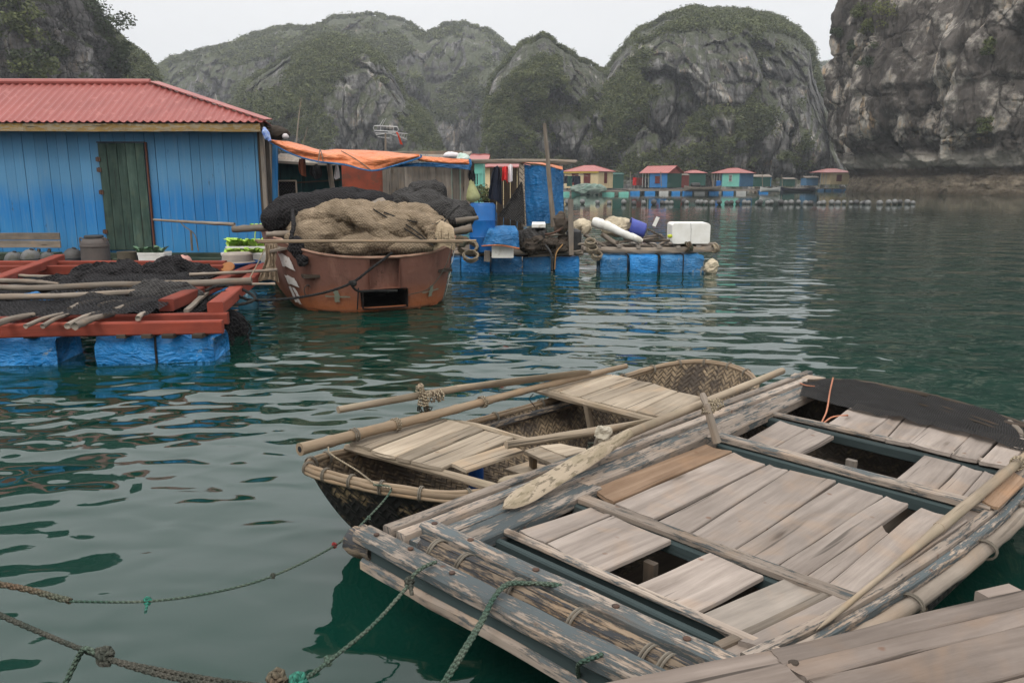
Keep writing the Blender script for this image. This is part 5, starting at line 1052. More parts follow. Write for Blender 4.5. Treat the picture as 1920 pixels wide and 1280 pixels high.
m = MB(); m.blob(V(846, 292, 16.6), (.16, .15, .06), .03, 8, 3, 18, 10); tag(m.build('sack', M['cloth_white'], smooth=True), 'white sack lying on the shack roof', 'sack')
m = MB(); m.blob(V(868, 296, 16.5), (.11, .12, .07), .05, 9, 4, 18, 10); tag(m.build('sack', plain('mint_bag', (.35, .5, .42), (.6, .62, .58), 9), smooth=False), 'crumpled pale green bag beside the white sack', 'bag')
m = MB(); m.blob(V(520, 250, 16.4), (.2, .15, .10), .08, 6, 9, 18, 10); tag(m.build('bundle', M['darkwood']), 'dark bundle lying at the hut roof corner', 'bundle')
m = MB(); m.blob(V(535, 256, 16.3), (.06, .06, .05), .02, 9, 9, 12, 8); tag(m.build('jug', M['cloth_white']), 'small white jug beside the bundle on the roof corner', 'jug')
# aerial
an = thing('tv_aerial', V(723, 290, 18), 'rooftop television aerial of thin metal rods above the shack', 'aerial'); AY = 18.
m = MB(); m.tube([V(723, 290, AY), V(723, 250, AY)], .022, 6); m.build('mast', M['stick'], an)
m = MB(); m.tube([V(705, 253, AY), V(730, 250, AY), V(763, 262, AY)], .009, 5); m.tube([V(728, 248, AY), V(764, 251, AY)], .008, 5); m.build('boom', M['metal'], an)
m = MB(); q = [V(702, 236, AY), V(745, 238, AY), V(747, 243, AY), V(745, 247, AY), V(702, 245, AY), V(700, 240, AY)]; m.tube(q, .010, 5, closed=True); m.build('loop_element', M['metal'], an)
for a, b in (((712, 236), (719, 224)), ((716, 236), (724, 222)), ((703, 250), (726, 250)), ((708, 257), (730, 259)), ((714, 236), (714, 246)), ((738, 238), (738, 248))): m = MB(); m.tube([V(a[0], a[1], AY), V(b[0], b[1], AY)], .008, 5); m.build('rod', M['metal'], an)
for k in range(7): m = MB(); p = V(734+k*4.6, 250.5+k*1.7, AY); m.tube([p+Vector((-.01, -.15, .02)), p+Vector((.01, .15, -.02))], .007, 4); m.tube([p, p+Vector((.02, 0, .08))], .006, 4); m.build('director_rod', M['metal'], an)
cloth('red_ribbon', [[(742, 248, 17.95), (745, 248, 17.95)], [(746, 256, 17.95), (750, 258, 17.9)], [(750, 270, 17.95), (755, 272, 17.95)]], 'flag', 'torn red ribbon fluttering on the aerial', 'ribbon', n=6, mm=8, fold=.02)
pole('thin_pole', [V(556, 268, 19), V(559, 230, 19), V(565, 183, 19)], .02, .008, 'stick', 'tall thin bare pole above the orange tarp', 'pole', seg=5, nn=10); pole('thin_pole', [V(568, 272, 19), V(574, 250, 19), V(577, 238, 19)], .012, .006, 'stick', 'shorter thin twig pole right of the tall one', 'pole', seg=5, nn=8)
m = MB(); m.tube([V(398, 200, 20), V(404, 178, 20), V(409, 200, 20)], .02, 4); m.grid([[V(402, 186, 20), V(400, 205, 20)], [V(406, 180, 20), V(410, 205, 20)]]); tag(m.build('pennant', M['palegrey'], solid=.01), 'small pale pennant poking above the red roof', 'pennant')
# houses behind the shack
fh('turquoise house glimpsed behind the shack end', 850, 903, 38, 303, 388, 293, wmat=M['farteal'], hip=False, depth=3, wins=[(893, 347, .25, 1.1, M['farteal'], M['glass'])])
fh('cream house with red roof behind the hanging clothes', 906, 990, 44, 315, 384, 303, wmat=M['cream'], depth=4)
platform('platform under the turquoise and cream houses behind the shack', 840, 1000, 37, 11, M['grey'], [M['floatold']])
shrub(V(912, 362, 36.5), .55, 'potted green shrub in front of the cream house behind the washing', 'leaf', 300, .07, 5)

# ---------------------------------------------------------------- work raft with drying frame
wr = thing('work_raft', (0, 17, 0), 'cluttered log raft with drying frame behind the boat', 'raft')
for i, (a, b, y, z, r_) in enumerate([(845, 1095, 15.85, .36, .05), (850, 1090, 16.3, .36, .06), (850, 1095, 17.2, .36, .06), (1085, 1000, 15.9, .40, .04)]): m = MB(); m.tube(curve([Vector((V(a, 400, y).x, y, z)), Vector((V((a+b)/2, 400, y).x, y+.02, z+.02)), Vector((V(b, 400, y).x, y, z))], 14), r_, 8, wob=.2); m.build('log', M['stick'], wr)
m = MB(); m.slab([(-1.3, 16.0, .33), (1.3, 16.0, .33), (1.3, 18.6, .33), (-1.3, 18.6, .33)], .05, n=4); m.build('deck', M['darkwood'], wr)
fr_ = thing('drying_frame', V(980, 420, 17), 'pole frame carrying a blue tarp curtain and clothes', 'frame')
for i, (a, b, y) in enumerate([((880, 301), (1080, 304), 16.6), ((888, 305), (1070, 307), 16.9), ((940, 300), (1082, 302), 17.5)]): m = MB(); m.tube(curve([V(a[0], a[1], y), V((a[0]+b[0])/2, (a[1]+b[1])/2-1, y), V(b[0], b[1], y)], 14), .03-.004*i, 7, wob=.2); m.build('rail', M['stick'], fr_)
m = MB(); m.tube(curve([V(1021, 231, 16.2), V(1027, 300, 16.2), V(1033, 370, 16.2), V(1038, 425, 16.2)], 16), [.035+.02*i/15 for i in range(16)], 8, wob=.15); m.build('tall_pole', M['stick'], fr_)
m = MB(); m.beam(V(981, 425, 17), V(978, 305, 17), .08, .08, up=(0, -1, 0), n=5); m.build('post', M['grey'], fr_)
m = MB(); m.beam(V(1052, 420, 17.6), V(1052, 305, 17.6), .07, .07, up=(0, -1, 0), n=5); m.build('post', M['grey'], fr_)
cloth('blue_curtain', [[(983, 308, 16.7), (1018, 312, 16.6), (1056, 319, 17.2)], [(984, 360, 16.7), (1020, 365, 16.6), (1056, 370, 17.2)], [(987, 424, 16.7), (1022, 419, 16.6), (1056, 418, 17.2)]], 'tarpblue', 'large blue tarpaulin curtain hanging from the drying frame', 'tarpaulin', n=40, mm=20, fold=.05, fr=7)
cloth('orange_edge', [[(975, 300, 16.9), (1015, 305, 16.9), (1054, 313, 17.2)], [(978, 305, 16.6), (1015, 309, 16.6), (1055, 319, 17.1)]], 'orange', 'orange tarpaulin edge along the top of the blue curtain', 'tarpaulin', n=20, mm=4, fold=.02)
M['lattice'] = woven('pale_lattice', (.42, .36, .28), (.08, .05, .04), (.1, .08, .06), .3, 14)
cloth('woven_strip', [[(973, 308, 16.65), (983, 308, 16.65)], [(974, 360, 16.65), (984, 360, 16.65)], [(978, 424, 16.65), (987, 424, 16.65)]], 'lattice', 'narrow pale woven strip beside the blue curtain', 'matting', n=4, mm=16, fold=.01)
m = MB(); x = V(925, 400, 17.8).x
for k in range(5): m.beam((x+k*.15, 17.8, .5), (x+k*.15, 17.8, 2.05), .14, .02, up=(0, -1, 0)); 
tag(m.build('board_screen', M['darkwood']), 'dark brown board screen behind the clothes', 'screen')
cloth('black_net_curtain', [[(977, 341, 16.6), (979, 341, 16.6)], [(957, 372, 16.6), (982, 372, 16.6)], [(934, 405, 16.6), (984, 420, 16.6)]], 'netgrey', 'black net hanging in a triangle beside the blue curtain', 'net', n=14, mm=14, fold=.03)
cloth('jacket', [[(926, 313, 16.4), (932, 311, 16.4), (936, 314, 16.4)], [(920, 340, 16.4), (930, 338, 16.3), (940, 342, 16.4)], [(915, 372, 16.4), (928, 376, 16.3), (941, 385, 16.4)]], 'cloth_navy', 'long dark navy jacket hanging on the drying frame', 'clothes', fold=.06)
cloth('shirt', [[(942, 313, 16.4), (946, 312, 16.4), (951, 312, 16.4)], [(942, 326, 16.4), (947, 325, 16.3), (952, 327, 16.4)], [(941, 340, 16.4), (947, 338, 16.3), (952, 345, 16.4)]], 'cloth_red', 'small bright red shirt hanging on the drying frame', 'clothes', fold=.07)
cloth('shirt', [[(954, 309, 16.4), (957, 308, 16.4), (961, 310, 16.4)], [(953, 325, 16.4), (957, 324, 16.3), (961, 326, 16.4)], [(952, 340, 16.4), (957, 342, 16.3), (961, 339, 16.4)]], 'cloth_white', 'small white shirt hanging next to the red one', 'clothes', fold=.05)
bl = thing('barrel', V(904, 455, 15.6), 'large blue plastic barrel standing behind the rusty boat', 'barrel'); c = Vector((V(904, 400, 15.6).x, 15.7, .40)); rb_ = .255
m = MB(); m.lathe([(rb_*.93, 0), (rb_, .02), (rb_, .28), (rb_*1.03, .30), (rb_, .32), (rb_, .60), (rb_*1.03, .62), (rb_, .64), (rb_, .90), (rb_*.93, .93), (rb_*.9, .925)], c, 28); m.build('body', M['barrel'], bl, smooth='auto')
m = MB(); m.lathe([(rb_*.88, .93), (rb_*.88, .945), (.0, .945)], c, 28); m.build('lid', M['barrel'], bl)
# cooler box under blue tarp
cb = thing('cooler_box', V(935, 470, 15.4), 'white foam box covered by a bright blue tarp with orange hem', 'box'); m = MB(); a, b = V(922, 473, 15.3), V(963, 473, 15.3); m.beam(((a.x+b.x)/2, 15.3, .46), ((a.x+b.x)/2, 15.75, .46), b.x-a.x, .28, ch=.01); m.build('foam_box', M['white'], cb)
cloth('cover', [[(918, 425, 15.75), (942, 423, 15.75), (966, 424, 15.75)], [(916, 430, 15.4), (942, 430, 15.4), (971, 434, 15.4)], [(914, 434, 15.25), (942, 434, 15.25), (972, 436, 15.25)], [(904, 460, 15.2), (938, 458, 15.18), (974, 464, 15.2)]], 'tarpblue', '', '', n=26, mm=16, fold=.04, fr=5, parent=cb)
m = MB(); m.tube(curve([V(903, 461, 15.18), V(938, 460, 15.16), V(974, 466, 15.18)], 16), .012, 5, wob=.3); m.build('orange_hem', M['orange'], cb)
m = MB(); m.beam(V(914, 470, 15.4), V(913, 490, 15.4), .12, .1, up=(0, 1, 0)); m.build('post', M['grey'], wr)
def coil(px, py, y, rad, n_, mt, label, r_=.012, tilt=(.1, -.7, .7), seed=1):
    rg = random.Random(seed); c = V(px, py, y); q = Vector(tilt).to_track_quat('Z', 'Y'); m = MB()
    pts = []
    for i in range(n_*16):
        A = i/16*2*math.pi; rr = rad*(1+.14*math.sin(i*.37+seed)+.1*rg.random()); pts.append(c+q @ Vector((rr*math.cos(A), rr*.8*math.sin(A), .05*math.sin(i*.11)+.02*rg.random())))
    m.tube(pts, r_, 5); return tag(m.build('rope_coil', M[mt]), label, 'rope')
coil(878, 465, 15.4, .17, 9, 'rope_t', 'thick coil of pale rope on the raft right of the boat'); coil(882, 480, 15.2, .13, 6, 'rope_t', 'smaller heap of pale rope below the big coil', seed=4)
m = MB(); m.blob(V(862, 452, 15.2), (.13, .1, .09), .06, 9, 4, 22, 12); tag(m.build('rope_tangle', M['rope_b']), 'tangle of dull green rope beside the boat gunwale', 'rope')
# clutter
def stickpile(label, sticks, y, mt='stick', name='stick', cat='stick'):
    for i, (a, b, r_) in enumerate(sticks):
        pole(name, [V(a[0], a[1], y+i*.05), V((a[0]+b[0])/2, (a[1]+b[1])/2+rs.uniform(-2, 2), y+i*.04), V(b[0], b[1], y)], r_, r_*.8, mt, label[i], cat, None, 9, .3)
cloth('dark_sheet', [[(972, 432, 16.1), (1000, 425, 16.1), (1024, 428, 16.1)], [(975, 445, 15.9), (1000, 436, 15.8), (1026, 442, 15.8)], [(980, 468, 15.8), (1005, 462, 15.7), (1024, 466, 15.8)]], 'netgrey', 'crumpled dark sheet on the raft in front of the blue curtain', 'sheet', fold=.14, n=22, mm=14, fr=6)
m = MB()
for i in range(9): m.blob(V(985+i*9, 458+6*math.sin(i*2), 15.8+.2*math.cos(i*3)), (.13, .15, .07+.03*math.sin(i)), .12, 9, i, 26, 16)
tag(m.build('rag_heap', M['darkwood']), 'heap of dark rags and scraps in the middle of the raft', 'rags')
m = MB(); m.lathe([(.12, 0), (.15, .02), (.155, .2), (.15, .36), (.10, .40), (.05, .42)], Vector((V(1077, 400, 15.9).x, 15.95, .42)), 16, sc=(1, .8)); tag(m.build('jerrycan', M['blackplastic'], smooth='auto'), 'black plastic jerrycan behind the short grey post', 'can')
m = MB(); m.beam(V(1071, 478, 15.55), V(1070, 374, 15.6), .10, .07, up=(0, -1, 0), n=8, wob=.006); tag(m.build('post', M['grey']), 'short grey plank post standing on the raft edge', 'post')
m = MB(); m.beam(V(1049, 460, 15.75), V(1051, 405, 15.75), .09, .09, up=(0, -1, 0), n=8, wob=.02); m.blob(V(1052, 418, 15.7), (.12, .1, .18), .07, 7, 3, 20, 12); tag(m.build('post', M['darkwood']), 'dark post wrapped in old brown rope', 'post')
m = MB(); m.tube(curve([V(1020, 440, 15.7), V(1040, 436, 15.6), V(1056, 425, 15.6), V(1058, 408, 15.6)], 16), .024, 7); tag(m.build('bent_pipe', M['iron']), 'bent rusty pipe leaning on the rope wrapped post', 'pipe')
m = MB(); m.tube(curve([V(1022, 458, 15.5), V(1033, 475, 15.4), V(1036, 505, 15.4)], 14), .02, 6); tag(m.build('hose', M['blackplastic']), 'black hose drooping into the water between the floats', 'hose')
m = MB(); m.tube(curve([V(1055, 458, 15.5), V(1043, 475, 15.4), V(1040, 505, 15.4)], 14), .012, 6); tag(m.build('hose', plain('ochre_hose', (.35, .2, .08), None, 5)), 'thin ochre hose beside the black one', 'hose')
m = MB(); m.slab([V(997, 421, 15.8), V(1023, 421, 15.8), V(1022, 416, 16.1), V(998, 416, 16.1)], .06, n=3); tag(m.build('tray', M['white']), 'white foam tray at the foot of the blue curtain', 'tray')
stickpile(['brown stick sloping over the raft clutter', 'dark timber across the raft, left of the post', 'thin stick on the raft edge below the clutter', 'pale plank end by the coils of rope', 'dark timber behind the jerrycan'], [((985, 452), (1060, 438), .025), ((1000, 468), (1062, 462), .04), ((990, 480), (1090, 470), .03), ((1010, 462), (1050, 455), .03), ((1060, 462), (1120, 455), .035)], 15.7, 'stick', 'stick')
for i, (a, b, lab) in enumerate([(845, 862, 'stub of worn blue float just right of the boat stern'), (863, 918, 'worn blue wrapped float, second from the boat stern'), (920, 979, 'worn blue wrapped float below the covered cooler box'), (981, 1034, 'worn teal blue float in the middle of the raft edge'), (1042, 1088, 'worn bright blue float at the right end of the raft edge')]):
    t, p, q, d, nv = wrapfloat(a, b, 0, .7, .27+.03*(i % 2), lab, 'floatold' if i not in (4, 1) else 'float', y=15.75)
# debris raft
dw = thing('debris_raft', (2.6, 16.4, 0), 'small log raft piled with foam and scrap wood at the right', 'raft')
DY = 15.9
for i, (a, b, y, z, r_) in enumerate([(1095, 1350, 15.75, .44, .065), (1120, 1346, 16.2, .47, .055), (1110, 1330, 16.8, .42, .06), (1125, 1345, 17.1, .42, .05)]): m = MB(); m.tube(curve([Vector((V(a, 400, y).x, y, z)), Vector((V((a+b)/2, 400, y).x, y+.02, z-.02)), Vector((V(b, 400, y).x, y, z+.02))], 16), r_, 9, wob=.18); m.build('log', M['stick'], dw)
for i in range(7): m = MB(); x = V(1118+i*36, 400, 16.4).x; m.beam((x, 15.7, .50), (x+.05, 17.2, .48), .09, .05, n=5, wob=.01); m.build('cross_plank', M['grey'], dw)
for i, (a, b, lab) in enumerate([(1128, 1182, 'faded blue and buff wrapped float at the left of the debris raft'), (1184, 1240, 'blue wrapped float in the middle of the debris raft'), (1243, 1326, 'long blue float with torn white wrapping at the right of the debris raft')]):
    t, p, q, d, nv = wrapfloat(a, b, 0, .8, .33, lab, 'floatold' if i != 1 else 'float', y=15.6); straps(t, p, d, nv, (q-p).length, .8, .33, (.95,) if i < 2 else (.5,))
wb = foambox(1260, 1331, 418, 457, 15.7, 'big white foam block on the right end of the debris raft', .5, 'foam_block', False)
c = wb.location; m = MB(); a = V(1261, 420, 15.72); b = V(1330, 455, 15.72)
bpy.data.objects.remove(wb.children[0]); m.beam(((a.x+b.x)/2, 15.7, (a.z+b.z)/2), ((a.x+b.x)/2, 16.25, (a.z+b.z)/2), b.x-a.x, a.z-b.z+.03, ch=.035, n=6, wob=.006); m.build('block', M['white'], wb)
m = MB(); m.tube([V(1295, 417, 15.68), V(1296, 430, 15.67), V(1295, 456, 15.67)], .0025, 4); m.build('cord', M['rope_k'], wb)
m = MB(); cc = curve([V(1110, 415, 16.0), V(1140, 425, 15.95), V(1170, 438, 15.9), V(1205, 452, 15.85)], 22); m.tube(cc, [(.075 if i in (0, 21) else .105)-.0022*i for i in range(22)], 12, wob=.18); tag(m.build('foam_log', M['white'], smooth=True), 'long dirty white foam log slanting across the debris raft', 'foam')
m = MB(); m.blob(V(1155, 425, 16.3), (.26, .2, .17), .09, 5, 4, 36, 20); tag(m.build('cloth_heap', M['cloth_cream']), 'crumpled cream cloth heap behind the foam log', 'cloth'); m = MB(); m.blob(V(1090, 422, 16.4), (.17, .12, .10), .06, 7, 7, 26, 14); m.blob(V(1100, 430, 16.3), (.08, .1, .12), .06, 7, 8, 20, 12); tag(m.build('cloth_heap', M['cloth_cream']), 'small cream cloth heap right of the grey post', 'cloth')
tb = thing('tub', V(1192, 428, 16.1), 'violet blue plastic tub lying on its side on the debris raft', 'tub'); m = MB(); m.lathe([(.13, 0), (.15, .02), (.165, .16), (.175, .30), (.19, .33), (.17, .33), (.13, .04)], V(1209, 433, 16.1), 22, ax=(-1, 0, .28)); m.build('body', M['purple'], tb, smooth='auto')
m = MB(); m.beam(V(1215, 429, 15.9), V(1245, 445, 15.8), .12, .03, n=5, wob=.01); tag(m.build('board', M['darkwood']), 'dark board sloping down right of the violet tub', 'board')
m = MB(); m.beam(V(1226, 424, 15.9), V(1234, 407, 15.9), .07, .02, up=(0, 1, 0)); tag(m.build('white_slat', M['white']), 'short white slat sticking up on the debris raft', 'slat')
m = MB(); m.blob(V(1256, 443, 15.6), (.05, .04, .035), .01, 9, 3, 12, 8); tag(m.build('yellow_float', M['lime'], smooth=True), 'tiny yellow plastic float left of the white block', 'float')
ds = ['split driftwood at the left of the debris raft', 'thick driftwood branch below the foam log', 'pale stick crossing the debris raft', 'dark bar along the back of the debris raft', 'white edged slat at the middle of the debris raft', 'knotty driftwood branch near the left float', 'thin stick poking left over the raft gap', 'pale driftwood stick nearest the white block', 'slender stick in front of the foam log', 'dark plank under the violet tub']
stickpile(ds, [((1095, 440), (1150, 470), .04), ((1128, 438), (1172, 468), .05), ((1150, 455), (1235, 445), .025), ((1170, 450), (1262, 450), .035), ((1205, 450), (1230, 465), .02), ((1100, 460), (1160, 455), .05), ((1090, 475), (1105, 445), .025), ((1225, 462), (1262, 448), .03), ((1120, 470), (1200, 462), .025), ((1180, 448), (1240, 440), .03)], 15.9)
for i, (x, y_) in enumerate([(1110, 468), (1118, 480), (1105, 455)]): coil(x, y_, 15.6, .09, 4, 'rope_t', ['pale rope lashing at the left corner of the debris raft', 'pale rope hanging at the left float of the debris raft', 'loop of pale rope above the debris raft corner'][i], .016, seed=i+7)
coil(1290, 462, 15.65, .10, 4, 'rope_b', 'brown rope lashing under the white block', .018, (1, .1, .2), 3); coil(1340, 465, 15.65, .09, 4, 'rope_t', 'rope lashing on the right end of the raft logs', .016, (1, .1, .2), 5)
m = MB(); m.blob(V(1332, 500, 15.6), (.1, .08, .12), .08, 9, 5, 20, 14); tag(m.build('rag', M['cloth_cream']), 'frayed brown rag hanging at the right corner of the debris raft', 'rag')
# ---------------------------------------------------------------- plank decked sampan in front
A44 = R(44.3); O2 = Vector((-.45, 2.79, 0)); U_ = Vector((math.cos(A44), math.sin(A44), 0)); V_ = Vector((math.sin(A44), -math.cos(A44), 0))
def W(u, v, z): return O2+U_*u+V_*v+Vector((0, 0, z))
def ccurve(pts, n):
    pts = [Vector(p) for p in pts]; m = len(pts); out = []
    for i in range(n):
        t = i/n*m; k = int(t) % m; f = t-int(t); a, b, c, d = [pts[(k+j-1) % m] for j in range(4)]
        out.append(.5*((2*b)+(c-a)*f+(2*a-5*b+4*c-d)*f*f+(3*b-a-3*c+d)*f**3))
    return out
sp = thing('sampan', W(1.7, .75, 0), 'large weathered plank decked sampan filling the lower right, open hatches and peeling grey paint', 'boat')
def shell(outl, zr, zb, inset, n, rings, pw=.5):
    cu = sum((p.x for p in outl))/len(outl); cv = sum((p.y for p in outl))/len(outl); g = []
    for p in outl:
        row = []; d = Vector((cu-p.x, cv-p.y, 0)); L = d.length; d.normalize(); zt = zr(p) if callable(zr) else zr
        for j in range(rings):
            t = j/(rings-1); a = t*math.pi/2; ins = inset*((1-math.cos(a))**.9 if pw < .6 else t**1.05); z = zb+(zt-zb)*(1-math.sin(a)**1.0) if False else zt-(zt-zb)*math.sin(a)**(1.15 if pw < .6 else .92)
            row.append(W(p.x+d.x*ins, p.y+d.y*ins, z))
        g.append(row)
    return g
ol = ccurve([(.22, .10, 0), (.9, .06, 0), (1.8, .06, 0), (2.7, .04, 0), (3.30, .05, 0), (3.52, .30, 0), (3.56, .62, 0), (3.48, .95, 0), (3.28, 1.34, 0), (2.7, 1.50, 0), (2.0, 1.555, 0), (1.4, 1.53, 0), (.8, 1.46, 0), (.25, 1.30, 0), (.16, .7, 0)], 120)
for nm, off, mt in (('hull', 0, 'wovenout'), ('lining', .025, 'wovenindk')):
    oo = [p+(Vector((1.8, .75, 0))-p).normalized()*off for p in ol]; m = MB(); g = shell(oo, .405, -.02+off*1.6, .42, 120, 16); b0 = m.grid(g, cu=True); k = len(g); mm_ = len(g[0])
    m.face([b0+i*mm_+mm_-1 for i in range(k)], [(p.x, p.y) for p in oo], .5); m.build(nm, M[mt], sp, smooth=True)
m = MB(); c = W(1.8, .75, .05); m.slab([W(.5, .35, .06), W(.5, 1.15, .06), W(3.1, 1.15, .06), W(3.1, .3, .06)], .02, n=4); m.build('bilge_board', M['darkwood'], sp)
def bm(name, a, b, w_, h_, mt, n=14, wob=.0022, ch=.006, par=None): m = MB(); m.beam(W(*a), W(*b), w_, h_, n=n, wob=wob, ch=ch); return m.build(name, M[mt], par or sp)
def cbm(name, pts, w_, h_, mt, n=30, wob=.002, ch=.005):
    c = curve([W(*p) for p in pts], n); m = MB(); secs = []; k = rs.random()*9
    for i, p in enumerate(c):
        d = (c[min(i+1, n-1)]-c[max(i-1, 0)]).normalized(); s_ = d.cross(Vector((0, 0, 1))).normalized(); u_ = s_.cross(d); a, b = w_/2+wob*n1(i*.7+k, 2), h_/2+wob*.5*n1(i*.8+k, 5)
        secs.append([p+s_*x+u_*y for x, y in [(-a+ch, -b), (a-ch, -b), (a, -b+ch), (a, b-ch), (a-ch, b), (-a+ch, b), (-a, b-ch), (-a, -b+ch)]])
    m.sweep(secs); return m.build(name, M[mt], sp)
# left gunwale boards
bm('gunwale', (-.02, -.005, .440), (3.50, -.045, .445), .048, .10, 'rail', 40); bm('gunwale', (.0, .050, .432), (3.40, .008, .435), .050, .09, 'rail', 40); bm('gunwale', (.02, .108, .412), (3.36, .062, .415), .058, .08, 'railp', 40)
bm('side_board', (.10, .205, .425), (.93, .185, .43), .125, .05, 'railp', 20); bm('side_board', (1.86, .18, .43), (3.12, .125, .435), .12, .05, 'rail', 24); bm('side_board', (.9, .165, .405), (1.88, .145, .41), .075, .10, 'rail', 24)
# near end: double headed beam
bm('end_beam', (-.062, -.10, .445), (-.035, 1.62, .455), .095, .055, 'railp', 40, .004, .014); bm('end_beam', (-.055, -.08, .335), (-.03, 1.6, .345), .085, .05, 'rail', 40, .004, .012)
bm('end_beam_web', (-.050, -.06, .39), (-.028, 1.6, .40), .06, .07, 'teal', 20)
m = MB(); m.tube(curve([W(-.06, -.15, .395), W(-.06, -.12, .40), W(-.055, -.03, .40)], 8), [.035, .062, .064, .062, .058, .05, .045, .04], 12, wob=.2); m.build('end_block', M['bamboodk'], sp, smooth=True)
bm('inner_end_board', (.02, .02, .418), (.03, .30, .42), .10, .03, 'railp'); 
bm('cross_beam', (.118, .06, .462), (.150, 1.40, .467), .072, .05, 'railp', 34, .003, .008)
for v in (.10, .30, .62, .95, 1.2):
    m = MB(); c = W(.122+.02*v, v, .489); m.lathe([(.012, 0), (.012, .004), (.006, .007)], c, 10); m.build('bolt_head', M['iron'], sp)
for u, v in ((-.07, .0), (-.05, .18), (-.06, .42)): m = MB(); m.lathe([(.011, 0), (.011, .004), (.005, .007)], W(u, v, .474), 10); m.build('bolt_head', M['iron'], sp)
# split bamboo bundle lashed between end beam and cross beam
bd = MB()
for i in range(7):
    a = math.pi*i/6; bd.beam(W(.028+.038*math.cos(a), .15+.01*(i % 3), .445+.040*math.sin(a)), W(.052+.034*math.cos(a), 1.45, .450+.036*math.sin(a)), .025, .009, up=U_*math.cos(a)+Vector((0, 0, math.sin(a))), n=30, wob=.003)
bd.tube([W(.028, .155, .44), W(.052, 1.4, .446)], .034, 8)
bu = bd.build('bamboo_bundle', M['bamboodk'], sp)
for v in (.22, .37, .62, .88, 1.14, 1.2):
    m = MB()
    for k in range(2): m.tube([W(.034+.046*math.cos(a), v+k*.012+.008*math.sin(a), .447+.050*math.sin(a)) for a in np.linspace(0, 2*math.pi, 20, endpoint=False)], .0042, 5, closed=True)
    m.build('lashing', M['twine'], bu)
# frames between the hatches
bm('hatch_beam', (.345, .19, .438), (.345, 1.42, .438), .034, .022, 'rail', 24, .0018); bm('hatch_coaming', (.30, .12, .375), (.30, 1.42, .375), .03, .10, 'teal', 20); bm('hatch_coaming', (.37, .19, .385), (.37, 1.40, .385), .014, .09, 'teal', 12)
bm('hatch_beam', (.79, .26, .441), (.785, 1.40, .441), .058, .030, 'rail', 24); bm('hatch_coaming', (.79, .24, .40), (.785, 1.42, .40), .09, .05, 'teal', 20)
bm('hatch_beam', (1.92, .22, .446), (1.885, 1.50, .446), .064, .034, 'rail', 28); bm('hatch_coaming', (1.92, .18, .395), (1.89, 1.5, .395), .09, .06, 'teal', 20)
bm('hatch_beam', (2.53, .20, .441), (2.50, 1.44, .443), .034, .026, 'rail', 24); bm('hatch_coaming', (2.475, .18, .405), (2.455, 1.44, .405), .05, .05, 'teal', 20)
bm('hatch_beam', (3.26, -.05, .425), (3.16, 1.36, .425), .055, .03, 'darkwood', 24)
bm('end_cap', (3.37, -.10, .466), (3.40, .10, .466), .10, .03, 'rail', 6); bm('outer_end_beam', (3.40, .05, .43), (3.30, 1.3, .43), .05, .03, 'darkwood', 30)
for v in (.4, .8, 1.15):
    m = MB(); m.beam(W(2.2, v, .06), W(2.2, v, .40), .05, .03, up=U_); m.build('rib', M['grey'], sp)
m = MB(); m.beam(W(.6, .75, .06), W(.6, .75, .40), .05, .03, up=U_); m.build('rib', M['darkwood'], sp)
# right gunwale
RG = [(.25, 1.27), (.6, 1.335), (1.05, 1.39), (1.6, 1.43), (2.1, 1.44), (2.7, 1.41), (3.15, 1.33), (3.4, 1.2)]
for nm, off, z, w_, h_, mt in (('inner_rail', -.035, .43, .03, .03, 'stick'), ('side_plank', .008, .418, .06, .025, 'deck'), ('gunwale', .055, .432, .036, .04, 'rail'), ('outer_plank', .090, .41, .032, .05, 'railp')):
    cbm(nm, [(u, v+off, z) for u, v in RG], w_, h_, mt, 44)
m = MB(); cc = curve([W(u, v+.128, .388) for u, v in RG], 50); m.tube(cc, [.027*(1+.10*(i % 9 == 0)) for i in range(50)], 10, wob=.14); gb = m.build('bamboo_gunwale', M['stick'], sp, smooth=True)
for i in (6, 13, 21, 28, 35, 43):
    m = MB(); p = cc[i]; d = (cc[i+1]-p).normalized(); s_ = d.cross(Vector((0, 0, 1)))
    for k in range(2): m.tube([p+d*k*.012+(s_*math.cos(a)*1.15+Vector((0, 0, math.sin(a))))*.036 for a in np.linspace(0, 2*math.pi, 16, endpoint=False)], .004, 5, closed=True)
    m.build('lashing', M['twine'], gb)
# deck boards: corner pixels a,b (near end) c,d (far end)
def deck(qs, z, mt='deck', th=.018, warp=.004, jit=.004):
    for q in qs:
        zz = z+jit*(rs.random()-.5)*2; mt_ = q[4] if len(q) > 4 else mt
        m = MB(); m.slab([P(x, y, zz+(q[5] if len(q) > 5 else 0)) for x, y in q[:4]], th, n=12, m=4, warp=warp, chip=.003); m.build('deck_board', M[mt_], sp)
deck([[(975, 994), (1021, 1019), (1143, 966), (1108, 950)], [(1025, 1021), (1129, 1071), (1258, 1013), (1147, 968)],
      [(1189, 1099), (1297, 1150), (1432, 1082), (1330, 1038)], [(1306, 1154), (1388, 1197), (1562, 1118), (1466, 1088), 'grey']], .433, warp=.005)
deck([[(1111, 917), (1150, 941), (1372, 847), (1322, 835), 'deckbrown', -.006], [(1152, 943), (1224, 972), (1436, 872), (1374, 849)], [(1232, 977), (1286, 1003), (1478, 881), (1440, 872)],
      [(1288, 1004), (1368, 1038), (1568, 903), (1480, 881)], [(1370, 1039), (1448, 1067), (1657, 931), (1570, 904)], [(1449, 1068), (1500, 1087), (1704, 946), (1659, 931), 'deck'], [(1502, 1088), (1540, 1103), (1666, 1003), (1653, 985)],
      [(1542, 1104), (1600, 1126), (1815, 976), (1724, 953), 'deck', .004]], .445, warp=.005)
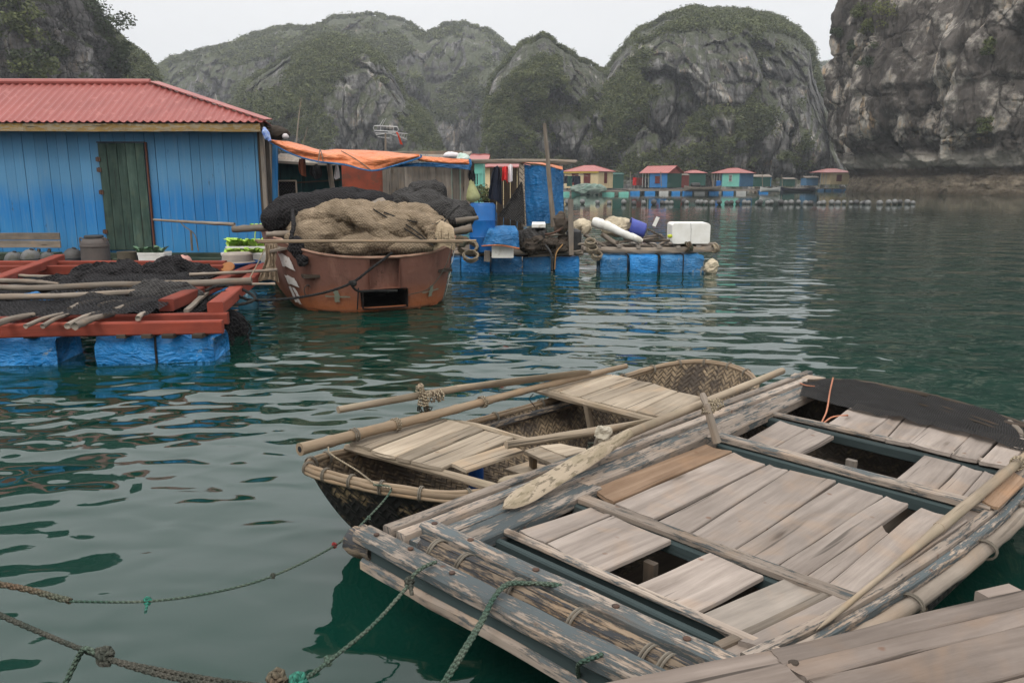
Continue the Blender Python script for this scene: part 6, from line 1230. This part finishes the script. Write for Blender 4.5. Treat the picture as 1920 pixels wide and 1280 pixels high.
deck([[(1384, 832), (1440, 845), (1514, 804), (1462, 789)], [(1442, 846), (1490, 857), (1564, 817), (1516, 804)], [(1670, 905), (1748, 925), (1802, 872), (1732, 853)], [(1750, 926), (1793, 941), (1842, 884), (1804, 873)], [(1795, 942), (1838, 955), (1872, 892), (1844, 884)]], .434)
deck([[(1552, 794), (1626, 813), (1679, 773), (1606, 757)], [(1628, 814), (1658, 823), (1700, 779), (1681, 773)], [(1660, 823), (1704, 833), (1752, 790), (1702, 779)], [(1706, 831), (1782, 851), (1828, 808), (1754, 788)], [(1784, 852), (1830, 863), (1882, 814), (1830, 807)], [(1836, 864), (1890, 876), (1934, 826), (1885, 814)]], .455, warp=.004)
deck([[(1385, 1199), (1438, 1218), (1640, 1105), (1594, 1098)]], .448, 'deck')
# veil of black net over the far end
m = MB(); Ao = curve([P(1508, 712, .47), P(1600, 714, .50), P(1700, 731, .50), P(1800, 755, .47), P(1925, 795, .44)], 50); Bo = curve([P(1498, 742, .475), P(1640, 774, .475), P(1760, 800, .475), P(1925, 845, .475)], 50); g = []
for i in range(50): g.append([Ao[i].lerp(Bo[i], j/11)+Vector((0, 0, -.012*math.sin(math.pi*j/11)*math.sin(math.pi*i/49)+.016*n1(i*.35, j*.5)+.006*n1(i*1.1, j*1.3))) for j in range(12)])
for i in range(50): g[i] = [Ao[i]+Vector((.03, .03, -.22)), Ao[i]+Vector((.02, .025, -.1))]+g[i]
m.grid(g); tag(m.build('net_veil', M['netveil']), 'fine black mesh net draped over the far rim of the plank boat', 'net')
m = MB(); m.tube(curve([P(1508, 715, .46), P(1600, 716, .49), P(1700, 733, .49), P(1800, 757, .46), P(1925, 798, .43)], 40), .017, 7, wob=.25)
for k in (.012, .024): m.tube(curve([P(1560, 722+k*600, .465), P(1700, 738+k*600, .475), P(1830, 775+k*600, .455), P(1925, 812+k*600, .44)], 30), .007, 5)
m.build('far_rim', M['darkwood'], sp)
rope('tie_rope', [P(1562, 708, .53), P(1556, 735, .50), P(1550, 770, .47), P(1540, 795, .44), P(1560, 782, .45), P(1590, 778, .46)], .005, 'wire', 'thin orange cord tied over the far end of the plank boat', 30, twist=False)
rope('tie_rope', [P(1492, 714, .47), P(1510, 722, .475), P(1528, 724, .475)], .004, 'wire', 'short piece of orange cord at the far left corner of the plank boat', 12, twist=False)
# ---------------------------------------------------------------- basket boat
kb = thing('basket_boat', W(1.7, -.5, 0), 'tarred woven bamboo basket boat with two plank benches, behind the sampan', 'boat')
bo = ccurve([(.16, -.88, 0), (.20, -.66, 0), (.30, -.42, 0), (.50, -.16, 0), (.95, -.08, 0), (1.6, -.075, 0), (2.3, -.085, 0), (2.8, -.11, 0), (3.14, -.25, 0), (3.32, -.52, 0), (3.27, -.82, 0), (2.95, -.97, 0), (2.4, -1.0, 0), (1.7, -1.01, 0), (1.1, -1.0, 0), (.55, -.99, 0), (.28, -.97, 0)], 140)
def zrim(p): e = (p.x-1.6)/1.6; return .385+.07*e*e
for nm, off, mt in (('hull', 0, 'wovenout'), ('lining', .02, 'wovenin')):
    oo = [p+(Vector((1.7, -.53, 0))-p).normalized()*off for p in bo]; m = MB(); g = shell(oo, zrim, -.03+off*2.6, .40, 140, 16, 1.); b0 = m.grid(g, cu=True); mm_ = 16
    m.face([b0+i*mm_+15 for i in range(140)], [(p.x, p.y) for p in oo], .5); m.build(nm, M[mt], kb, smooth=True)
m = MB()
for off, dz, r_ in ((-.012, .0, .014), (.013, .003, .012), (.0, .014, .010), (-.014, -.018, .012), (.011, -.016, .010)):
    m.tube([W(p.x, p.y, zrim(p)+dz)+(W(1.7, -.53, 0)-W(p.x, p.y, 0)).normalized()*off+Vector((0, 0, .002*n1(i*.6, off*90))) for i, p in enumerate(bo)], [r_*(1+.14*(i % 17 == int(abs(off)*500) % 17)) for i in range(140)], 7, closed=True, wob=.12)
rm = m.build('rim', M['bamboo'], kb, smooth=True)
for i in range(0, 140, 5):
    p = bo[i]; c = W(p.x, p.y, zrim(p)); q = bo[(i+1) % 140]; d = (W(q.x, q.y, 0)-W(p.x, p.y, 0)).normalized(); s_ = d.cross(Vector((0, 0, 1))); m = MB()
    for k in range(2): m.tube([c+d*.009*k+s_*math.cos(a)*.031+Vector((0, 0, math.sin(a)*.032-.003)) for a in np.linspace(0, 2*math.pi, 16, endpoint=False)], .0036, 5, closed=True)
    m.build('lashing', M['twine'], rm)
# inner side pole blackened, along the far rim
m = MB(); m.tube(curve([W(1.0, -.93, .36), W(1.6, -.94, .36), W(2.3, -.92, .37)], 20), .024, 7, wob=.12); m.build('inner_pole', M['bamboodk'], kb)
m = MB(); m.tube(curve([P(650, 838, .455), P(760, 868, .455), P(965, 924, .455)], 14), .020, 7, wob=.15); m.build('bench_beam', M['oar'], kb)
m = MB(); m.tube(curve([P(700, 812, .445), P(850, 792, .445), P(990, 826, .445)], 10), .016, 6, wob=.15); m.build('bench_beam', M['oar'], kb)
def seat(qs, z, nm='bench_board'):
    for q in qs: m = MB(); m.slab([P(x, y, z+.005*(rs.random()-.5)) for x, y in q], .016, n=10, m=4, warp=.003, chip=.003); m.build(nm, M['seat'], kb)
seat([[(656, 830), (694, 841), (838, 786), (797, 783)], [(696, 843), (740, 856), (884, 797), (843, 787)], [(742, 857), (768, 864), (906, 805), (886, 798)], [(770, 864), (828, 877), (962, 820), (909, 806)], [(842, 868), (876, 881), (982, 845), (952, 832)]], .487)
seat([[(1013, 723), (1048, 734), (1148, 702), (1108, 699)], [(1050, 735), (1086, 744), (1184, 709), (1150, 703)], [(1088, 745), (1124, 755), (1222, 718), (1186, 710)], [(1126, 755), (1192, 771), (1270, 734), (1225, 719)], [(1194, 771), (1255, 783), (1318, 745), (1272, 735)]], .487)
m = MB(); m.tube(curve([P(1000, 729, .462), P(1120, 762, .462), P(1240, 793, .462)], 12), .022, 7, wob=.15); m.build('bench_beam', M['oar'], kb)
m = MB(); m.beam(P(1099, 755, .47), P(1110, 815, .24), .035, .03, up=U_); m.build('bench_strut', M['seat'], kb)
seat([[(982, 845), (1035, 868), (1068, 862), (1010, 836)], [(1010, 836), (1060, 855), (1110, 842), (1048, 832)]], .40, 'thwart'); seat([[(945, 878), (1000, 895), (1060, 880), (990, 864)]], .26, 'floor_board')
seat([[(900, 950), (960, 960), (1010, 925), (930, 915)], [(960, 905), (1000, 915), (1040, 900), (990, 892)]], .12, 'floor_board')
m = MB(); m.beam(P(999, 850, .39), P(1000, 885, .2), .04, .03, up=U_); m.build('thwart_leg', M['seat'], kb)
c = P(893, 948, .09); t = thing('blue_canister', c, 'small dark blue canister standing inside the basket boat', 'canister'); m = MB(); m.lathe([(.036, 0), (.040, .006), (.040, .10), (.042, .104), (.040, .108), (.040, .20), (.036, .212)], c, 24); m.build('body', M['can'], t, smooth='auto'); m = MB(); m.lathe([(.037, .21), (.037, .222), (.01, .225)], c, 20); m.build('lid', M['can'], t)
# ---------------------------------------------------------------- poles, posts and oars
def bamboo(name, pts, r0, r1, mt, label, cat, nodes=9, n=60, hollow=False):
    c = curve(pts, n); m = MB(); st = max(2, n//nodes); rr = []
    for i in range(n):
        q = r0+(r1-r0)*i/(n-1); rr.append(q*(1.12 if i % st == 0 else 1.0))
    m.tube(c, rr, 12, wob=.04); t = thing(name, c[0], label, cat); m.build('shaft', M[mt], t, smooth='auto')
    m = MB(); d = (c[0]-c[1]).normalized(); m.lathe([(r0*.55, -.004), (r0*.5, .0012)], c[0], 12, ax=d); m.build('dark_end_disc', M['cloth_black'], t)  # black disc on the solid end, standing for the shade inside a hollow
    return t, c
t, c = bamboo('bamboo_pole', [P(562, 842, .54), P(700, 806, .53), P(850, 768, .53), P(1000, 728, .52), P(1174, 686, .51)], .029, .018, 'bamboo', 'long bamboo pole lashed along the outer side of the basket boat', 'pole')
def lash(c, ax, r_, n_, mt='rope_t', th=.006, name='lashing', par=None, messy=.3, seed=1):
    rg = random.Random(seed); q = Vector(ax).to_track_quat('Z', 'Y'); m = MB(); pts = []
    for i in range(n_*14):
        a = i/14*2*math.pi; rr = r_*(1+messy*.5*(rg.random()-.3)); pts.append(Vector(c)+q @ Vector((rr*math.cos(a), rr*math.sin(a), (i/(n_*14)-.5)*th*2.0*n_+messy*.02*(rg.random()-.5))))
    m.tube(pts, th*.55, 5); return m.build(name, M[mt], par)
ax = (c[5]-c[4]).normalized()
for k, (i, mt) in enumerate(((11, 'twine'), (19, 'rope_t'), (35, 'rope_t'))): lash(c[i], ax, .031, 3, mt, .006, par=t, seed=k)
def oar(label, h0, h1, b1, z0, z1, z2, rad=.021, bw=.055, mt='oar', flip=False, lead=(0, 0), th=.008, roll=.3):
    """handle from h0 to h1, blade from h1 to tip b1 (picture points with heights)"""
    a, b, c = P(h0[0], h0[1], z0), P(h1[0], h1[1], z1), P(b1[0], b1[1], z2); t = thing('oar', a, label, 'oar'); m = MB(); m.tube([a.lerp(b, i/20) for i in range(21)], [rad*(.92+.12*i/20) for i in range(21)], 12, wob=.06); m.build('handle', M['oar' if mt == 'oargrey' else mt], t, smooth='auto')
    d = (c-b).normalized(); s_ = d.cross(Vector((0, 0, 1))).normalized(); s_ = (s_*math.cos(roll)+s_.cross(d)*math.sin(roll)); u_ = s_.cross(d); secs = []; L = (c-b).length; N = 26
    for i in range(N):
        f = i/(N-1); e = 1 if f < .82 else math.sqrt(max(.02, 1-((f-.82)/.18)**2)); w_ = (rad+(bw-rad)*min(1, f*2.2)**.8)*e; h_ = (rad*1.02+(th-rad*1.0)*min(1, f*1.8))*(1 if f < .9 else .75); p = b-d*.02+d*(L+.02)*f
        w_ *= 1+.04*n1(f*7, 3)
        secs.append([p+s_*w_*math.cos(A)+u_*h_*math.sin(A) for A in [2*math.pi*k/12 for k in range(12)]])
    m = MB(); m.sweep(secs); m.build('blade', M[mt], t, smooth='auto'); return t
oA = oar('long oar resting high on the far post of the basket boat, blade pointing right', (634, 768), (860, 728), (1108, 697), .64, .62, .54, .020, .036, roll=.9)
p0 = thing('oar_post', P(800, 785, .5), 'short bamboo oar post with rope lashings on the far rim of the basket boat', 'post')
m = MB(); m.tube([P(803, 790, .44), P(797, 752, .58), P(788, 722, .69)], [.017, .016, .015], 9, wob=.1); m.build('peg', M['bamboo'], p0, smooth='auto')
lash(P(796, 747, .62), (.3, .1, 1), .026, 5, 'rope_t', .008, par=p0, messy=.5, seed=3); lash(P(818, 742, .61), (1, .4, .05), .028, 5, 'rope_t', .008, par=p0, messy=.7, seed=4); lash(P(797, 770, .53), (.8, .5, .2), .033, 4, 'rope_dg', .008, par=p0, messy=.9, seed=5); lash(P(787, 728, .68), (.1, .1, 1), .018, 3, 'rope_t', .006, par=p0, messy=.5, seed=5)
oC = oar('longest oar lying from the left rail up over the rope bound post, mossy blade nearest', (1467, 695), (1180, 812), (944, 952), .66, .57, .475, .022, .047, 'oargrey', roll=.35, th=.010)
oB = oar('plain oar inside the basket boat with its handle tied to the rag bound peg', (949, 834), (1130, 806), (1285, 778), .55, .54, .47, .021, .034, roll=.8)
oD = oar('short thick paddle lying under the mossy oar blade', (1090, 870), (1060, 880), (934, 905), .45, .45, .45, .026, .034, 'oar', th=.016, roll=.2)
p1 = thing('oar_post', P(1340, 825, .45), 'stout wooden oar peg with tan lashing on the rail of the sampan', 'post')
m = MB(); m.tube([P(1345, 830, .45), P(1333, 788, .56), P(1325, 758, .64)], [.022, .021, .017], 10, wob=.1); m.tube([P(1325, 760, .635), P(1320, 747, .66), P(1317, 738, .68)], [.012, .019, .014], 9); m.build('peg', M['stick'], p1, smooth='auto')
lash(P(1330, 765, .615), (.4, .5, .6), .027, 5, 'rope_t', .009, par=p1, messy=.8, seed=8); lash(P(1344, 758, .61), (.8, .8, .1), .026, 3, 'rope_t', .008, par=p1, messy=.6, seed=9)
p2 = thing('oar_post', P(1118, 855, .42), 'short oar peg wrapped in frayed pale rag inside the basket boat', 'post')
m = MB(); m.tube([P(1108, 870, .38), P(1118, 836, .50), P(1128, 805, .60)], [.018, .017, .015], 9, wob=.1); m.build('peg', M['stick'], p2, smooth='auto')
m = MB(); m.blob(P(1130, 812, .60), (.028, .024, .03), .022, 45, 4, 24, 14); m.build('rag', M['cloth_white'] if 0 else plain('frayed_rag', (.42, .38, .30), (.25, .22, .17), 30), p2); lash(P(1112, 848, .46), (.2, .1, 1), .027, 6, 'rope_dg', .009, par=p2, messy=1.0, seed=12)
rope('pole_tie', [P(1000, 738, .5), P(993, 748, .46), P(1003, 762, .41)], .003, 'rope_k', 'thin dark wire tying the bamboo pole to the basket rim', 10, twist=False)
# oar on the right side of the sampan
t = oar('slender oar lying along the right side of the plank boat, blade edge on', (1990, 800), (1760, 990), (1532, 1180), .54, .48, .455, .021, .009, 'oar', th=.008, roll=.6)
lash(P(1908, 868, .525), (P(1830, 945, .5)-P(1990, 800, .54)), .026, 3, 'rope_t', .007, par=t)
m = MB(); m.slab([P(1842, 938, .475), P(1872, 952, .475), P(1925, 900, .475), P(1895, 880, .475)], .012, n=6, m=4, warp=.006); tag(m.build('paddle_blade', M['deckbrown']), 'brown wooden paddle blade beneath the slender oar at the right edge', 'paddle')
# ---------------------------------------------------------------- ropes in front
rope('rope', [P(615, 838, .53), P(622, 852, .52), P(670, 882, .48), P(706, 908, .455), P(735, 915, .455)], .0045, 'rope_t', 'pale thin rope from the bamboo pole to the rim of the basket boat', 30)
rope('mooring_rope', [P(700, 908, .46), P(733, 917, .45), P(690, 970, .40), P(628, 1022, .36), P(512, 1079, .34), P(400, 1110, .33), P(275, 1127, .34), P(130, 1127, .36)], .0052, 'rope_g', 'thin green mooring rope running left from the basket boat low over the water', 140)
rope('thick_rope', [P(132, 1126, .36), P(100, 1118, .365), P(50, 1104, .37), P(-40, 1088, .38)], .0125, 'rope_b', 'thick bristly brown rope end at the left, spliced to the thin green rope', 40)
def knot(px, py, z, r_, mt, label, tail=None):
    m = MB(); c = P(px, py, z); rg = random.Random(px); pts = []
    for i in range(40): a = i*.55; b = i*.23; pts.append(c+Vector((math.cos(a)*math.cos(b), math.sin(a)*math.cos(b)*.9, math.sin(b*1.3)*.9))*r_*(.7+.3*rg.random()))
    m.tube(pts, r_*.42, 6)
    if tail: m.tube([c, P(tail[0], tail[1], z-.015), P(tail[0], tail[1]+3, z-.02)], r_*.45, 6)
    return tag(m.build('rope_knot', M[mt]), label, 'knot')
M['rope_teal'] = ropemat('teal_rope', (.03, .20, .14), (.05, .14, .11)); M['rope_red'] = ropemat('red_cord', (.28, .03, .03), (.08, .03, .03))
knot(277, 1126, .34, .011, 'rope_teal', 'bright teal knot with a short tail on the thin green rope', (273, 1146)); knot(627, 1022, .36, .009, 'rope_red', 'small dark red knot on the thin green rope'); knot(512, 1079, .34, .008, 'rope_dg', 'small dark knot in the middle of the thin green rope'); knot(692, 970, .40, .007, 'rope_g', 'tiny green knot below the basket boat rim')
for k, dz in enumerate((0, 1)):
    rope('mooring_rope', [P(-40, 1134+dz*2, .5), P(60, 1178+dz, .48), P(192, 1231, .47), P(300, 1256+dz*9, .46), P(400, 1274+dz*9, .46), P(480, 1284+dz*9, .46), P(560, 1290+dz*6, .46)], .0085, 'rope_dg', ['dark rope crossing the lower left corner, upper strand of two', 'dark rope crossing the lower left corner, lower strand of two'][k], 90)
knot(196, 1230, .475, .021, 'rope_dg', 'big dark knot joining the ropes at the lower left')
rope('rope', [P(185, 1226, .48), P(160, 1216, .49), P(145, 1235, .45), P(118, 1290, .38)], .009, 'rope_g', 'grey green rope branch hanging from the big knot at the lower left', 30)
rope('mooring_rope', [P(818, 1053, .485), P(795, 1062, .49), P(775, 1078, .485), P(766, 1096, .46), P(700, 1170, .43), P(615, 1240, .42), P(575, 1270, .43), P(560, 1290, .43)], .0075, 'rope_g', 'grey green rope tied round the near end beam of the sampan', 80)
knot(768, 1092, .465, .015, 'rope_dg', 'knot of green rope on the near end beam of the sampan', (772, 1112)); knot(616, 1238, .42, .011, 'rope_g', 'knot in the green rope just above the bottom edge'); knot(560, 1282, .44, .022, 'rope_teal', 'teal rope bundle at the bottom edge of the picture'); knot(520, 1278, .45, .024, 'rope_b', 'brown rope bundle at the bottom edge of the picture')
for k in range(2): rope('mooring_rope', [P(1088, 1108, .46), P(1040, 1097-k*2, .49), P(985, 1092+k*1, .50), P(950, 1094+k*3, .505), P(925, 1120+k*3, .49), P(900+k*5, 1165, .46), P(860+k*6, 1230, .42), P(822+k*6, 1292, .36)], .0075, 'rope_g', ['doubled green rope looped over the bamboo bundle, left strand', 'doubled green rope looped over the bamboo bundle, right strand'][k], 80)
rope('rope', [P(1085, 1270, .36), P(1084, 1250, .43), P(1092, 1240, .482), P(1130, 1226, .49)], .008, 'rope_g', 'short green rope hitched round the beam end beside the dock', 20)
# ---------------------------------------------------------------- dock
dk = thing('dock', P(1600, 1230, .3), 'grey brown plank dock across the lower right corner', 'dock')
def dkp(q, z=.6, th=.04, mt='dock'): m = MB(); m.slab([P(x, y, z) for x, y in q], th, n=16, m=6, warp=.003, chip=.004); return m.build('dock_board', M[mt], dk)
dkp([(1443, 1219), (1511, 1282), (1040, 1420), (1058, 1292)], .6); dkp([(1515, 1286), (1620, 1400), (1000, 1560), (1035, 1430)], .597)
dkp([(1441, 1217), (1470, 1246), (1945, 1132), (1945, 1100)], .604); dkp([(1472, 1247), (1515, 1272), (1945, 1167), (1945, 1133)], .602); dkp([(1517, 1274), (1600, 1345), (1945, 1255), (1945, 1170)], .6); dkp([(1602, 1348), (1700, 1430), (1960, 1350), (1950, 1258)], .601)
m = MB(); m.beam(P(1838, 1120, .55), P(1900, 1106, .55), .05, .035, n=6, wob=.004); m.build('bearer', M['dock'], dk)
m = MB(); m.beam(P(1440, 1300, .52), P(2000, 1180, .52), .08, .08, n=6, wob=.004); m.build('bearer', M['darkwood'], dk)
m = MB(); m.blob(P(1487, 1243, .6), (.014, .01, .006), .004, 60, 3, 14, 8); m.build('knot_hole', M['darkwood'], dk)
for i in range(3): m = MB(); m.beam((.6+i*.8, 1.0, -.3), (.6+i*.8, 1.0, .55), .1, .1, up=(0, 1, 0)); m.build('pile', M['darkwood'], dk)
# ---------------------------------------------------------------- humid air
def haze():
    b = bpy.data.materials.new('humid_air'); b.use_nodes = True; t = b.node_tree; t.nodes.clear(); o = t.nodes.new('ShaderNodeOutputMaterial'); v = t.nodes.new('ShaderNodeVolumePrincipled')
    v.inputs['Color'].default_value = (.92, .95, 1, 1); v.inputs['Density'].default_value = HAZE; v.inputs['Anisotropy'].default_value = .2; t.links.new(v.outputs[0], o.inputs['Volume'])
    me = bpy.data.meshes.new('haze'); x0, x1, y0, y1, z0, z1 = -1400, 1400, -50, 1600, -3, 190
    vv = [(x, y, z) for x in (x0, x1) for y in (y0, y1) for z in (z0, z1)]; me.from_pydata(vv, [], [(0, 1, 3, 2), (4, 6, 7, 5), (0, 4, 5, 1), (2, 3, 7, 6), (0, 2, 6, 4), (1, 5, 7, 3)]); me.materials.append(b)
    o_ = bpy.data.objects.new('haze', me); C.objects.link(o_); o_['kind'] = 'stuff'; o_['label'] = 'thin grey haze over the bay'
HAZE = .0004
haze()
